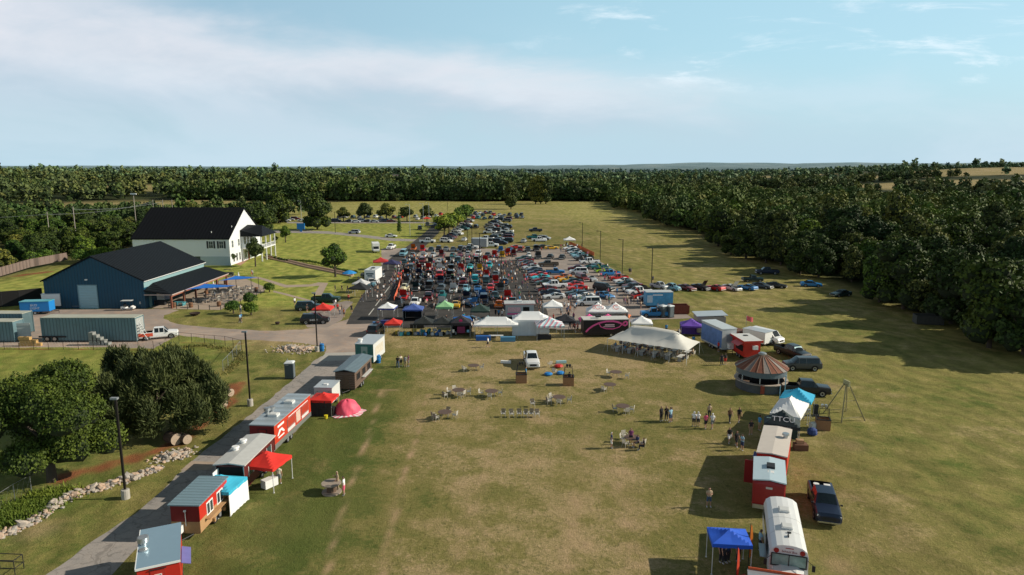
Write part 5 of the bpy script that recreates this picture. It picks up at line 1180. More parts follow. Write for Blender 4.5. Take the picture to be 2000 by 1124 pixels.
# white stall trailer with awning
t = trailer('food_trailer', 'grey white trailer with striped awning edge and pink lettering', 1.4, 125.5, 5.2, 2.5, 3.0, -90+2, M('silver_wall', (.42, .46, .48), .4, .2), ribbed('striped_awning_roof', (.55, .56, .56), 0, 1.2, .5, .1, .2), tongue=0, roofover=.3, wy=1)
t.box('window', (1.255, 1.2, 1.9), (.02, 1.2, 1.0), DARK); t.part('print', MB().box((1.26, -1.0, 1.9), (.012, 2.4, .9)), M('pink_white_print', (.72, .45, .48), .6, 0, .5, 4)); t.part('print', MB().box((1.26, -1.0, 1.1), (.012, 2.6, .3)), PINKP)
t.part('roof_unit', MB().box((0, 0, 3.28), (.8, .9, .35)).box((.1, 1.3, 3.2), (.5, .6, .2)), WHITE)
t.part('valance', MB().box((1.56, 0, 2.95), (.02, 5.8, .2)), M('valance_stripe', (.6, .35, .33), .8, 0, .6, 12))
# camper trailer left of the crowd
for (px, py, lab, hh) in ((725, 553, 'white camper trailer with dark end lettering at the left crowd', 3.1), ):
    g = P(px, py); t = trailer('camper_trailer', lab, g.x, g.y+3, 6.8, 2.7, hh, -3, WHITE, M('camper_roof', (.62, .66, .68), .5), wy=0, tongue=-1)
    t.part('logo', MB().box((0, -3.415, 2.3), (1.9, .015, .35)).box((0, -3.415, 1.8), (1.2, .015, .3)), M('logo_slate', (.05, .10, .12), .6)); t.box('roof_unit', (0, 0, 3.3), (.8, 1.0, .22), BLACK); t.part('roof_unit', MB().box((0, -2.2, 3.24), (.5, .5, .1)), BLACK)
# motorhome
g = P(734, 492); t = T('motorhome', 'white motorhome parked on the lawn beside the left crowd', 'motorhome', (g.x, g.y, .01), R(-75))
t.part('body', MB().box((-1.2, 0, 1.75), (5.0, 2.35, 2.5)).box((2.0, 0, 2.55), (1.5, 2.3, .95)), WHITE); t.part('cab', MB().extr([(1.28, .45), (3.9, .45), (3.9, 1.05), (2.9, 1.2), (2.35, 2.05), (1.28, 2.05)], -1.0, 1.0, 'Y'), OFFW)
t.part('windscreen', MB().add([(2.93, -.9, 1.22), (2.93, .9, 1.22), (2.39, .85, 2.05), (2.39, -.85, 2.05)], [(0, 1, 2, 3)]), GLASS)
for sg in (-1, 1): t.part('window', MB().box((-1.2, sg*1.18, 2.1), (1.4, .02, .7)), GLASS)
t.part('bumper', MB().box((3.95, 0, .6), (.12, 2.0, .25)), CHROME); wheels_pts = [(2.7, .95), (2.7, -.95), (-2.3, .95), (-2.3, -.95)]
for x, y in wheels_pts: o = obj('wheel', WM[.42][0], t.o, (x, y, .42)); obj('rim', WM[.42][1], o)
# purple tent's grey shed trailer
g = P(1388, 655); t = trailer('kiosk_trailer', 'grey shed trailer with single slope pale roof beside the purple canopy', g.x+.0, g.y+1.2, 3.6, 4.6, 3.3, -3, M('grey_shed', (.33, .29, .25), .7), LGREY, tongue=0, roofover=.25, slope=.25)
t.part('window', MB().box((0, -1.815, 1.9), (2.4, .02, 1.0)), DARK)
# pale delivery trailer
t = trailer('food_trailer', 'white trailer with blue side graphics and tall end wall near banquet tent', 32.4, 104.3, 6.4, 2.4, 3.7, 13, M('pale_print_end', (.48, .50, .50), .5, 0, .25, 1.4), M('white_grey_roof', (.56, .60, .62), .4, .1), wy=0, tongue=-1)
t.part('side_graphic', MB().box((-1.21, 0, 2.1), (.015, 6.3, 2.6)), M('blue_graphic', (.10, .20, .45), .5, 0, .6, .9)); t.part('end_graphic', MB().box((.2, -3.21, 2.35), (1.3, .015, 1.2)), M('grey_graphic', (.24, .30, .34), .6, 0, .5, 2.5)); t.part('generator', MB().box((.35, -3.7, 1.2), (1.5, .7, .8)), WHITE)
# blue ice-cream style trailer and old truck, toilets by it
g = P(1291, 604); t = trailer('food_trailer', 'bright blue printed trailer beside portable toilets on the lot', g.x-.2, g.y+2.0, 5.4, 2.5, 3.2, -90+2, M('sky_print', (.08, .32, .55), .5, 0, .5, 1.2), M('roof_ash', (.50, .52, .53), .5), tongue=1)
t.part('lettering_band', MB().box((1.26, -.4, 2.7), (.012, 2.0, .25)), TW); t.part('end_graphic', MB().box((1.26, -2.0, 1.9), (.012, 1.1, 1.5)), M('pale_print', (.5, .6, .68), .6, 0, .4, 3))
g = P(1283, 619); car(1277, 619, 'old_pickup', 'bright blue', 178, 'beside the printed trailer', label='bright blue vintage panel truck with orange crest by the toilets')
car(1206, 622, 'sedan', 'orange', -20, 'behind the stalls', label='orange sedan with black stripes behind the black and pink trailer')
car(1185, 612, 'coupe', 'dark grey', -30, 'behind the stalls', label='dark coupe half hidden behind the ring printed canopies')
car(913, 631, 'coupe', 'black', 170, 'behind the stalls', label='black coupe hidden behind the blue and black stalls')
# dumpsters
def dumpster(px, py, label, L, rz, c, h=1.5):
    g = P(px, py); t = T('dumpster', label, 'dumpster', (g.x, g.y, .01), R(rz))
    t.part('body', MB().box((0, -1.1, h/2+.1), (L, .08, h)).box((0, 1.1, h/2+.1), (L, .08, h)).box((-L/2, 0, h/2+.1), (.08, 2.28, h)).box((L/2, 0, h/2+.1), (.08, 2.28, h)).box((0, 0, .15), (L, 2.2, .08)), c)
    for i in range(6): t.part('rib', MB().box((-L/2+L*(i+.5)/6, -1.17, h/2+.1), (.09, .07, h)), c)
    t.part('rim', MB().box((0, -1.12, h+.13), (L+.1, .12, .08)).box((0, 1.12, h+.13), (L+.1, .12, .08)), c)
dumpster(1325, 612, 'dark red skip trailer behind the printed trailer and toilets', 3.6, 0, M('skip_red', (.20, .05, .03), .7)); dumpster(1812, 633, 'dark metal skip standing alone in the wood shade', 4.4, -12, M('skip_dark', (.06, .065, .06), .6, .2, .3))
# portable toilets
def toilet(px, py, label, rz=0):
    g = P(px, py); t = T('portable_toilet', label, 'portable toilet', (g.x, g.y, .01), R(rz)); B_ = M('toilet_slate', (.06, .085, .10), .5)
    t.box('cabin', (0, 0, 1.12), (1.12, 1.12, 2.0), B_); t.box('base', (0, 0, .07), (1.2, 1.2, .13), BLACK)
    t.part('roof', MB().lathe([(.86, 2.13), (.84, 2.22), (.70, 2.33), (.3, 2.40)], n=4), M('toilet_roof', (.62, .66, .68), .5)).rotation_euler = (0, 0, R(45))
    d_ = t.box('door', (.57, 0, 1.1), (.03, .82, 1.86), M('toilet_door', (.12, .15, .17), .5)); t.box('handle', (.60, .3, 1.1), (.03, .06, .2), STEEL, d_)
    t.part('vent', MB().box((-.2, -.57, 1.95), (.4, .02, .12)), GREY); t.part('vent', MB().tube((-.35, .35, 2.1), (-.35, .35, 2.6), .05, 6), GREY)
toilet(567, 739, 'portable toilet with pale roof standing alone beside the paved lane', 4)
toilet(1294, 620, 'left one of two portable toilets at the lot corner', -60); toilet(1308, 620, 'right one of two portable toilets at the lot corner', -60)
# barrels
def barrel(px, py, label, mat, h=.9, r=.3, wx=None, group=None, z=0, cat='barrel', hoops=True, name='barrel'):
    g = P(px, py) if wx is None else Vector((*wx, 0)); t = T(name, label, cat, (g.x, g.y, .01+z), 0, group)
    t.part('body', MB().lathe([(r*.9, 0), (r, h*.3), (r*1.03, h*.5), (r, h*.7), (r*.9, h), (r*.8, h-.02)], n=16), mat, smooth=False)
    if hoops:
        for q_ in (.2, .8): t.part('hoop', MB().lathe([(r*.985, h*q_-.03), (r*1.0, h*q_+.03)], n=16, cap=False), BLACK)
BB = M('barrel_blue', (.02, .18, .48), .4); OAK = M('barrel_oak', (.20, .095, .045), .7, 0, .3)
barrel(629, 686, 'blue drum beside the lamp post and rock pile', BB, 1.15, .36); barrel(739, 709, 'blue drum beside the green checked trailer', BB, 1.15, .36)
# ---------------------------------------------------------------- right row
# kiosk trailer red with single pitch roof
g = P(1463, 703); t = trailer('kiosk_trailer', 'red kiosk trailer with white roof and air conditioner before grain bin', g.x, g.y+1.6, 4.3, 2.4, 2.9, 6, RED, M('white_roof_b', (.62, .62, .60), .5, 0, .12, .8), tongue=0, roofover=.25, slope=.0)
t.part('fascia', MB().box((0, -2.43, 2.88), (2.9, .04, .3)).box((-1.48, 0, 2.88), (.04, 4.8, .3)), RED); t.part('air_conditioner', MB().box((.3, -2.35, 2.0), (.75, .4, .55)), WHITE)
t.part('hatch', MB().box((-1.65, -.4, 2.35), (.9, 2.4, .05), ry=-.45), M('awning_stripe', (.62, .16, .18), .7, 0, .4, 6)); t.part('window', MB().box((-1.21, -.4, 1.7), (.02, 2.4, .9)), DARK); t.part('skylight', MB().box((.3, 1.0, 3.04), (.6, .5, .08)), BLACK); t.part('lamp', MB().box((1.55, -1.9, 2.85), (.35, .2, .2)), LAMPO)
# flag trailer + stuff by the white van
g = P(1462, 668); t = trailer('cargo_trailer', 'white enclosed trailer hitched behind the white passenger van', g.x+1.0, g.y-1.0, 4.0, 2.1, 2.2, 38, WHITE, LGREY, z0=.4, wh=1, tongue=-1)
g = P(1446, 662); fl = T('flag', 'small faded red flag on a pole by the enclosed trailer', 'flag', (g.x+.8, g.y, 0)); fl.cyl('pole', (0, 0, 0), (0, 0, 4.0), .03, STEEL, n=6)
mb = MB(); n_ = 8; mb.add([(i*.14, .1*math.sin(i*.9), 3.9-.04*i-j*.8) for j in (0, 1) for i in range(n_+1)], [(i, i+1, n_+2+i, n_+1+i) for i in range(n_)]); fl.part('cloth', mb, M('flag_pink', (.6, .12, .12), .8, 0, .4, 5))
g = P(1441, 668); t = trailer('utility_trailer', 'rusty brown open trailer behind the white enclosed one', g.x+.3, g.y+2, 3.2, 2.0, 1.5, 30, M('rust_side', (.22, .07, .05), .7, 0, .3), M('rust_load', (.16, .08, .06), .8), wh=1, tongue=0)
car(1497, 668, 'van', 'white', -58, 'right row', label='white passenger van with side door open on the right meadow', scale=1)
car(1547, 697, 'pickup', 'black', -70, 'right row', label='black pickup with sunshade in its windscreen above the grain bin')
car(1565, 722, 'suv', 'dark grey', 178, 'right row', label='grey SUV directly right of the rusty grain bin')
car(1571, 770, 'pickup', 'black', -12, 'right row', label='dark pickup with chrome bonnet edge at the lower right of grain bin')
car(1608, 997, 'pickup', 'navy', -109, 'right row', label='dark navy pickup nearest the camera beside the school bus')
car(1038, 712, 'pickup', 'white', -88, 'meadow', label='white pickup facing the camera in the middle of the meadow')
car(311, 661, 'pickup', 'white', 22, 'yard', label='white and orange pickup by the chain link fence')
def police(px, py, head, lab):
    o = car(px, py, 'suv', 'black', head, 'patrol cars', label=lab)
    lb_ = obj('light_bar', MB().box((-.0, 0, 1.95), (.3, 1.1, .12)).mesh('light_bar', BLACK), o); obj('red_lamp', MB().box((-.0, -.35, 1.98), (.32, .38, .14)).mesh('red_lamp', LAMPR), lb_); obj('blue_lamp', MB().box((-.0, .35, 1.98), (.32, .38, .14)).mesh('blue_lamp', BLUE), lb_)
    return o
o = police(735, 652, 85, 'black patrol SUV with red and blue roof lights beside small red canopy')
o = police(616, 632, 8, 'black sheriff SUV with white door lettering on the lawn edge')
tt = obj('lettering', textmesh('SHERIFF', .42, .006, TW), o, (-.1, -1.03, .82)); tt.rotation_euler = (R(90), 0, 0)
car(603, 606, 'suv', 'dark teal', 12, 'tan strip', label='dark blue-green SUV behind the red canopy, left one'); car(637, 591, 'pickup', 'dark green', 5, 'tan strip', label='dark pickup behind the red canopy and its crowd')
car(728, 543, 'pickup', 'grey', -8, 'left crowd edge', label='dark grey pickup below the white camper trailer'); car(722, 556, 'sedan', 'white', 190, 'left crowd edge', label='white car nosed toward the white camper'); car(714, 561, 'coupe', 'pale blue', 185, 'left crowd edge', label='pale blue coupe beside the black lettered canopy')
# orange rear on the yard pickup, sunshade on the black pickup
yo = [c for c in CARLIST if c['lab'].startswith('white and orange')][0]['o']
mb = MB()
for sg in (-1, 1): mb.box((-1.85, sg*1.012, .92), (2.1, .03, .55))
mb.box((-2.97, 0, .80), (.02, 1.7, .5)); obj('orange_wrap', mb.mesh('orange_wrap', M('wrap_orange', (.65, .10, .05), .4)), yo)
bo = [c for c in CARLIST if 'sunshade' in c['lab']][0]['o']; obj('sunshade', MB().add([(1.30, -.72, 1.38), (1.30, .72, 1.38), (.98, .66, 1.80), (.98, -.66, 1.80)], [(0, 1, 2, 3)]).mesh('sunshade', M('sunshade_blue', (.25, .5, .55), .4)), bo)
# grain bin bar
g = P(1503, 772); t = T('grain_bin_bar', 'round grain bin bar with rusty conical roof and open counter', 'kiosk', (g.x, g.y+3.2, .01))
CORR = ribbed('corrugated_steel', (.30, .36, .40), 2, 4.0, .5, .4, .3)
r = 3.1
def arcband(r0, z0_, z1_, a0=0, a1=2*math.pi, n=36, th=.06):
    mb = MB(); vs = []
    for i in range(n+1):
        a = a0+(a1-a0)*i/n; c_, s_ = math.cos(a), math.sin(a)
        vs += [(c_*r0, s_*r0, z0_), (c_*r0, s_*r0, z1_), (c_*(r0-th), s_*(r0-th), z1_), (c_*(r0-th), s_*(r0-th), z0_)]
    return mb.add(vs, [(4*i+j, 4*i+(j+1) % 4, 4*i+4+(j+1) % 4, 4*i+4+j) for i in range(n) for j in range(4)])
t.part('lower_wall', arcband(r, .0, 1.1), M('bin_weathered', (.09, .10, .11), .6, .2, .5, 1.2)); t.part('upper_wall', arcband(r, 2.0, 2.8), M('bin_band', (.13, .17, .20), .5, .3, .15, .8))
t.part('counter', arcband(r+.22, 1.11, 1.18, th=.5), M('counter_pale', (.45, .38, .32), .7))
mb = MB(); mr = MB()
for i in range(24):
    a0, a1 = 2*math.pi*i/24, 2*math.pi*(i+1)/24; mm = MB(); ra, rb = r+.22, .45
    P0, P1, P2, P3 = (math.cos(a0)*ra, math.sin(a0)*ra, 2.76), (math.cos(a1)*ra, math.sin(a1)*ra, 2.76), (math.cos(a1)*rb, math.sin(a1)*rb, 4.35), (math.cos(a0)*rb, math.sin(a0)*rb, 4.35)
    mb.mi = (0, 0, 1, 0, 2, 0, 1, 2)[(i*5+i//3) % 8]; mb.add([P0, P1, P2, P3], [(0, 1, 2, 3)])
    mr.tube(P0, P3, .05, 5)
t.part('roof', mb, [M('rust_brown', (.20, .075, .045), .75, 0, .5, 1.2), M('rust_grey', (.26, .23, .21), .6, .2, .4), M('rust_dark', (.12, .05, .035), .8, 0, .5, 1.5)])
t.part('roof_ribs', mr, M('rib_rust', (.22, .14, .10), .6, .2, .3)); t.part('roof_cap', MB().lathe([(.5, 4.3), (.5, 4.5), (.3, 4.62)], n=14), STEEL)
for i in range(8): a = 2*math.pi*(i+.5)/8; t.part('post', MB().tube((math.cos(a)*(r-.05), math.sin(a)*(r-.05), 1.3), (math.cos(a)*(r-.05), math.sin(a)*(r-.05), 2.05), .05, 5), OFFW)
t.part('back_bar', MB().box((0, .3, 1.0), (2.4, .8, 2.0)), DARK); t.part('floor', MB().lathe([(r-.1, .05), (r-.1, .1)], n=24), DWOOD)
t.part('panel', MB().box((-.9, -r-.04, .65), (.5, .04, 1.1)), M('panel_rust', (.26, .05, .03), .6))
# blue flag posts
for i, (x, y, h) in enumerate(((1521, 800, 2.9), (1531, 790, 3.6))):
    g = P(x, y); o = obj('flag_pole', MB().tube((0, 0, 0), (0, 0, h), .05, 6).mesh('flag_pole', M('pole_skyblue', (.25, .5, .65), .5)), None, (g.x, g.y, 0)); tag(o, ('shorter', 'taller')[i]+' pale blue post at the sky blue canopy', 'pole')
# A frame swing
g = P(1648, 815); t = T('timber_a_frame', 'tall timber A-frame standing alone on the right meadow', 'frame', (g.x, g.y, 0), R(12), scale=1.2)
for sx_ in (-1, 1):
    for sy in (-1, 1): t.part('leg', MB().box((0, 0, 0), (.1, .1, .01)).tube((sx_*1.25, sy*1.3, 0), (sx_*.15, sy*.12, 3.3), .06, 5), M('timber_green', (.30, .26, .14), .8))
t.part('top_beam', MB().box((0, 0, 3.35), (.16, .8, .55), rz=0), M('timber_green2', (.36, .34, .18), .8)); t.part('brace', MB().tube((-1.1, -1.1, .35), (1.1, -1.1, .35), .03, 5), M('timber_green', (.30, .26, .14), .8)); t.part('brace', MB().tube((-1.1, 1.1, .35), (1.1, 1.1, .35), .03, 5), M('timber_green', (.30, .26, .14), .8)); t.part('brace', MB().tube((-.6, -.6, 1.8), (.6, -.6, 1.8), .03, 5), M('timber_green', (.30, .26, .14), .8))
# balloon baskets
WICK = M('wicker', (.34, .18, .09), .8, 0, .4, 9, .6)
def basket(px, py, label, rz, burner=True, w=1.35, d=1.05, hh=1.15):
    g = P(px, py); t = T('balloon_basket', label, 'basket', (g.x, g.y, .01), R(rz))
    t.part('basket', MB().box((0, -d/2, hh/2), (w, .07, hh)).box((0, d/2, hh/2), (w, .07, hh)).box((-w/2, 0, hh/2), (.07, d, hh)).box((w/2, 0, hh/2), (.07, d, hh)).box((0, 0, .06), (w, d, .08)), WICK)
    t.part('rim', MB().box((0, -d/2, hh+.03), (w+.1, .12, .09)).box((0, d/2, hh+.03), (w+.1, .12, .09)).box((-w/2, 0, hh+.03), (.12, d, .09)).box((w/2, 0, hh+.03), (.12, d, .09)), BLACK)
    if burner:
        for sx_ in (-1, 1):
            for sy in (-1, 1): t.part('upright', MB().tube((sx_*w*.46, sy*d*.46, hh), (sx_*w*.34, sy*d*.34, hh+1.25), .035, 5), BLACK)
        t.part('burner_frame', MB().box((0, -d*.34, hh+1.27), (w*.75, .05, .05)).box((0, d*.34, hh+1.27), (w*.75, .05, .05)), BLACK)
        for sx_ in (-.18, .18): t.part('burner', MB().lathe([(.10, hh+1.25), (.15, hh+1.45), (.15, hh+1.62)], (sx_, 0, 0), 10), STEEL if px > 1500 else BLACK)
basket(1018, 747, 'wicker balloon basket at the left front of the white pickup', 2, True); basket(1110, 752, 'dark wicker balloon basket with tall burner frame right of pickup', -4); basket(1606, 838, 'wicker balloon basket with silver burners by the A-frame', -14)
def clutter(px, py, name, label, cat, mb, mats, rz=0, color=None):
    g = P(px, py); o = obj(name, mb.mesh(name, mats), None, (g.x, g.y, .012), R(rz), color); tag(o, label, cat); return o
def bag(r, h): return MB().lathe([(.05, 0), (r, .1), (r*1.08, h*.4), (r*.9, h*.8), (r*.3, h)], n=10)
clutter(1586, 850, 'equipment_bag', 'navy equipment bag in front of the wicker basket', 'bag', bag(.5, .8), M('navy_bag', (.03, .06, .2), .8)); clutter(1589, 838, 'storage_bin', 'pale storage bin left of the wicker basket', 'bin', MB().box((0, 0, .35), (.8, .6, .7)), OFFW, 12); clutter(1577, 818, 'folded_stand', 'silver folded frame behind the dark printed canopy', 'stand', MB().tube((-.5, 0, 0), (0, 0, 1.0), .04).tube((.5, 0, 0), (0, 0, 1.0), .04).box((0, 0, 1.0), (.5, .3, .2)), STEEL)
clutter(1592, 812, 'equipment_cart', 'black upright cart between canopy and wicker basket', 'cart', MB().box((0, 0, .75), (.5, .4, 1.1)).tube((-.3, -.3, .12), (.3, -.3, .12), .12), BLACK)
t = T('box_pile', 'heap of cardboard boxes and crates behind the red trailer', 'boxes', tuple(P(1567, 878)), R(-6))
t.part('crate', MB().box((-.2, 0, .3), (1.3, .9, .6)), M('crate_dark', (.16, .08, .05), .8)); t.part('carton', MB().box((-.25, .1, .8), (.7, .5, .38)), M('carton_tan', (.45, .28, .16), .8)); t.part('sack', bag(.35, .6), M('sack_grey', (.45, .47, .5), .8))
# pickup clutter on the meadow
clutter(988, 710, 'white_tube', 'white bench box lying left of the white pickup', 'box', MB().box((0, 0, .2), (1.5, .4, .35)), WHITE, -12); clutter(1096, 710, 'pale_blue_box', 'pale blue bench box lying right of the white pickup', 'box', MB().box((0, 0, .2), (1.5, .4, .35)), M('box_paleblue', (.35, .55, .6), .5), 8)
clutter(1091, 718, 'red_bundle', 'red fabric bundle on the grass right of the pickup', 'bundle', MB().lathe([(.4, .05), (.7, .2), (.5, .4), (.2, .45)], n=10), RED); clutter(1071, 733, 'blue_bundle', 'left blue fabric bundle beside a chair near the pickup', 'bundle', MB().lathe([(.5, .03), (.6, .2), (.4, .36)], n=10), BLUE); clutter(1095, 731, 'blue_bundle', 'right blue fabric bundle near the dark wicker basket', 'bundle', MB().lathe([(.5, .03), (.6, .2), (.4, .36)], n=10), BLUE)
chair(1083, 731, 'tan plastic chair between the two blue bundles', 60); chair(1074, 717, 'white plastic chair left of the red bundle', 120)
# cable drum table
g = P(648, 962); t = T('cable_drum', 'wooden cable drum table with two people beside it', 'cable drum', (g.x, g.y, .01)); t.part('top', MB().lathe([(.85, .82), (.85, .9)], n=22), M('drum_top', (.33, .27, .22), .85, 0, .3, 4)); t.part('core', MB().lathe([(.42, .1), (.42, .82)], n=14), DWOOD); t.part('bottom', MB().lathe([(.85, 0), (.85, .1)], n=22), M('drum_top', (.3, .3, .3)))
# stuff under the red canopy
clutter(527, 951, 'cool_box', 'white cool box in front of the bright red canopy', 'cool box', MB().box((0, 0, .42), (.7, 1.3, .75)), WHITE, -35)
clutter(503, 935, 'barbecue_smoker', 'black smoker grill in the shade of the bright red canopy', 'smoker', MB().tube((-.6, 0, .8), (.6, 0, .8), .35, 12).tube((-.5, 0, 0), (-.5, 0, .8), .04).tube((.5, 0, 0), (.5, 0, .8), .04), BLACK, 20)
clutter(640, 812, 'black_table', 'black draped table inside the red canopy near the inflatable', 'table', MB().box((0, 0, .5), (1.6, .8, 1.0)), BLACK)
clutter(637, 818, 'yellow_bucket', 'small yellow bucket before the pink mat', 'bucket', MB().lathe([(.16, 0), (.22, .4)], n=12), M('bucket_yellow', (.7, .6, .03), .5)); clutter(651, 788, 'metal_trestle', 'yellow metal trestle at the back of the red canopy', 'trestle', MB().box((0, 0, .9), (1.2, .08, .08)).box((-.6, 0, .45), (.08, .08, .9)).box((.6, 0, .45), (.08, .08, .9)), M('frame_yellow', (.65, .45, .03), .5), 20)
g = P(678, 806); t = T('inflatable', 'pink dome inflatable slumped on a pink and white mat', 'inflatable', (g.x, g.y, .02), R(15))
mb = MB(); vs = []; N1, N2 = 14, 28
for j in range(N1+1):
    for i in range(N2):
        ph = math.pi/2*j/N1; th = 2*math.pi*i/N2; rr = 1.45*(1+.06*math.sin(th*7+j*.6)+.05*math.sin(th*3+1)); vs.append((math.cos(th)*math.cos(ph)*rr, math.sin(th)*math.cos(ph)*rr*.95, math.sin(ph)*1.55*(1+.05*math.sin(th*5))))
mb.add(vs, [(j*N2+i, j*N2+(i+1) % N2, (j+1)*N2+(i+1) % N2, (j+1)*N2+i) for j in range(N1) for i in range(N2)]); t.part('dome', mb, M('inflatable_pink', (.78, .10, .17), .55, 0, .2, 2), smooth=True)
mb = MB(); vs = []
for i in range(40): th = 2*math.pi*i/40; rr = 2.05*(1+.10*math.sin(th*5)+.04*math.sin(th*11)); vs += [(math.cos(th)*rr, math.sin(th)*rr*.75-.3, .04), (math.cos(th)*rr*.6, math.sin(th)*rr*.5-.3, .12)]
mm = MB()
for i in range(40): mm.mi = i % 2; mm.add([vs[2*i], vs[(2*i+2) % 80], vs[(2*i+3) % 80], vs[2*i+1]], [(0, 1, 2, 3)])
t.part('mat', mm, [M('mat_pink', (.75, .22, .3), .7), WHITE])
# ---- lower right: red trailers, bus, corner trailer
t = trailer('food_trailer', 'red trailer with cream roof and white air conditioner behind printed tent', 24.4, 59.9, 7.0, 2.5, 2.95, -25, RED, M('cream_roof2', (.62, .56, .50), .6, 0, .15, .8), gable=.12, tongue=0, roofover=.05)
g_ = t; t.part('air_conditioner', MB().box((.45, -3.7, 2.3), (.85, .35, .65)), WHITE); t.part('fan_grille', MB().lathe([(.22, 0), (.22, .02)], (.38, -3.9, 2.3), 14, 'Y'), GREY)
t.part('propane_tank', MB().lathe([(.05, .7), (.16, .75), (.16, 1.3), (.05, 1.45)], (.6, -3.75, 0), 10), WHITE); t.part('roof_vent', MB().lathe([(.2, 3.1), (.2, 3.35), (.33, 3.38), (.3, 3.55)], (.85, .9, 0), 12), STEEL); t.part('hatch', MB().box((-1.5, -.8, 1.6), (.5, 1.2, .06), ry=.5), BLUE); t.part('awning', MB().box((-1.65, -1.6, 1.0), (.5, .7, .8)), M('cart_red', (.4, .05, .05), .6))
t = trailer('cargo_trailer', 'dark red trailer with rounded pale blue roof and black roof vent', 21.7, 54.0, 4.7, 2.5, 2.8, -20, M('trailer_maroon', (.28, .018, .018), .45), M('pale_blue_roof', (.50, .62, .68), .4, .1, .08), gable=.16, tongue=0, roofover=.04)
t.part('nose', MB().add([(-1.24, -2.36, .7), (1.24, -2.36, .7), (1.24, -2.36, 2.75), (0, -2.36, 2.9), (-1.24, -2.36, 2.75), (-1.15, -2.47, .95), (1.15, -2.47, .95), (1.15, -2.47, 2.6), (-1.15, -2.47, 2.6)], [(0, 1, 6, 5), (1, 2, 7, 6), (2, 3, 4, 8, 7), (4, 0, 5, 8), (5, 6, 7, 8)]), M('trailer_maroon', (.28, .018, .018)))
t.part('skirt', MB().box((0, -2.41, .62), (2.4, .12, .35)), STEEL); t.part('badge', MB().box((0, -2.49, 2.35), (.5, .02, .18)), STEEL); t.part('roof_vent', MB().box((.1, .3, 3.08), (.65, .85, .28)), BLACK); t.part('roof_hatch', MB().box((.1, -.75, 2.99), (.5, .42, .12)), WHITE); t.part('rear_door', MB().box((-1.62, 2.0, 1.6), (.75, .05, 2.1)), M('trailer_maroon', (.28, .018, .018)))
for i in range(7): pass
# school bus
g = P(1549, 1100); t = T('school_bus', 'white school bus with round roof hatches seen from above', 'bus', (19.2, 44.0, .01), R(-107))
# local +X = front (towards the camera)
WB = M('bus_white', (.72, .73, .73), .35, 0, .08, .8); prof = [(-1.22, .55), (1.22, .55), (1.24, 1.2), (1.22, 2.35), (1.10, 2.75), (.80, 2.98), (.4, 3.07), (0, 3.10), (-.4, 3.07), (-.80, 2.98), (-1.10, 2.75), (-1.22, 2.35), (-1.24, 1.2)]
t.part('body', MB().extr(prof, -5.0, 2.2, 'X'), WB)
t.part('roof_seam', sum([[MB()]], [])[0].extr([(y*1.004, z*1.003) for y, z in prof[3:12]]+[(y*.98, z*.985) for y, z in prof[3:12][::-1]], -1.8, -1.74, 'X').extr([(y*1.004, z*1.003) for y, z in prof[3:12]]+[(y*.98, z*.985) for y, z in prof[3:12][::-1]], .2, .26, 'X'), OFFW)
t.part('bonnet', MB().add([(2.2, -1.0, .6), (2.2, 1.0, .6), (2.2, 1.0, 1.5), (2.2, .5, 1.66), (2.2, -.5, 1.66), (2.2, -1.0, 1.5), (3.9, -.72, .6), (3.9, .72, .6), (3.9, .72, 1.22), (3.9, .36, 1.36), (3.9, -.36, 1.36), (3.9, -.72, 1.22)],
    [(i, (i+1) % 6, 6+(i+1) % 6, 6+i) for i in range(6)]+[(6, 7, 8, 9, 10, 11)]), WB)
for sg in (-1, 1): t.part('fender', MB().extr([(2.5, .75), (2.55, 1.1), (2.85, 1.3), (3.35, 1.3), (3.7, 1.1), (3.8, .75)], sg*.72, sg*1.14, 'Y'), WB); t.part('headlight', MB().lathe([(.13, 0), (.13, .05)], (3.82, sg*.85, .95), 12, 'X'), LAMPW); t.part('turn_signal', MB().box((3.2, sg*1.16, 1.2), (.16, .05, .12)), LAMPO)
t.part('grille', MB().box((3.92, 0, .95), (.04, 1.1, .55)), BLACK); t.part('bumper', MB().box((4.0, 0, .55), (.16, 2.3, .28)), BLACK)
w_ = t.part('windscreen', MB().add([(2.23, -1.08, 1.62), (2.23, 1.08, 1.62), (2.21, 1.02, 2.42), (2.21, -1.02, 2.42)], [(0, 1, 2, 3)]).box((2.215, 0, 2.0), (.03, 2.16, .85)), glassmat('bus_glass', (.20, .34, .32), .15))  # teal-silver reflection put into the windscreen's base colour
t.part('windscreen_frame', MB().box((2.25, 0, 1.58), (.04, 2.3, .07)).box((2.25, 0, 2.44), (.04, 2.2, .06)).box((2.25, 0, 2.0), (.03, .05, .85)).box((2.25, 1.1, 2.0), (.03, .07, .9)).box((2.25, -1.1, 2.0), (.03, .07, .9)), BLACK)
for sg in (-1, 1):
    t.part('warning_lamp', MB().lathe([(.17, 0), (.17, .04)], (2.21, sg*.82, 2.66), 12, 'X'), DRED)
    for q_ in range(7): t.part('window', MB().box((-4.3+q_*.92, sg*1.235, 1.95), (.74, .02, .62)), GLASS)
    t.part('mirror', MB().tube((2.2, sg*1.15, 2.2), (2.6, sg*1.5, 2.1), .02, 5).box((2.6, sg*1.5, 1.9), (.08, .2, .4)), BLACK)
t.part('marker_lamps', MB().box((2.19, 0, 2.88), (.06, .5, .05)), LAMPR)
tx = obj('lettering', textmesh('School Bus', .22, .004, M('letter_plum', (.20, .03, .04), .6)), t.o, (2.225, 0, 2.64)); tx.rotation_euler = (R(90), 0, R(90))
for x in (-.3, -2.8): h_ = t.part('roof_hatch', MB().box((x, .0, 3.17), (.75, .72, .12)).box((x, 0, 3.245), (.6, .6, .03)), OFFW)
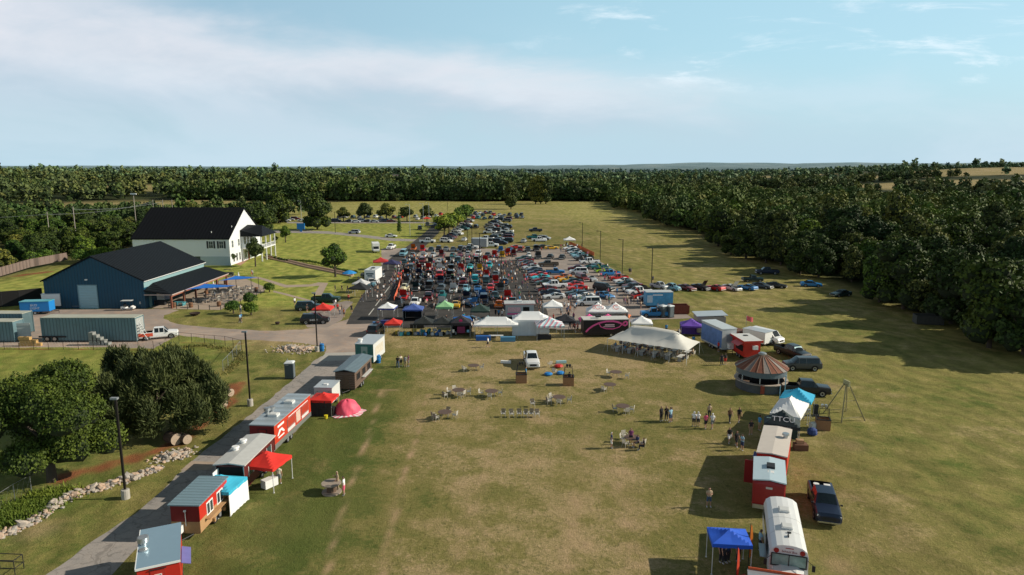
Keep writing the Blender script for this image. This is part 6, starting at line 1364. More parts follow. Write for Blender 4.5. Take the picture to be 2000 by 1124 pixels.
t.part('beacon', MB().box((1.0, .0, 3.16), (.3, .08, .12)).box((.5, .1, 3.14), (.14, .25, .06)), BLACK); t.part('serving_window', MB().box((.0, -1.25, 1.7), (1.8, .03, .9)), DARK); t.part('serving_shelf', MB().box((0, -1.5, 1.25), (1.8, .45, .04)), STEEL)
for x, y in ((3.15, .92), (3.15, -.92), (-3.0, .95), (-3.0, -.95)):
    if (.48, .26) not in WM: WM[(.48, .26)] = wheelmesh(.48, .26)
    o = obj('wheel', WM[(.48, .26)][0], t.o, (x, y, .48)); obj('rim', WM[(.48, .26)][1], o)
t = trailer('food_trailer', 'corner of a grey roofed trailer with red and yellow edge lettering', 16.4, 37.9, 3.6, 2.6, 2.7, 74, M('grill_red', (.5, .04, .03), .5), M('grill_roof', (.34, .36, .39), .35, .3), tongue=0)
t.part('lettering_band', MB().box((1.36, 0, 2.86), (.05, 3.6, .18)), M('band_red', (.62, .10, .03), .5, 0, .5, 6))
for i, (x, y, c) in enumerate(((1461, 1109, 'orange'), (1436, 1150, 'red and yellow'))):
    g = P(x, y); t = T('feather_banner', '%s feather banner %s the royal blue canopy' % (c, 'right of' if i == 0 else 'before'), 'banner', (g.x, g.y, 0), R(20+i*10)); t.cyl('pole', (0, 0, 0), (0, 0, 3.4-i*.3), .025, BLACK, n=6)
    prof2 = [(0, .7), (.2, .9), (.27, 1.8), (.24, 2.6), (.14, 3.15), (0, 3.35)]; t.part('cloth', MB().extr([(x_, z_-i*.3) for x_, z_ in prof2], -.01, .01, 'Y'), M('banner_%d' % i, (.70, .20, .02) if i == 0 else (.6, .07, .03), .7, 0, .45, 2))
clutter(1438, 1158, 'red_bench', 'red and yellow box counter below the royal blue canopy', 'counter', MB().box((0, 0, .5), (1.6, .7, 1.0)), M('bench_redyellow', (.5, .06, .03), .6, 0, .4, 3), 15)
# stall goods along the row
for i, (x, y, c, lab) in enumerate(((944, 665, (.02, .12, .42), 'left table with bright blue cloth under the long white canopy'), (969, 664, None, 'bare folding table in the middle of the long white canopy'), (992, 667, (.08, .25, .42), 'right table with blue cloth under the long white canopy'), (1062, 663, (.015, .015, .02), 'black draped table under the striped canopy'), (815, 641, (.02, .02, .02), 'dark table inside the blue walled canopy'), (757, 634, (.04, .05, .2), 'navy draped table under the leftmost white canopy'))): table_folding(x, y, lab, 0, 2.4, c)
BH = [(.02, .02, .02), (.3, .3, .32), (.02, .1, .3), (.4, .3, .05), (.03, .2, .25), (.5, .5, .5)]
for i in range(26):
    x = 775+i*4.6+random.uniform(-2, 2); 
    if 896 < x < 914: continue
    c = random.choice(BH); kx = random.choice(('crate', 'bag', 'grill'))
    mbx = MB().box((0, 0, .3), (.6, .5, .6)) if kx == 'crate' else bag(.3, .6) if kx == 'bag' else MB().tube((-.35, 0, .7), (.35, 0, .7), .25, 10).box((-.3, 0, .3), (.05, .3, .6)).box((.3, 0, .3), (.05, .3, .6))
    o = clutter(x, 655+random.uniform(-2.5, 1.5), {'crate': 'storage_crate', 'bag': 'duffel_bag', 'grill': 'charcoal_grill'}[kx], '%s %s in the goods line under the black canopies' % (ordn(i), kx), kx, mbx, CLOTH, random.uniform(0, 90), c); o['group'] = 'goods under the black canopies'
# motorcycle
g = P(1087, 600); t = T('motorcycle', 'dark motorcycle parked behind the white lot edge canopy', 'motorcycle', (g.x, g.y, .01), R(165))
for x in (-.75, .75): o = obj('wheel', wheelmesh(.33, .14)[0], t.o, (x, 0, .33)); obj('rim', wheelmesh(.33, .14)[1], o)
t.part('frame', MB().box((0, 0, .55), (.9, .25, .4)).tube((.75, 0, .33), (.5, 0, 1.05), .04, 6), BLACK); t.part('fuel_tank', MB().lathe([(.05, -.3), (.18, -.1), (.18, .15), (.06, .3)], (.15, 0, .85), 10, 'X'), DRED); t.part('seat', MB().box((-.4, 0, .85), (.6, .28, .12)), BLACK); t.part('handlebar', MB().tube((.45, -.4, 1.1), (.45, .4, 1.1), .02, 5), CHROME); t.part('side_case', MB().box((-.6, .25, .65), (.5, .18, .3)), BLACK)
# grey box trailer on the grass
g = P(937, 485); t = trailer('cargo_trailer', 'grey box trailer on the grass strip behind the dark lot', g.x, g.y, 5.5, 2.6, 3.4, 80, M('trailer_grey', (.26, .28, .29), .5), LGREY, tongue=1)
car(918, 487, 'pickup', 'white', 0, 'grass strip', label='white pickup in front of the grey box trailer')

nv = [c for c in CARLIST if c['lab'].startswith('dark navy pickup nearest')][0]['o']
o = obj('load_box', MB().box((-1.6, .4, 1.35), (.5, .5, .35)).mesh('load_box', WHITE), None, nv.location, nv.rotation_euler.z); tag(o, 'white box in the bed of the navy pickup, right one', 'box')
o = obj('load_bucket', MB().lathe([(.18, 1.1), (.24, 1.55)], (-1.6, -.45, 0), 12).mesh('load_bucket', WHITE), None, nv.location, nv.rotation_euler.z); tag(o, 'white bucket in the bed of the navy pickup, left one', 'bucket')
# ---------------------------------------------------------------- blue barn
g0 = P(95, 603)
t = T('blue_barn', 'large blue metal barn with black gable roof and pale roller door', 'barn', (-83.6, 134.4, 0))
BLW = ribbed('barn_blue_metal', (.005, .060, .112), 0, 1.6, .45, .1, .25, .05); ROOFB = ribbed('black_standing_seam', (.010, .012, .015), 1, 1.2, .6, 0, .3, .03)
EV, PK, HW, LN = 5.6, 10.4, 10.0, 27.0
t.part('wall', MB().extr([(-HW, 0), (HW, 0), (HW, EV), (0, PK), (-HW, EV)], 0, LN, 'Y'), BLW)
t.part('roof', MB().extr([(-HW-.4, EV-.14), (0, PK+.06), (HW+.4, EV-.14), (HW+.4, EV+.1), (0, PK+.3), (-HW-.4, EV+.1)], -.35, LN+.4, 'Y'), ROOFB)
t.part('trim', MB().box((HW+.35, LN/2, EV-.05), (.12, LN+.8, .16)), OFFW); t.part('side_band', MB().box((HW+.03, LN/2, 4.9), (.03, LN, 1.3)), M('pale_teal', (.22, .36, .38), .6))
dr = t.box('roller_door', (-1.3, -.04, 2.35), (3.6, .06, 4.7), ribbed('roller_door_pale', (.30, .47, .53), 2, 3, .5, .1, .15, .05)); t.part('door_frame', MB().box((-3.2, -.05, 2.4), (.14, .1, 4.8)).box((.6, -.05, 2.4), (.14, .1, 4.8)).box((-1.3, -.05, 4.8), (4.0, .1, .14)), M('frame_teal', (.16, .28, .32)), dr)
t.box('wall_lamp', (-1.3, -.15, 5.9), (.45, .25, .25), LAMPW); t.box('meter_box', (9.0, -.06, 1.2), (.3, .12, .5), GREY)
# porch on the right side
t.part('porch_roof', MB().add([(HW, -.2, 3.75), (15.6, -.2, 2.95), (15.6, 27.5, 2.95), (HW, 27.5, 4.6), (HW, 3.4, 4.7), (HW, -.2, 3.55), (15.6, -.2, 2.75), (15.6, 27.5, 2.75), (HW, 27.5, 4.4)],
   [(0, 1, 4), (1, 2, 3, 4), (5, 8, 7, 6), (0, 5, 6, 1), (1, 6, 7, 2), (2, 7, 8, 3)]), ROOFB)
CEDAR = M('cedar_post', (.22, .075, .045), .7, 0, .2)
t.part('fascia', MB().box((15.62, 13.6, 2.82), (.1, 27.6, .22)).box((12.8, -.22, 2.82), (5.6, .08, .2)), M('fascia_pale', (.42, .33, .30), .6)); t.part('porch_beam', MB().box((15.2, 13.5, 2.55), (.25, 27, .35)), M('cedar_beam', (.40, .14, .08), .7))
for q_ in (.1, 5.4, 10.8, 16.2, 21.6, 27.0): t.part('porch_post', MB().box((15.2, q_, 1.3), (.32, .32, 2.6)), CEDAR)
d_ = t.part('side_door', MB().box((HW+.03, 2.0, 1.1), (.05, 1.0, 2.2)), M('door_teal', (.10, .20, .22), .5)); t.box('roller_door', (HW+.02, 6.2, 1.5), (.05, 3.2, 3.0), OFFW); t.part('window', MB().box((HW+.03, 11, 1.7), (.05, 2.2, 1.2)), PANE); t.part('window', MB().box((HW+.03, 15, 1.7), (.05, 2.2, 1.2)), PANE)
# ---------------------------------------------------------------- white house
t = T('white_house', 'white two-storey clubhouse with black gable roof and balcony porch', 'house', (-95.2, 195.5, 0))
EV, PK, HW, DP = 7.8, 15.6, 13.9, 24.5
CLAP = ribbed('white_clapboard', (.80, .83, .86), 2, 4.5, .6, 0, .12, .03)
t.part('wall', MB().extr([(0, 0), (DP, 0), (DP, EV), (DP/2, PK), (0, EV)], -HW, HW, 'X'), CLAP)
t.part('roof', MB().extr([(-.5, EV-.25), (DP/2, PK+.1), (DP+.5, EV-.25), (DP+.5, EV+.05), (DP/2, PK+.42), (-.5, EV+.05)], -HW-.3, HW+.3, 'X'), ribbed('black_roof_house', (.008, .009, .011), 0, 1.0, .6, 0, .3, .02))
t.part('chimney_pipe', MB().tube((8.2, 1.8, 8.5), (8.2, 1.8, 9.7), .12, 8), OFFW); t.part('chimney_pipe', MB().tube((13.3, 4, 10), (13.3, 4, 11.2), .12, 8), OFFW)
def win(t, x, y, z, w, h, face, shut=True, div=True):
    """face F looks to -Y, R looks to +X"""
    def bx(mb, u, v, su, sv, off, th=.06):
        return mb.box((x+u, y-off, z+v), (su, th, sv)) if face == 'F' else mb.box((x+off, y+u, z+v), (th, su, sv))
    f_ = t.part('window', bx(MB(), 0, 0, w+.24, h+.24, .03), WHITE); t.part('pane', bx(MB(), 0, 0, w, h, .05), PANE, f_)
    if div: mb = MB(); bx(mb, 0, 0, .06, h, .075, .04); bx(mb, 0, 0, w, .06, .08, .04); t.part('muntin', mb, WHITE, f_)
    if shut:
        for sg in (-1, 1): t.part('shutter', bx(MB(), sg*(w/2+.42), 0, .5, h+.2, .05), BLACK)
for x in (8.6, 11.6): win(t, x, 0, 6.0, 1.1, 1.9, 'F')
win(t, 4.5, 0, 2.2, 1.6, .9, 'F', False, False); t.part('lower_band', MB().box((3, -.04, 1.3), (21.8, .06, 2.6)), M('band_bluegrey', (.42, .50, .53), .6)); t.part('wall_lamp', MB().box((11, -.12, 4.2), (.3, .2, .3)), LAMPW)
for y in (2.2, 6.8): win(t, HW, y, 6.0, 1.0, 1.9, 'R', False)
for y in (2.6, 4.8, 7.0): win(t, HW, y, 1.9, 1.0, 2.2, 'R', False)
for y in (11.5, 14.0, 16.5): win(t, HW, y, 6.0, 1.3, 2.2, 'R', False)
for y in (11.5, 16.5): win(t, HW, y, 1.9, 1.3, 2.2, 'R', False)
t.part('door', MB().box((HW+.05, 14, 1.3), (.06, 1.4, 2.5)), M('door_brown', (.25, .09, .05), .6))
# two storey porch
px0, px1, py0, py1 = HW, HW+6.2, 8.5, 20.5
t.part('porch_roof', MB().add([(px0, py0-.3, 9.4), (px1+.4, py0-.3, 7.7), (px1+.4, py1+.3, 7.7), (px0, py1+.3, 9.4), (px0, (py0+py1)/2, 10.6), (px1-1.8, (py0+py1)/2, 10.4), (px0, py0-.3, 7.55), (px1+.4, py0-.3, 7.55), (px1+.4, py1+.3, 7.55), (px0, py1+.3, 7.55)],
   [(0, 1, 5, 4), (1, 2, 5), (2, 3, 4, 5), (6, 7, 1, 0), (7, 8, 2, 1), (8, 9, 3, 2), (9, 8, 7, 6)]), ROOFB)
t.part('balcony', MB().box(((px0+px1)/2, (py0+py1)/2, 3.85), (px1-px0, py1-py0, .3)), WHITE)
for y in (py0+.2, 12.5, 16.5, py1-.2): t.part('column', MB().box((px1-.2, y, 3.8), (.32, .32, 7.6)), WHITE)
t.part('column', MB().box((px0+.3, py0+.2, 3.8), (.3, .3, 7.6)), WHITE)
rl = MB().box((px1-.2, (py0+py1)/2, 5.0), (.08, py1-py0, .1)).box(((px0+px1)/2, py0+.2, 5.0), (px1-px0, .08, .1))
for i in range(40): rl.box((px1-.2, py0+.3+i*.3, 4.5), (.05, .05, .95))
for i in range(18): rl.box((px0+.3+i*.33, py0+.2, 4.5), (.05, .05, .95))
t.part('balustrade', rl, WHITE)
# ---------------------------------------------------------------- patio furniture
def sail(pts, label):
    mb = MB(); n = 8; A, B, C, D = [Vector(p) for p in pts]; vs = []
    for j in range(n+1):
        for i in range(n+1):
            u_, v_ = i/n, j/n; p_ = A*(1-u_)*(1-v_)+B*u_*(1-v_)+C*u_*v_+D*(1-u_)*v_
            c_ = (A+B+C+D)/4; k = .16*(math.sin(math.pi*u_)*(1 if v_ in (0, 1) else 0)+math.sin(math.pi*v_)*(1 if u_ in (0, 1) else 0))
            e = max(abs(u_-.5), abs(v_-.5))*2; tt_ = (u_-.5, v_-.5)
            pull = .22*(math.sin(math.pi*u_)*abs(2*v_-1)+math.sin(math.pi*v_)*abs(2*u_-1)); p_ = p_.lerp(c_, min(.4, pull*.55)); vs.append(tuple(p_-Vector((0, 0, .25*math.sin(math.pi*u_)*math.sin(math.pi*v_)))))
    mb.add(vs, [(j*(n+1)+i, j*(n+1)+i+1, (j+1)*(n+1)+i+1, (j+1)*(n+1)+i) for j in range(n) for i in range(n)])
    c_ = sum((Vector(p) for p in pts), Vector())/4; t = T('shade_sail', label, 'shade sail', (c_.x, c_.y, 0))
    for k_ in range(len(mb.v)): mb.v[k_] = (mb.v[k_][0]-c_.x, mb.v[k_][1]-c_.y, mb.v[k_][2])
    t.part('cloth', mb, FABRIC, color=(.005, .13, .52))
    for p in pts: t.part('post', MB().tube((p[0]-c_.x, p[1]-c_.y, 0), (p[0]-c_.x, p[1]-c_.y, p[2]+.05), .06, 6), BLACK)
a = P(362, 563, 3); b = P(445, 560, 3.2); c = P(442, 556, 2.4); d = P(372, 556, 2.6)
def zz(v, z): return (v.x, v.y, z)
def sail2(x0, x1, yn, label):
    a_, b_ = P(x0, yn, 3.0), P(x1, yn-4, 3.2); sail([(a_.x, a_.y, 3.0), (b_.x, b_.y, 3.3), (b_.x-.6, b_.y+6, 2.6), (a_.x+1.5, a_.y+6, 3.2)], label)
sail2(361, 445, 566, 'lower blue shade sail over the patio tables'); sail2(426, 490, 549, 'upper blue shade sail above the far patio')
def patio_set(px, py, i):
    g = P(px, py); t = T('patio_table', 'metal patio table, %s of the sets on the barn patio' % ordn(i), 'table', (g.x, g.y, .02), 0, 'patio tables'); t.part('table_top', MB().lathe([(.55, .72), (.58, .75)], n=12), M('patio_metal', (.12, .11, .11), .5)); t.part('leg', MB().tube((0, 0, 0), (0, 0, .73), .04, 6), BLACK)
    for k_ in range(3):
        a_ = k_*2.1+random.random(); chair(0, 0, 'metal chair at a patio table by the barn', math.degrees(a_)+180, random.random() < .6, 'patio chairs', wx=(g.x+math.cos(a_)*.95, g.y+math.sin(a_)*.95))
for i, (x, y) in enumerate(((402, 592), (418, 590), (432, 588), (385, 590), (448, 584), (462, 582), (440, 578), (456, 575), (474, 577), (486, 573), (470, 569), (452, 567), (424, 580), (408, 582), (437, 571), (496, 571), (484, 566), (415, 573), (460, 590), (446, 594))): patio_set(x, y, i)
for i, (x, y, l) in enumerate(((340, 601, 'oak barrel at the foot of the first cedar porch post'), (373, 601, 'oak barrel in the middle of the patio front edge'), (428, 599, 'oak barrel at the right front corner of the patio'), (301, 596, 'terracotta coloured barrel beside the barn side door'), (403, 577, 'oak barrel below the lower blue shade sail'), (501, 570, 'oak barrel by the round shrub at the patio far end'), (441, 556, 'pair-standing oak barrel under the upper blue sail'))): barrel(x, y, l, OAK if i != 3 else M('terracotta', (.45, .2, .12), .7), 1.0, .42)
for i, (x, y) in enumerate(((418, 574), (467, 555))):
    g = P(x, y); t = T('closed_parasol', 'closed white parasol %s' % ('beside the lower blue sail' if i == 0 else 'beside the upper blue sail'), 'parasol', (g.x, g.y, .02)); t.cyl('pole', (0, 0, 0), (0, 0, 2.9), .03, GREY, n=6); t.part('canopy', MB().lathe([(.05, 2.9), (.16, 2.3), (.24, 1.2), (.12, 1.1)], n=10), WHITE)
person(420+.0, 584, 'person in white top at the patio tables', 'stand', 0, 'white', 'trousers', 'dark'); person(469, 631, 'person in pale shirt standing on the lawn below the round shrubs', 'walk', 0, 'pale blue', 'trousers', 'dark'); person(492, 539, 'person in orange shorts on the lawn above the patio', 'stand', 180, 'grey', 'shorts', 'orange')
clutter(314, 596, 'patio_bar', 'black draped bar table in the porch shade', 'table', MB().box((0, 0, .5), (2.0, .8, 1.0)), BLACK); clutter(352, 597, 'picnic_bench', 'teal picnic table set in the porch shade', 'table', MB().box((0, 0, .72), (2.2, .8, .06)).box((0, -.75, .42), (2.2, .3, .05)).box((0, .75, .42), (2.2, .3, .05)).box((-.8, 0, .36), (.1, 1.4, .7)).box((.8, 0, .36), (.1, 1.4, .7)), M('picnic_teal', (.08, .28, .32), .6))
g = P(328, 590); o = obj('menu_sign', MB().box((0, 0, 1.2), (1.3, .06, 1.2)).mesh('menu_sign', M('sign_bluewhite', (.4, .42, .5), .6, 0, .6, 3)), None, (g.x, g.y, 0)); tag(o, 'blue and white sign board under the porch edge', 'sign')
clutter(381, 617, 'fire_pit', 'dark metal fire ring on the lawn before the patio', 'fire pit', MB().lathe([(.3, 0), (.9, .35), (1.0, .55), (.8, .5), (.3, .2)], n=12), M('pit_dark', (.04, .025, .02), .9)); clutter(542, 634, 'fire_pit', 'small dark stone planter on the open lawn', 'planter', MB().lathe([(.3, 0), (.45, .4), (.35, .45)], n=10), M('pit_dark', (.04, .025, .02)))
# ---------------------------------------------------------------- yard: containers, trailers, small things
CT = ribbed('container_teal', (.13, .22, .25), 0, 1.9, .6, .1, .45, .25); CTR = M('container_roof', (.42, .43, .36), .7, .1, .3, .6)
def container(px, py, L, label, rz, H=2.9, W=2.45, open_=False, dark=False):
    g = P(px, py); t = T('shipping_container', label, 'shipping container', (g.x, g.y+W/2, .01), R(rz)); m_ = ribbed('container_dark', (.05, .08, .09), 0, 1.9, .6, .1, .4, .2) if dark else CT
    t.part('body', MB().box((0, 0, H/2+.1), (L, W, H-.1)), m_); t.part('roof', MB().box((0, 0, H+.08), (L+.06, W+.06, .08)), CTR)
    for sx_ in (-1, 1):
        for sy in (-1, 1): t.part('corner_post', MB().box((sx_*L/2, sy*W/2, H/2+.05), (.16, .16, H+.02)), m_)
    return t
t = container(176, 668, 15.2, 'long teal shipping container on a trailer chassis in the yard', 0, 3.9, 2.5)
for x in (-6.8, -5.6): o = obj('wheel', WM[(.48, .26)][0], t.o, (x, -1.35, .48)); o2 = obj('rim', WM[(.48, .26)][1], o)
t.part('ladder', MB().box((7.65, -.5, 2.0), (.05, .06, 3.4)).box((7.65, .1, 2.0), (.05, .06, 3.4)).box((7.65, -.2, 1.2), (.05, .6, .05)).box((7.65, -.2, 2.2), (.05, .6, .05)).box((7.65, -.2, 3.2), (.05, .6, .05)), OFFW); t.part('end_wall', MB().box((7.64, 0, 2.0), (.04, 2.3, 3.5)), M('end_pale', (.35, .37, .36), .6)); t.part('chassis', MB().box((-6.0, -1.3, .85), (4.4, .2, .25)), BLACK)
st_ = MB(); 
for i in range(7): st_.box((7.9+i*.2, -.6, 2.7-i*.38), (.28, .8, .05))
t.part('stairs', st_.tube((7.8, -1.0, 2.9), (9.3, -1.0, .3), .04, 5).tube((7.8, -.2, 2.9), (9.3, -.2, .3), .04, 5), STEEL)
container(-18, 669, 7.8, 'teal shipping container with open pale doors at the left edge', 0, 3.3); container(-2, 655, 8.6, 'further teal container with dark end behind the left edge one', 0, 3.6, 2.45)
g = P(48, 666); o = obj('container_door', MB().box((0, 0, 1.5), (2.2, .08, 2.9)).box((0, -.06, .6), (2.0, .05, .08)).box((0, -.06, 1.3), (2.0, .05, .08)).box((0, -.06, 2.0), (2.0, .05, .08)).box((0, -.06, 2.6), (2.0, .05, .08)).mesh('pale_shelf_rack', M('rack_pale', (.38, .42, .43), .6)), None, (g.x, g.y, 0), R(8)); o.name = 'shelf_rack'; tag(o, 'pale slatted rack standing between container and long teal box', 'rack')
def hay(px, py, label, z=0):
    g = P(px, py); o = obj('hay_bale', MB().box((0, 0, .25+z), (1.1, .55, .48)).mesh('hay_bale', M('straw', (.50, .32, .13), .95, 0, .35, 9, .6)), None, (g.x, g.y, 0), R(random.uniform(-8, 8))); tag(o, label, 'hay bale', 'hay bales stacked by the fence')
for lv in range(3):
    for i in range(4-lv): hay(46+i*9.5+(lv % 2)*2, 676, 'straw bale in the %s layer, %s from the left of the fence stack' % (('bottom', 'middle', 'top')[lv], ordn(i)), lv*.5)
for i in range(5):
    h = 5-i; g = P(182+i*7.2, 674)
    for k_ in range(h): o = obj('concrete_block', MB().box((0, 0, .22+k_*.42), (.72, .9, .40)).mesh('concrete_block', M('block_grey', (.26, .27, .26), .9, 0, .2, 3, .3)), None, (g.x, g.y, 0)); tag(o, 'grey concrete block, %s from the ground in column %s of the stack' % (ordn(k_), ('one', 'two', 'three', 'four', 'five')[i]), 'concrete block', 'concrete blocks stepped by the long container')
t = trailer('beer_trailer', 'bright blue trailer lettered BUD LIGHT beside the white trailer', P(68, 615).x, P(68, 615).y+1.0, 5.2, 2.2, 2.5, -90+8, BLUE, M('blue_roof_teal', (.10, .38, .45), .5), tongue=1, z0=.6, wh=1)
tx = obj('lettering', textmesh('BUD', .62, .006, M('letter_faded', (.55, .6, .65), .6)), t.o, (1.115, -.1, 1.82)); tx.rotation_euler = (R(90), 0, R(90)); tx = obj('lettering', textmesh('LIGHT', .62, .006, M('letter_faded', (.55, .6, .65), .6)), t.o, (1.115, .05, 1.22)); tx.rotation_euler = (R(90), 0, R(90))
t = trailer('office_trailer', 'small white trailer with window behind the blue beer trailer', P(97, 605).x, P(97, 605).y+1.6, 3.4, 2.4, 3.0, -90+8, WHITE, LGREY, tongue=1, z0=.6, wh=1); t.part('window', MB().box((0, 1.715, 2.1), (1.2, .02, .9)), PANE)
# golf cart
g = P(251, 606); t = T('golf_cart', 'white golf cart with flat roof parked before the barn', 'golf cart', (g.x, g.y, .01), R(4))
t.part('body', MB().extr([(-1.2, .3), (1.15, .3), (1.2, .6), (.7, .85), (.45, .45), (-.3, .45), (-.35, .75), (-1.2, .8)], -.55, .55, 'Y'), WHITE); t.box('roof', (-.15, 0, 1.92), (2.0, 1.15, .08), OFFW); t.part('seat', MB().box((-.35, 0, .82), (.5, 1.0, .12)).box((-.62, 0, 1.1), (.1, 1.0, .5)), BLACK)
for sx_ in (-.95, .65):
    for sy in (-.5, .5): t.part('roof_post', MB().tube((sx_, sy, .6), (sx_, sy, 1.9), .02, 5), BLACK)
for sx_ in (-.8, .8):
    for sy in (-.5, .5): o = obj('wheel', wheelmesh(.24, .18)[0], t.o, (sx_, sy, .24)); obj('rim', wheelmesh(.24, .18)[1], o)
g = P(148, 604); t = T('market_stand', 'small dark steel bleacher stand against the blue barn', 'stand', (g.x, g.y+.6, .01)); 
for z in (.5, 1.2, 1.7): t.part('shelf', MB().box((0, (z-.5)*.3, z), (1.9, .45, .06)), GREY)
for sx_ in (-.9, .9): t.part('leg', MB().tube((sx_, .4, 0), (sx_, .4, 1.9), .03, 5).tube((sx_, -.2, 0), (sx_, -.2, .5), .03, 5), BLACK)
g = P(480, 531); t = T('utility_buggy', 'dark off-road buggy in the shade below the terrace', 'buggy', (g.x-1.5, g.y-8, .01), R(10)); t.part('body', MB().box((0, 0, .7), (2.6, 1.4, .6)), M('buggy_dark', (.03, .035, .03), .6)); t.part('roof', MB().box((-.1, 0, 1.85), (1.6, 1.3, .06)), BLACK)
for sx_ in (-.8, .7):
    for sy in (-.6, .6): t.part('roll_bar', MB().tube((sx_, sy, .9), (sx_, sy, 1.85), .03, 5), BLACK)
for sx_ in (-.9, .9):
    for sy in (-.65, .65): o = obj('wheel', WM[.34][0] if .34 in WM else wheelmesh(.34)[0], t.o, (sx_, sy, .34)); obj('rim', wheelmesh(.34)[1], o)
# big blue sign + umbrella
g = P(588, 453); t = T('blue_sign', 'blue box sign beside the cross road and big tree', 'sign', (g.x, g.y, 0)); t.box('panel', (0, 0, 2.4), (3.4, .5, 2.6), BLUE); t.box('post', (0, 0, .6), (1.0, .3, 1.2), BLUE)
g = P(683, 549); t = T('parasol', 'open blue parasol on the grass left of the black canopy', 'parasol', (g.x, g.y, 0)); t.cyl('pole', (0, 0, 0), (0, 0, 2.5), .03, OFFW, n=6); t.part('canopy', MB().lathe([(1.9, 1.95), (1.5, 2.2), (.8, 2.5), (.03, 2.7)], n=8, cap=False), FABRIC, color=(.02, .25, .62))
# ---------------------------------------------------------------- poles
def lamp(px, py, h, label, dark=True, twin=False, group='lot lamp posts', wx=None, arm=1.0, base=True):
    g = P(px, py) if wx is None else wx; t = T('lamp_post', label, 'lamp post', (g.x, g.y, 0), 0, group); mt = BRONZE if dark else OFFW
    if base: t.part('footing', MB().lathe([(.34, 0), (.34, .8), (.3, .84)], n=14), CONC)
    t.part('pole', MB().box((0, 0, .85+(h-.85)/2 if base else h/2), (.16, .16, h-(.85 if base else 0))), mt)
    a_ = t.part('arm', MB().box((-arm/2, 0, h-.05), (arm, .08, .08)), mt); t.part('lamp_head', MB().box((-arm, 0, h-.03), (.6, .32, .16)), GREY if arm < .5 else mt, a_)
    if twin: a_ = t.part('arm', MB().box((arm/2, 0, h-.05), (arm, .08, .08)), mt); t.part('lamp_head', MB().box((arm, 0, h-.03), (.6, .32, .16)), mt, a_)
    return t
lamp(246, 974, 9.0, 'tall bronze lamp post standing beside the riprap and big tree', arm=.1, group=None); lamp(489, 793, 9.1, 'tall bronze lamp post between paved lane and log rounds', arm=.1, group=None); lamp(620, 687, 9.2, 'bronze lamp post beside the rock pile and blue drum', arm=.1, group=None)
for i, (x, y) in enumerate(((1272, 562), (1215, 537), (1172, 513), (1137, 489))): lamp(x, y, 9.4, 'bronze lamp post, %s from the near end on the lot east edge' % ordn(i), base=False)
for i, (x, y, tw) in enumerate(((913, 481, False), (922, 497, True), (953, 535, True), (900, 575, False), (939, 590, False))):
    if i < 2: lamp(x, y, 9.4, 'bronze lamp post at the north edge of the dark lot, %s' % ('single arm' if i == 0 else 'double arm'), twin=tw, base=False)
lamp(937, 519, 9.4, 'tall bronze lamp post among the show cars with double arms', twin=True, base=False); lamp(979, 560, 9.0, 'bronze lamp post beside the red open hoods in the dark lot', base=False)
for x, y, h, l in ((589, 434, 11, 'white lamp pole left of the big dark tree'), (801, 461, 13, 'thin white pole right of the cypress on the lawn'), (827, 443, 11, 'thin white pole by the small red canopy'), (838, 434, 10, 'white lamp pole with arm above the small red canopy'), (655, 455, 9, 'thin brown pole on the lawn right of the big dark tree'), (874, 413, 8, 'dark pole far out on the dry field')): lamp(x, y, h, l, dark=(y in (455, 413)), base=False, group=None, arm=1.4)
def pole_w(px, py, h, label, cross=True):
    g = P(px, py); t = T('utility_pole', label, 'utility pole', (g.x, g.y, -2), 0); t.part('pole', MB().tube((0, 0, 0), (0, 0, h+2), .16, 7), M('pole_wood', (.30, .27, .23), .9)); 
    if cross: t.part('crossarm', MB().box((0, 0, h+1.2), (2.4, .12, .14)), DWOOD)
    return Vector((g.x, g.y, h-.9))
a1 = pole_w(150, 475, 13.5, 'bare utility pole rising above the shrubs left of the house', False); a0 = pole_w(98, 470, 11, 'utility pole with lamp arm above the left trees'); a2 = pole_w(268, 460, 17, 'tall floodlight pole behind the white house roof', False)
g = P(268, 460); o = obj('floodlights', MB().box((0, 0, 17.1), (2.4, .5, .5)).mesh('floodlights', LAMPW), None, (g.x, g.y, 0)); o.name = 'floodlight_bank'; tag(o, 'bank of white floodlights on the tall pole behind the house', 'floodlight')
ps3 = [pole_w(x, 445, 13, 'utility pole, %s of three in the row behind the house roof' % ordn(i)) for i, x in enumerate((303, 322, 340))]
def wire(a_, b_, sagv, label):
    n = 14; pts = [a_.lerp(b_, i/n)-Vector((0, 0, sagv*4*(i/n)*(1-i/n))) for i in range(n+1)]; mb = MB()
    for p_, q_ in zip(pts[:-1], pts[1:]): mb.tube(p_, q_, .05, 4, cap=False)
    o = obj('power_line', mb.mesh('power_line', GREY)); tag(o, label, 'power line')
wire(a0, ps3[0], 1.5, 'power line from the left lamp pole to the poles behind the house'); wire(Vector((-260, 215, 11)), a0, 1.5, 'power line running off the left edge above the trees'); wire(a1, ps3[1], 1.2, 'power line passing the bare utility pole')
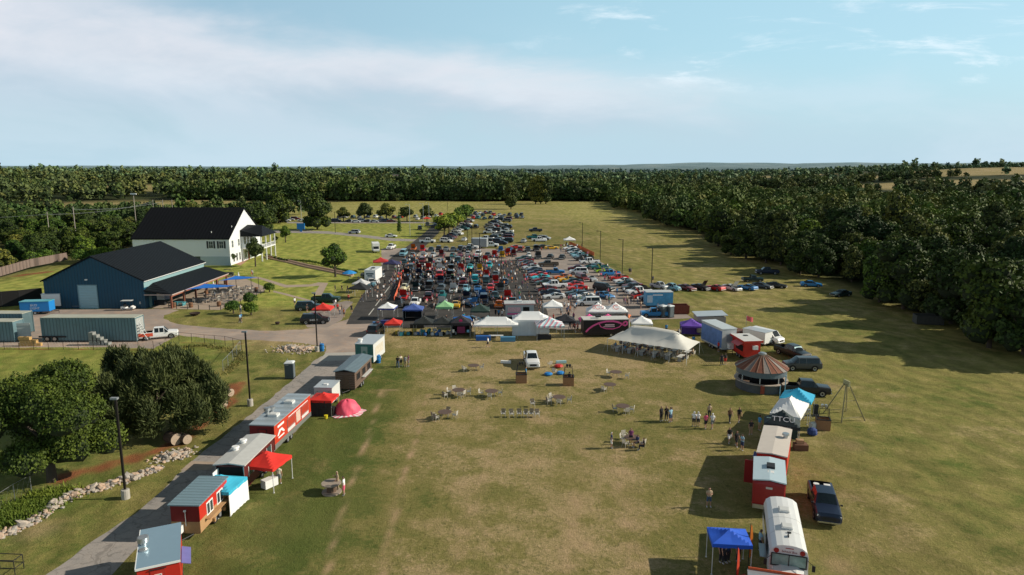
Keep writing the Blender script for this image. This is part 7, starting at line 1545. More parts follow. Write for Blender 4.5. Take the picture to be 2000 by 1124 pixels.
# ---------------------------------------------------------------- fences
def fence(pts, h, label, mat, step=2.4, mesh_=True, name='chain_link_fence', rail=True, solid=None, world=False):
    w = [Vector((*p_, 0)) for p_ in (pts if world else PX(*pts))]; t = T(name, label, 'fence', tuple(w[0])); o = w[0]; k_ = 0
    for a_, b_ in zip(w[:-1], w[1:]):
        n = max(1, round((b_-a_).length/step)); A_, B_ = a_-o, b_-o
        for i in range(n+(1 if b_ is w[-1] else 0)):
            p_ = A_.lerp(B_, i/n); 
            if k_ < 95: t.part('post', MB().tube(p_, p_+Vector((0, 0, h)), .035 if mesh_ else .07, 5), mat)
            k_ += 1
        if rail: t.part('rail', MB().tube(A_+Vector((0, 0, h-.03)), B_+Vector((0, 0, h-.03)), .025, 5), mat)
        if solid:
            d_ = (B_-A_).normalized(); nrm = Vector((-d_.y, d_.x, 0))*.04
            t.part('panel', MB().add([A_+nrm, B_+nrm, B_+nrm+Vector((0, 0, h-.05)), A_+nrm+Vector((0, 0, h-.05)), A_-nrm, B_-nrm, B_-nrm+Vector((0, 0, h-.05)), A_-nrm+Vector((0, 0, h-.05))], [(0, 1, 2, 3), (4, 7, 6, 5), (3, 2, 6, 7)]), solid)
        elif mesh_:
            d_ = B_-A_; m2 = MB(); nn_ = int(d_.length/.5)
            for i in range(nn_):
                p_ = A_+d_*(i/nn_); q_ = A_+d_*((i+1)/nn_); m2.tube(p_+Vector((0, 0, .05)), q_+Vector((0, 0, h-.08)), .003, 3, cap=False); m2.tube(q_+Vector((0, 0, .05)), p_+Vector((0, 0, h-.08)), .003, 3, cap=False)
            t.part('wire_mesh', m2, GREY)
    return t
fence((-20, 683, 95, 683, 300, 684), 1.5, 'chain link fence in front of the teal containers', BRONZE); fence((335, 676, 350, 668, 400, 673, 440, 676, 472, 684), 1.6, 'curving chain link fence right of the orange and white pickup', BRONZE)
fence((470, 686, 455, 706, 436, 726), 1.6, 'chain link fence running down to the feathery tree', GREY); fence((478, 682, 500, 690, 472, 700), 1.3, 'short fence corner at the end of the yard', BRONZE) if False else None
fence((-40, 1020, 0, 1000, 30, 980, 62, 962), 1.6, 'chain link fence at the left edge below the big tree', STEEL)
fence((330, 603, 345, 604, 431, 606, 462, 598, 516, 572), 1.0, 'thin black railing around the patio front', BLACK, 2.2, False, 'railing')
fence((-30, 603, 40, 597, 84, 592), 3.2, 'tall black board fence joining the left corner of the barn', BLACK, 2.6, False, 'board_fence', solid=M('board_black', (.008, .008, .009), .8))
fence((-40, 548, 0, 540, 60, 522, 132, 508), 2.3, 'weathered brown picket fence on the rise left of the barn', DWOOD, 2.0, False, 'picket_fence', solid=ribbed('picket_boards', (.20, .15, .13), 0, 2.5, .9, 0, .5))
g = P(12, 1118); t = T('steel_rack', 'black steel tube rack cut off at the bottom left corner', 'rack', (g.x, g.y-.3, 0), R(-4))
for z in (.5, 1.1): t.part('rail', MB().tube((-1.8, 0, z), (.9, 0, z), .03, 5).tube((-1.8, .8, z), (.9, .8, z), .03, 5).tube((.9, 0, z), (.9, .8, z), .03, 5), BLACK)
for x in (-.9, .9):
    for y in (0, .8): t.part('leg', MB().tube((x, y, 0), (x, y, 1.1), .03, 5), BLACK)
# orange mesh fence posts far right of the lot + tape
t = fence((1112, 478, 1135, 488, 1160, 500), 1.2, 'orange mesh fence by the far white canopy', M('mesh_orange', (.65, .16, .05), .8), 3, False, 'mesh_fence', solid=M('mesh_orange', (.65, .16, .05), .8))
t = fence((786, 539, 781, 556, 776, 572, 770, 588), .9, 'orange barrier tape fence on the left side of the dark lot', M('barrier_orange', (.75, .16, .08), .8), 3, False, 'barrier', solid=M('barrier_orange', (.75, .16, .08), .8))
# ---------------------------------------------------------------- rocks and logs
ROCKM = [M('rock_pale', (.46, .40, .34), .9, 0, .25, 3, .5), M('rock_grey', (.38, .35, .32), .9, 0, .25, 3, .5), M('rock_tan', (.52, .38, .28), .9, 0, .25, 3, .5)]
RK = []
for k_ in range(9):
    bm = bmesh.new(); bmesh.ops.create_icosphere(bm, subdivisions=1, radius=1); rs = random.Random(k_)
    for v_ in bm.verts: v_.co *= rs.uniform(.65, 1.15); v_.co.z *= .62; v_.co.x *= 1.25
    me_ = bpy.data.meshes.new('rock'); bm.to_mesh(me_); bm.free(); me_.materials.append(ROCKM[k_ % 3]); RK.append(me_)
def rocks(pts, n, wid, where, grp, s0=.14, s1=.36):
    w = PX(*pts); L = [math.dist(a_, b_) for a_, b_ in zip(w[:-1], w[1:])]; tot = sum(L)
    for i in range(n):
        d_ = random.uniform(0, tot); k_ = 0
        while k_ < len(L)-1 and d_ > L[k_]: d_ -= L[k_]; k_ += 1
        f = min(1, d_/L[k_]); a_, b_ = Vector(w[k_]), Vector(w[k_+1]); p_ = a_.lerp(b_, f); nv = Vector((-(b_-a_).y, (b_-a_).x)).normalized(); off = random.gauss(0, wid*.5); p_ = p_+nv*off
        s_ = random.uniform(s0, s1)*(1.35 if random.random() < .12 else 1); o = obj('rock', random.choice(RK), None, (p_.x, p_.y, s_*.25+max(0, .25-abs(off)*.3)*random.random())); o.scale = (s_, s_*random.uniform(.7, 1), s_); o.rotation_euler = (random.uniform(-.4, .4), random.uniform(-.4, .4), random.uniform(0, 6.3))
        tag(o, 'pale angular rock in the %s' % where, 'rock', grp)
def rubble(pts, n, wid, label, seed):
    w = PX(*pts); rs = np.random.RandomState(seed); W2 = np.array(w); ln = np.array([math.dist(a_, b_) for a_, b_ in zip(w[:-1], w[1:])]); seg = rs.choice(len(ln), n, p=ln/ln.sum()); f = rs.rand(n)[:, None]
    c = W2[seg]*(1-f)+W2[seg+1]*f+rs.normal(size=(n, 2))*wid; mb = [MB(), MB()]; bv = []
    for v_ in RK[0].vertices: bv.append(v_.co.copy())
    fs = [tuple(p_.vertices) for p_ in RK[0].polygons]; m2 = MB()
    for i in range(n):
        s_ = rs.uniform(.07, .2); q_ = Matrix.Rotation(rs.uniform(0, 6.3), 3, 'Z') @ Matrix.Rotation(rs.uniform(-1, 1), 3, 'X'); m2.mi = int(rs.randint(3)); m2.add([q_ @ v_*s_+Vector((c[i, 0], c[i, 1], s_*.3)) for v_ in bv], fs)
    o = obj('small_stones', m2.mesh('small_stones', ROCKM, fix=False)); tag(o, label, 'stones', kind='stuff')
rubble((-10, 1052, 60, 1022, 105, 990, 150, 965, 200, 952, 262, 932, 312, 915), 700, .36, 'small pale stones filling the riprap rows', 1); rubble((318, 897, 345, 888, 370, 884), 260, .6, 'small stones in the heap by the logs', 2); rubble((556, 680, 585, 684, 610, 683), 420, 1.1, 'small stones of the yard corner pile', 3)
rocks((-10, 1052, 60, 1022, 105, 990), 44, .5, 'riprap row at the bottom left', 'rocks of the lower riprap row'); rocks((105, 990, 150, 965, 200, 952, 262, 932, 312, 915), 122, .5, 'riprap row by the bronze lamp post', 'rocks of the riprap row by the lamp post')
rocks((322, 897, 345, 886, 366, 884), 52, .8, 'riprap heap beside the cut logs', 'rocks of the heap by the logs'); rocks((560, 680, 585, 684, 606, 683), 70, 1.0, 'rock pile at the yard corner', 'rocks of the yard corner pile', .25, .55)
LE = M('log_end', (.42, .33, .25), .85, 0, .35, 5, .3); LB = M('log_bark', (.09, .06, .045), .95, 0, .4, 4, .6)
def log(px, py, r, L, rz, label):
    g = P(px, py); t = T('log_round', label, 'log', (g.x, g.y, r), R(rz)); a_ = MB().lathe([(r*.97, 0), (r, L*.3), (r, L*.7), (r*.98, L)], n=18, axis='Y', cap=False); t.part('bark', a_, LB); t.part('cut_face', MB().lathe([(.02, -.01), (r*.97, 0)], n=18, axis='Y', cap=False), LE); t.part('cut_face', MB().lathe([(r*.97, L), (.02, L+.01)], n=18, axis='Y', cap=False), LE)
log(440, 796, .5, 1.3, 62, 'cut log round nearest the tall post, lower of the right pair'); log(452, 775, .5, 1.3, 62, 'cut log round, upper of the pair right of the feathery tree'); log(346, 870, .62, 1.5, 55, 'big cut log round under the feathery tree, left of two'); log(367, 868, .5, 1.2, 55, 'cut log round right of the big one by the riprap heap'); log(370, 838, .48, 1.2, 70, 'dark log round in shade at the edge of the feathery tree')
# ---------------------------------------------------------------- vegetation
def leafmat(name, c1, c2, c3):
    m, nt, p = newmat(name); pos = nt.nodes.new('ShaderNodeNewGeometry'); oi = nt.nodes.new('ShaderNodeObjectInfo')
    a = noise(nt, pos.outputs['Position'], .9, 3, .6); b = noise(nt, pos.outputs['Position'], 6, 2, .6)
    col = mix(nt, ramp(nt, a, .36, .66), c1, c2); col = mix(nt, mth(nt, 'MULTIPLY', ramp(nt, b, .55, .8), .6), col, c3)
    col = mix(nt, oi.outputs['Random'], mix(nt, 1.0, col, (.62, .72, .72), 'MULTIPLY'), mix(nt, 1.0, col, (1.65, 1.35, .85), 'MULTIPLY'))
    big = ramp(nt, noise(nt, pos.outputs['Position'], .045, 3, .6), .38, .62); col = mix(nt, big, mix(nt, 1.0, col, (.72, .80, .78), 'MULTIPLY'), mix(nt, 1.0, col, (1.3, 1.2, .95), 'MULTIPLY'))
    nt.links.new(col, p.inputs['Base Color']); p.inputs['Roughness'].default_value = .7; p.inputs['Specular IOR Level'].default_value = .25
    return m
LF = leafmat('foliage_dark', (0.023, 0.049, 0.015), (0.057, 0.095, 0.023), (0.122, 0.158, 0.040)); LF2 = leafmat('foliage_olive', (0.052, 0.079, 0.025), (0.123, 0.149, 0.049), (0.228, 0.245, 0.088)); LF3 = leafmat('foliage_light', (0.088, 0.149, 0.026), (0.210, 0.298, 0.052), (0.333, 0.403, 0.088)); LF4 = leafmat('foliage_bright', (0.038, 0.088, 0.018), (0.105, 0.184, 0.032), (0.210, 0.298, 0.052))
LFN = leafmat('foliage_shade_tree', (.026, .052, .012), (.062, .105, .022), (.11, .16, .035)); LFO = leafmat('foliage_feathery', (.050, .066, .024), (.115, .13, .048), (.19, .19, .08))
CORE = M('foliage_core', (.020, .032, .012), .95); BARK = M('bark', (.07, .055, .042), .95, 0, .3, 3, .5)  # core: dark blobs added inside crowns to stop light shining through
def leafcloud(blobs, n, size, seed, flat=.0, feather=0.0, elong=1.0, core=True, shell=.30):
    """blobs: (x,y,z,rx,ry,rz); returns verts, faces, matidx (numpy)"""
    rs = np.random.RandomState(seed); vol = np.array([b[3]*b[4]*b[5] for b in blobs])**(2/3.); k = rs.choice(len(blobs), n, p=vol/vol.sum()); B = np.array(blobs)[k]
    d = rs.normal(size=(n, 3)); d /= np.linalg.norm(d, axis=1)[:, None]; d[:, 2] = np.where(d[:, 2] < -.35, -d[:, 2], d[:, 2]); rr = 1-shell*rs.beta(1.2, 2.5, n)+.10*rs.normal(size=n)*.6
    lump_ = 1+.10*np.sin(d[:, 0]*7+k)*np.cos(d[:, 1]*6+k*2)
    c = B[:, :3]+d*B[:, 3:]*(rr*lump_)[:, None]
    up = rs.normal(size=(n, 3))*1.0+d*.9+np.array([0, 0, .25]); up /= np.linalg.norm(up, axis=1)[:, None]
    t1 = np.cross(up, rs.normal(size=(n, 3))); t1 /= np.linalg.norm(t1, axis=1)[:, None]
    if feather: t1 = t1*(1-feather)+(d+np.array([0, 0, .8]))*feather; t1 -= up*(t1*up).sum(1)[:, None]*.8; t1 /= np.linalg.norm(t1, axis=1)[:, None]
    t2 = np.cross(up, t1); s = size*rs.uniform(.6, 1.35, n)[:, None]
    a, b = t1*s*.5*elong, t2*s*.5/elong**.6
    V = np.stack([c-a-b*.6, c+a*.2-b, c+a+b*.3, c-a*.3+b], 1).reshape(-1, 3); F = np.arange(4*n).reshape(-1, 4)
    return V, F
ICO = {}
def ico(sub):
    if sub not in ICO:
        bm = bmesh.new(); bmesh.ops.create_icosphere(bm, subdivisions=sub, radius=1); bm.verts.ensure_lookup_table(); ICO[sub] = (np.array([v_.co[:] for v_ in bm.verts]), np.array([[v_.index for v_ in f.verts] for f in bm.faces])); bm.free()
    return ICO[sub]
def meshnp(name, parts, mats, smooth=False):
    """parts: list of (V, F, matindex)"""
    me = bpy.data.meshes.new(name); off = 0; Vs = []; li = []; ls = []; mi = []; pos = 0
    for V, F, m_ in parts: Vs.append(V); li.append((F+off).ravel()); k = F.shape[1]; ls.append(pos+np.arange(len(F))*k); pos += F.size; mi.append(np.full(len(F), m_)); off += len(V)
    V = np.concatenate(Vs); li = np.concatenate(li); ls = np.concatenate(ls); mi = np.concatenate(mi)
    me.vertices.add(len(V)); me.vertices.foreach_set('co', V.astype(np.float32).ravel()); me.loops.add(len(li)); me.loops.foreach_set('vertex_index', li.astype(np.int32)); me.polygons.add(len(ls)); me.polygons.foreach_set('loop_start', ls.astype(np.int32)); me.polygons.foreach_set('material_index', mi.astype(np.int32))
    for m_ in mats: me.materials.append(m_)
    me.update(calc_edges=True); return me
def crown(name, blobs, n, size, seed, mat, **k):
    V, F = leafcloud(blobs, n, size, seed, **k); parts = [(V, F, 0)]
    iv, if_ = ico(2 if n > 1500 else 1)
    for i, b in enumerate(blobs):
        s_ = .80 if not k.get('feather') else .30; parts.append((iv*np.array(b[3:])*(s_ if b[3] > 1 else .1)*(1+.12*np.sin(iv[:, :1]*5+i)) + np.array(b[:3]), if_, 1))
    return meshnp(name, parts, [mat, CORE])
def blobset(seed, H, Rr, kind='round'):
    rs = np.random.RandomState(seed); out = []
    if kind == 'round':
        out.append((0, 0, H*.58, Rr*.72, Rr*.72, H*.30))
        for i in range(9): a = i*2.4+rs.uniform(-.3, .3); q = rs.uniform(.35, .68)*Rr; z = H*rs.uniform(.38, .80); r_ = Rr*rs.uniform(.30, .46); out.append((math.cos(a)*q, math.sin(a)*q, z, r_, r_, r_*.85))
        if H > 9:
            for i in range(4): a = i*1.6+.5; out.append((math.cos(a)*Rr*.5, math.sin(a)*Rr*.5, H*.2, Rr*.36, Rr*.36, H*.17))
        out.append((0, 0, H*.84, Rr*.42, Rr*.42, H*.15))
    elif kind == 'broad':
        for i in range(14): a = i*2.4; q = rs.uniform(.2, .72)*Rr; z = H*rs.uniform(.30, .82)*(1-.18*(q/Rr)); r_ = Rr*rs.uniform(.26, .42); out.append((math.cos(a)*q, math.sin(a)*q, z, r_, r_, r_*.8))
        if H > 10.5:
            for i in range(4): a = i*1.6+.2; out.append((math.cos(a)*Rr*.5, math.sin(a)*Rr*.5, H*.2, Rr*.36, Rr*.36, H*.17))
    elif kind == 'tall':
        out.append((0, 0, H*.2, Rr*.6, Rr*.6, H*.17))
        for i in range(9): z = H*(.25+.68*i/8); r_ = Rr*(1-.45*abs(i/8-.35))*rs.uniform(.5, .75); a = i*2.4; out.append((math.cos(a)*Rr*.28, math.sin(a)*Rr*.28, z, r_, r_, r_*.9))
    elif kind == 'cone':
        for i in range(6): z = H*(.15+.78*i/5); r_ = Rr*(1-.15*i); out.append((0, 0, z, r_, r_, H*.13))
    elif kind == 'bush':
        for i in range(7): a = i*2.4; q = rs.uniform(0, .5)*Rr; r_ = Rr*rs.uniform(.4, .6); out.append((math.cos(a)*q, math.sin(a)*q, H*rs.uniform(.35, .62), r_, r_, H*.36))
    return out
def trunkmesh(H, r, seed, limbs=5):
    rs = random.Random(seed); mb = MB(); mb.tube((0, 0, -.3), (rs.uniform(-.1, .1), rs.uniform(-.1, .1), H*.42), r, 8, r*.6)
    for i in range(limbs): a = i*2.4+rs.uniform(-.4, .4); z0 = H*rs.uniform(.2, .4); q = H*rs.uniform(.16, .30); mb.tube((0, 0, z0), (math.cos(a)*q, math.sin(a)*q, z0+H*rs.uniform(.22, .36)), r*.45, 6, r*.12)
    return mb.mesh('trunk', BARK)
PROT = {}
def proto(key, H, Rr, kind, n, size, mat, **k):
    cm_ = crown('crown', blobset(hash(key) % 9999 if not isinstance(key, int) else key, H, Rr, kind), n, size, key if isinstance(key, int) else 1, mat, **k); PROT[key] = (cm_, trunkmesh(H, Rr*.055+.08, key)); return PROT[key]
def tree(key, x, y, label, s=1.0, group=None, z=None, cat='tree', name='tree', sz=None, rot=None):
    z = float(height(np.array([x]), np.array([y]))[0]) if z is None else z
    r_ = bpy.data.objects.new(name, None); COL.objects.link(r_); r_.location = (x, y, z); r_.rotation_euler = (0, 0, random.uniform(0, 6.28) if rot is None else rot); r_.scale = (s, s, sz or s*random.uniform(.9, 1.1)); tag(r_, label, cat, group)
    a, b = PROT[key]; obj('crown', a, r_); obj('trunk', b, r_); return r_
# foreground: dense shade tree
proto(101, 9.6, 6.6, 'broad', 62000, .17, LFN, shell=.45); g = P(105, 950); tree(101, g.x-.8, g.y+1.0, 'big dense green shade tree at the left beside the riprap', 1.0, rot=.5, sz=1.17)
# feathery tree, several stems
fb = []
rs_ = random.Random(5)
for i in range(30): a = i*2.4; q = 5.4*((i+.5)/30)**.5; fb.append((math.cos(a)*q*1.15, math.sin(a)*q*.85, 1.6+rs_.uniform(1.2, 6.2)*(1-.07*q), 1.5, 1.5, 2.3))
for i in range(9): fb.append((3.9+i*.36, 2.5-i*.3, 4.6-.25*i+1.3*math.sin(i*2.1), .95, .9, 1.5)); fb.append((-5.6+.5*i, 1.5+.4*math.sin(i*3), 6.2+1.2*math.sin(i*1.9), .8, .8, 1.5))
for i in range(10): a = i*2.4; fb.append((math.cos(a)*3.8*1.15, math.sin(a)*3.8*.85, 1.5, 1.6, 1.6, 1.4))
PROT[102] = (crown('crown', fb, 78000, .17, 11, LFO, feather=.75, elong=2.9, shell=.95), trunkmesh(8, .28, 4, 9)); g = P(318, 868); tree(102, g.x-2.0, g.y+3.2, 'wide feathery olive-green tree right of the dense shade tree', 1.0, rot=0)
# lawn trees
proto(103, 7, 3.0, 'round', 3200, .30, LF4, shell=.5); proto(104, 5, 2.2, 'round', 1600, .28, LF2, shell=.7); proto(105, 2.4, 1.9, 'bush', 1600, .22, LF4)
proto(106, 16, 7.5, 'round', 3200, .75, LF); proto(107, 8, 4.2, 'round', 1500, .5, LF2); proto(108, 7, 1.0, 'cone', 500, .4, LF4); proto(109, 7.5, 4.0, 'round', 1400, .55, LF3, shell=.5)
def tp(key, px, py, label, s=1.0, **k): g = P(px, py); return tree(key, g.x, g.y, label, s, **k)
tp(103, 655, 541, 'loose young tree on the lawn left of the dark lot', 1.3); tp(104, 499, 521, 'slim young tree in front of the balcony porch', 1.25, sz=1.7); tp(104, 415, 516, 'small tree against the white house wall, left one', .9); tp(104, 452, 517, 'small tree against the white house corner, right one', .85)
tp(103, 558, 474, 'small dark tree beside the house approach', .85); tp(104, 539, 474, 'low round tree by the terrace end', .55)
for x, y, s_, l in ((527, 571, .85, 'round shrub at the far end of the patio'), (486, 596, 1.0, 'round shrub behind two others beside the patio'), (456, 613, 1.0, 'round shrub at the front patio corner'), (491, 616, 1.0, 'round shrub on the lawn right of the patio corner')): tp(105, x, y, l, s_, name='shrub', cat='shrub', sz=s_*1.15)
tp(106, 620, 449, 'large dark spreading tree beside the blue sign', .98)
for i, (x, s_) in enumerate(((671, .9), (712, 1.2), (755, 1.2), (795, 1.0), (834, 1.0))): tp(107, x, 433, 'round young tree, %s from the left in the car park row' % ordn(i), s_)
tp(108, 780, 457, 'narrow cypress standing alone on the lawn', 1.0, sz=1.3)
for i, (x, y) in enumerate(((868, 462), (877, 456), (886, 450), (893, 445), (900, 440), (906, 436), (912, 431))): tp(109, x, y, 'light green tree, %s from the near end of the roadside clump' % ordn(i), 1.15)
tp(106, 545, 436, 'broad dark tree behind the blue sign road', .95); tp(106, 505, 462, 'dark tree right behind the white house gable', 1.0); tp(106, 525, 440, 'dark tree between house gable and big spreading tree', .7)
proto(110, 15, 5.0, 'tall', 2600, .8, LF2)
g = P(998, 409); tree(110, g.x, g.y, 'tall leaning tree alone on the far dry meadow', 1.15); 
for i, x in enumerate((1046, 1056, 1066)): g = P(x, 399); tree(110, g.x, g.y, 'tall tree, %s of the trio on the far meadow' % ordn(i), 1.3)
# hedge of small bushes along the lawn wall
hb = 0
for i in range(30):
    f = i/29; x = 520+f*175; y = 501+f*33+3*math.sin(f*9); g = P(x, y); 
    tree(105, g.x, g.y, 'low round bush, %s from the left along the lawn retaining wall' % ordn(i), .42, 'bushes along the retaining wall', name='bush', cat='bush')
w = PX(520, 503, 560, 511, 600, 521, 640, 529, 690, 539); mbw = MB()
for k_, (off, hh_) in enumerate(((0, .7), (-1.5, .35))):
    for (ax, ay), (bx, by) in zip(w[:-1], w[1:]): L_ = math.dist((ax, ay), (bx, by)); mbw.box(((ax+bx)/2, (ay+by)/2+off, hh_/2), (L_+.05, .35, hh_), rz=math.atan2(by-ay, bx-ax))
o = obj('retaining_wall', mbw.mesh('retaining_wall', M('stone_tan', (.48, .33, .24), .9, 0, .3, 2, .5))); tag(o, 'low tan stone retaining wall curving across the lawn', 'wall')
# ---- woods
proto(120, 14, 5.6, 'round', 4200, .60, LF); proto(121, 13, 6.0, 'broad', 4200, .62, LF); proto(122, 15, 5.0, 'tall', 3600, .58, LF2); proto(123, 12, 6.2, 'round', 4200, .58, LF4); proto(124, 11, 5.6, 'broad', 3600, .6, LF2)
def vis(x, y, z=10):
    d_ = Vector((x, y, z-CH)); f = d_.y*CP-d_.z*SP; 
    if f < 1: return False
    px_ = 1000+FPX*x/f; return -120 < px_ < 2120
rs_ = random.Random(21); near = []
clear = [(P(1475, 395).x, P(1475, 395).y, 45, 28), (360, 480, 60, 40), (300, 640, 90, 35), (430, 760, 120, 40), (560, 620, 90, 60), (600, 900, 160, 45)]
def inclear(x, y): return any(((x-a)/c)**2+((y-b)/d_)**2 < 1 for a, b, c, d_ in clear+CLR)
y = 84
while y < 660:
    x0 = 78+5*math.sin(y*.05)+3*math.sin(y*.17)+7*max(0, (128-y)/40)
    x = x0
    while x < 300:
        xx, yj = x+rs_.uniform(-2, 2), y+rs_.uniform(-2.5, 2.5)
        if vis(xx, yj) and not inclear(xx, yj) and not (xx > 150 and rs_.random() < .12): near.append((xx, yj, x == x0))
        x += rs_.uniform(6.5, 9.5)+(x-x0)*.015
    y += 6.6+y*.006
near.sort(key=lambda a_: math.hypot(a_[0], a_[1]))
edge = 0; far_pts = []
for i, (x, y, e) in enumerate(near):
    if i < 165:
        k_ = rs_.choice((120, 121, 122, 123, 124, 120, 121)); s_ = rs_.choice((rs_.uniform(.55, .85), rs_.uniform(.8, 1.2)))*(.9 if e else 1)
        if e: lab = 'tree on the near edge of the right wood, %s counting from the camera' % ordn(edge); edge += 1
        else: lab = 'dense green tree deep inside the wood right of the meadow'
        tree(k_, x, y, lab, s_, 'edge trees of the right wood' if e else 'inner trees of the right wood')
    else: far_pts.append((x, y, rs_.uniform(.75, 1.05)))
# left and middle trees (individual nearest ones)
left = []
for i in range(700):
    y = rs_.uniform(175, 425); x = -rs_.uniform(128, 330)
    if y < 225 and x > -150: continue
    if -112 < x < -70 and y < 230: continue
    if vis(x, y) and not (y > 330 and x > -190 and rs_.random() < .5): left.append((x, y))
lfar = []
left.sort(key=lambda a_: math.hypot(*a_)); kept = []
for x, y in left:
    if all(math.hypot(x-a_, y-b_) > 6.0 for a_, b_ in kept): kept.append((x, y))
for x, y in kept[95:]: lfar.append((x, y, rs_.uniform(.65, .95)))
for i, (x, y) in enumerate(kept[:95]): tree(rs_.choice((120, 121, 123, 124, 122)), x, y, 'green tree in the rough woodland behind the barn and picket fence', rs_.uniform(.5, .85)*(.75 if y < 230 else 1), 'trees of the left woodland')
for i, (x, y) in enumerate(((20, 470), (55, 472), (85, 480), (110, 470), (140, 480), (160, 490), (190, 480), (215, 470), (240, 478), (30, 500), (100, 492), (170, 505))): tp(123 if i % 2 else 121, x, y, 'leafy tree on the rise left of the houses, %s of the front row' % ordn(i), .55)
for i, (x, y) in enumerate(((240, 512), (160, 512), (185, 509), (205, 505), (90, 503), (60, 508))): tp(105, x, y, 'scrubby bush, %s in the rough ground beside the picket fence' % ordn(i), 1.8, name='bush', cat='bush')
# distant woods as one mass
lodk = [('round', 12, 6.0), ('broad', 12, 6.5), ('tall', 14, 5.0), ('round', 10, 5.5)]
def lodset(n, size, tag_):
    out = []
    for i, (kd, H, Rr) in enumerate(lodk):
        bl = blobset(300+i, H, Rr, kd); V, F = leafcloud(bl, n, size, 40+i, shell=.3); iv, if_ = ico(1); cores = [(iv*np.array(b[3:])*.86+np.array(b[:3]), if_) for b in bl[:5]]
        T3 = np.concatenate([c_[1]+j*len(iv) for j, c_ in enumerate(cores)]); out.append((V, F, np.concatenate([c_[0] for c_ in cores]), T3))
    return out
def woods(name, label, pts, n, size, mats, seed):
    ls_ = lodset(n, size, name); rs = np.random.RandomState(seed); Vq = {0: [], 1: [], 2: []}; Fq = {0: [], 1: [], 2: []}; Vt = []; Ft = []; off = {0: 0, 1: 0, 2: 0}; ot = 0
    P_ = np.array(pts); Z_ = height(P_[:, 0], P_[:, 1])
    for (x, y, s_), z in zip(P_, Z_):
        V, F, CV, CF = ls_[rs.randint(4)]; a = rs.uniform(0, 6.28); c_, s2 = math.cos(a), math.sin(a); M3 = np.array([[c_, -s2, 0], [s2, c_, 0], [0, 0, rs.uniform(.85, 1.15)]])*s_
        m_ = rs.choice([0, 0, 0, 1, 2]); w_ = V@M3.T+[x, y, z]; Vq[m_].append(w_); Fq[m_].append(F+off[m_]); off[m_] += len(V); Vt.append(CV@M3.T+[x, y, z]); Ft.append(CF+ot); ot += len(CV)
    parts = [(np.concatenate(Vq[m_]), np.concatenate(Fq[m_]), m_) for m_ in (0, 1, 2) if Vq[m_]]+[(np.concatenate(Vt), np.concatenate(Ft), 3)]
    o = obj(name, meshnp(name, parts, list(mats)+[CORE])); tag(o, label, 'woodland', kind='stuff'); return o
# haze with distance: paler, bluer leaf colours for the remote woods
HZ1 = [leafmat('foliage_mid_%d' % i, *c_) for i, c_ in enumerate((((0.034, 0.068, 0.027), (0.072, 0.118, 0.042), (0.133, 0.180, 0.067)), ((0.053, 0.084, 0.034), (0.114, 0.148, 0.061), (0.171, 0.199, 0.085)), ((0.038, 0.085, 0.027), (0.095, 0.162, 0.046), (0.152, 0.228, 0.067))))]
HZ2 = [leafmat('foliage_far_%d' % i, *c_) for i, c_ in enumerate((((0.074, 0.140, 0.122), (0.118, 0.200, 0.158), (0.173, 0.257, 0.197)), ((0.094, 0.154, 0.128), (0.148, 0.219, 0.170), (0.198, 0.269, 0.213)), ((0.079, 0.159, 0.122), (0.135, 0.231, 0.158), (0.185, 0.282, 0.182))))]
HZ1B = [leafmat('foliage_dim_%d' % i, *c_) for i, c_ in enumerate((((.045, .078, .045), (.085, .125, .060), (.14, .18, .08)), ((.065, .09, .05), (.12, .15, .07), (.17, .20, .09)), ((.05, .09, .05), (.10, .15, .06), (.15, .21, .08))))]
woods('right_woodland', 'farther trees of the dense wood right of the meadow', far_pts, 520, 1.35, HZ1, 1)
mid = lfar; fr_ = []; vf = []
rs = np.random.RandomState(77)
def dens(x, y):
    return smoothnoise(np.array([x]), np.array([y]), 230, 31)[0]
# treeline closing the far end of the meadow, with an irregular front
for i in range(1500):
    x = rs.uniform(-300, 90); y = 575+.16*abs(x+100)*(x < -100)-.10*x*(x > -60)*0+rs.exponential(55)+6*math.sin(x*.07)
    if y < 900: mid.append((x, y, rs.uniform(.5, 1.3)))
for i in range(5200):
    x = rs.uniform(-900, 1000); y = rs.uniform(420, 1000)
    if not vis(x, y): continue
    if 60 > x > -340 and y < 640: continue
    if 60 <= x < 80 and y < 660: continue
    if x > 250 or x < -120 or y > 660:
        u_ = x/y
        dn = dens(x, y)
        if inclear(x, y): continue
        if x < -120 and (dn < -.55 or (430 < y < 560 and x > -420)): continue
        if x > 250 and dn < -.42: continue
        mid.append((x, y, rs.uniform(.5, 1.25)))
for i in range(5200):
    x = rs.uniform(-1900, 2200); y = 900+1300*rs.random()**1.2
    if not vis(x, y): continue
    if dens(x, y) < (-.6 if x < 200 else -.5) or inclear(x, y): continue
    if smoothnoise(np.array([x]), np.array([y]), 140, 55)[0] < -.30: continue
    fr_.append((x, y, rs.uniform(.5, 1.35)*(1.15 if rs.random() < .15 else 1)))
for i in range(4200):
    x = rs.uniform(-3600, 4300); y = 2100+2600*rs.random()
    if not vis(x, y): continue
    if smoothnoise(np.array([x]), np.array([y]), 600, 33)[0] < -.12: continue
    vf.append((x, y, rs.uniform(.7, 1.5)))
midn = [a for a in mid if math.hypot(a[0], a[1]) < 680]; midf = [a for a in mid if math.hypot(a[0], a[1]) >= 680]
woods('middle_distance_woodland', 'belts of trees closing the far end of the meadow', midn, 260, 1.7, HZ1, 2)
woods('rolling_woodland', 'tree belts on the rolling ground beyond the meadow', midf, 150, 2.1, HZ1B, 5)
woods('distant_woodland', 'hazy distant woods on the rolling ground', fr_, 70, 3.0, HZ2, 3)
HZ3 = [leafmat('foliage_haze_%d' % i, *c_) for i, c_ in enumerate((((.13, .21, .215), (.16, .24, .24), (.18, .26, .25)),)*3)]
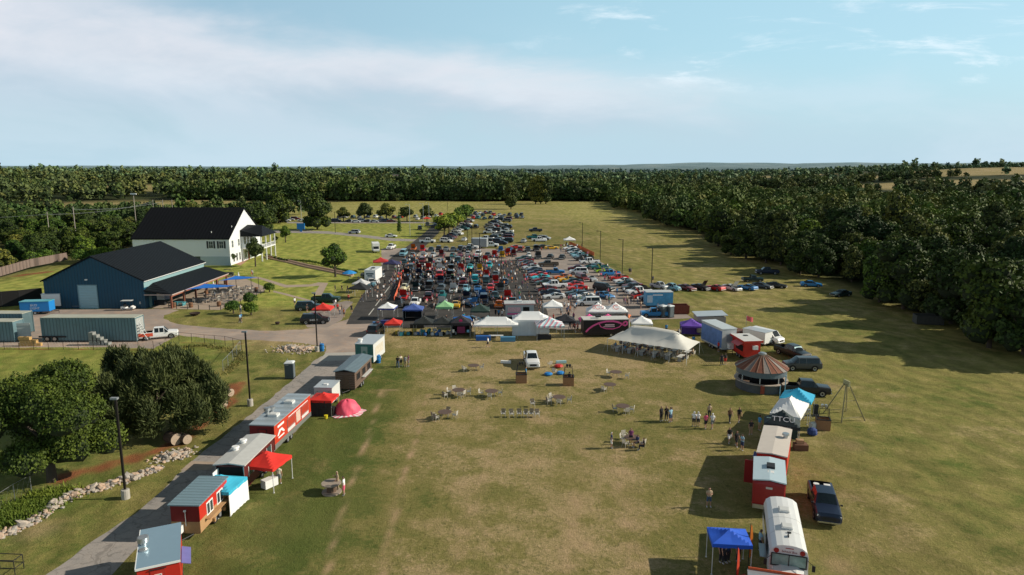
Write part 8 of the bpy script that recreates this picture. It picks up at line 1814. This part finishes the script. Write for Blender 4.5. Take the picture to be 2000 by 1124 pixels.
woods('horizon_woodland', 'blue grey woods near the horizon', vf, 30, 5.5, HZ3, 4)
# grass tufts in the weedy strip
def tufts(name, label, pts, n, wid, hgt_, mat, seed):
    w = PX(*pts); rs = np.random.RandomState(seed); W2 = np.array(w); seg = rs.randint(0, len(w)-1, n); f = rs.rand(n)[:, None]; c = W2[seg]*(1-f)+W2[seg+1]*f+rs.normal(size=(n, 2))*wid
    a = rs.uniform(0, 6.28, n); h = hgt_*rs.uniform(.4, 1.3, n); bw = .07; dx, dy = np.cos(a)*bw, np.sin(a)*bw; lx, ly = rs.normal(size=n)*.12, rs.normal(size=n)*.12
    V = np.stack([np.stack([c[:, 0]-dx, c[:, 1]-dy, 0*h], 1), np.stack([c[:, 0]+dx, c[:, 1]+dy, 0*h], 1), np.stack([c[:, 0]+lx+dx*.3, c[:, 1]+ly+dy*.3, h], 1), np.stack([c[:, 0]+lx-dx*.3, c[:, 1]+ly-dy*.3, h], 1)], 1).reshape(-1, 3)
    o = obj(name, meshnp(name, [(V, np.arange(4*n).reshape(-1, 4), 0)], [mat])); tag(o, label, 'grass', kind='stuff')
tufts('tall_grass', 'tall bright grass between the fence and the riprap', (-10, 1020, 30, 1000, 70, 985, 105, 970), 7000, .9, .32, leafmat('grass_blade', (.07, .12, .02), (.12, .18, .035), (.2, .24, .07)), 1)
tufts('weeds', 'rough weeds along the yard fence', (340, 680, 400, 676, 460, 686, 470, 700, 440, 730), 900, .5, .28, leafmat('weed_blade', (.13, .14, .05), (.2, .18, .08), (.28, .22, .11)), 2)
# small far houses
def farhouse(px, py, label, c, rc, w_=14, d_=9, h_=3.5, pk=3):
    g = P(px, py); z = float(height(np.array([g.x]), np.array([g.y]))[0]); t = T('farmhouse', label, 'house', (g.x, g.y, z)); t.part('wall', MB().extr([(-d_/2, 0), (d_/2, 0), (d_/2, h_), (0, h_+pk), (-d_/2, h_)], -w_/2, w_/2, 'X'), c); t.part('roof', MB().extr([(-d_/2-.4, h_-.2), (0, h_+pk+.1), (d_/2+.4, h_-.2), (d_/2+.4, h_+.1), (0, h_+pk+.4), (-d_/2-.4, h_+.1)], -w_/2-.4, w_/2+.4, 'X'), rc)
    for q_ in (-.3, 0, .3): t.part('window', MB().box((w_*q_, -d_/2-.03, 1.8), (1.2, .06, 1.3)), PANE)
farhouse(762, 368, 'brick farmhouse among the trees beyond the field', M('brick_far', (.25, .12, .09), .8), M('roof_far', (.14, .12, .12), .8), 22, 12, 6, 6); farhouse(826, 371, 'long white shed roof among the trees right of the brick farmhouse', OFFW, LGREY, 26, 10, 3, 2); farhouse(276, 432, 'low white roofed house behind the white clubhouse ridge', OFFW, LGREY, 16, 9, 3, 2); farhouse(232, 434, 'pale teal roofed shed left of the clubhouse roof', M('shed_teal', (.3, .5, .5), .7), M('shed_roof_teal', (.35, .5, .5), .6), 8, 6, 3, 1.5)
# ---------------------------------------------------------------- labels for the many: say which one
from collections import defaultdict
rows = defaultdict(list)
for c in CARLIST:
    rows[c['row']].append(c)
for r_, cs in rows.items():
    byx = max(a['px'] for a in cs)-min(a['px'] for a in cs) > 1.2*(max(a['py'] for a in cs)-min(a['py'] for a in cs))
    cs.sort(key=lambda c: c['px'] if byx else -c['py'])
    for i, c in enumerate(cs):
        if c['fixed']: continue
        same = [a for a in cs if a['lab'] == c['lab']]; k = same.index(c)
        if len(same) == 1: suf = ' in the %s' % r_
        else: suf = ', %s %s, %s' % (ordn(i), 'from left' if byx else 'from near end', r_)
        c['o']['label'] = c['lab']+suf
for c in CARLIST: c['o']['group'] = c['row'] if not c['fixed'] else c['o'].get('group', c['row'])
CROWD.sort(key=lambda c: -c['py']); rest = CROWD[215:]; CROWD = CROWD[:215]
if rest:
    mb = MB(); mats = [SKIN, HAIR, SHOE, M('cloth_dark', ()), M('cloth_denim', ())]; mid_ = {}
    for c in rest:
        o = c['o']; key = tuple(round(a, 2) for a in o.color[:3])
        if key not in mid_: mid_[key] = len(mats); mats.append(M('shirt_%d' % len(mats), key, .9))
        ml = [mats.index(m_) if m_ in mats else mid_[key] for m_ in o.data.materials]; mw = Matrix.LocRotScale(o.location, o.rotation_euler, o.scale); off = len(mb.v)
        mb.v += [tuple(mw @ v_.co) for v_ in o.data.vertices]
        for p_ in o.data.polygons: mb.f.append(tuple(off+i for i in p_.vertices)); mb.m.append(ml[p_.material_index])
        bpy.data.objects.remove(o)
    tag(obj('distant_crowd', mb.mesh('distant_crowd', mats, True, fix=False)), 'farther visitors packed among the show cars', 'crowd', kind='stuff')
bz = defaultdict(list)
for c in CROWD: bz[c['base']].append(c)
for b_, cs in bz.items():
    cs.sort(key=lambda c: c['px'])
    for i, c in enumerate(cs):
        if len(cs) == 1: c['o']['label'] = b_
        else: c['o']['label'] = '%s, %s from left' % (b_, ordn(i))
for o in bpy.data.objects:
    l = o.get('label')
    if l and o.parent is None:
        wds = l.split()
        if len(wds) > 16: o['label'] = ' '.join(wds[:16]).rstrip(',')
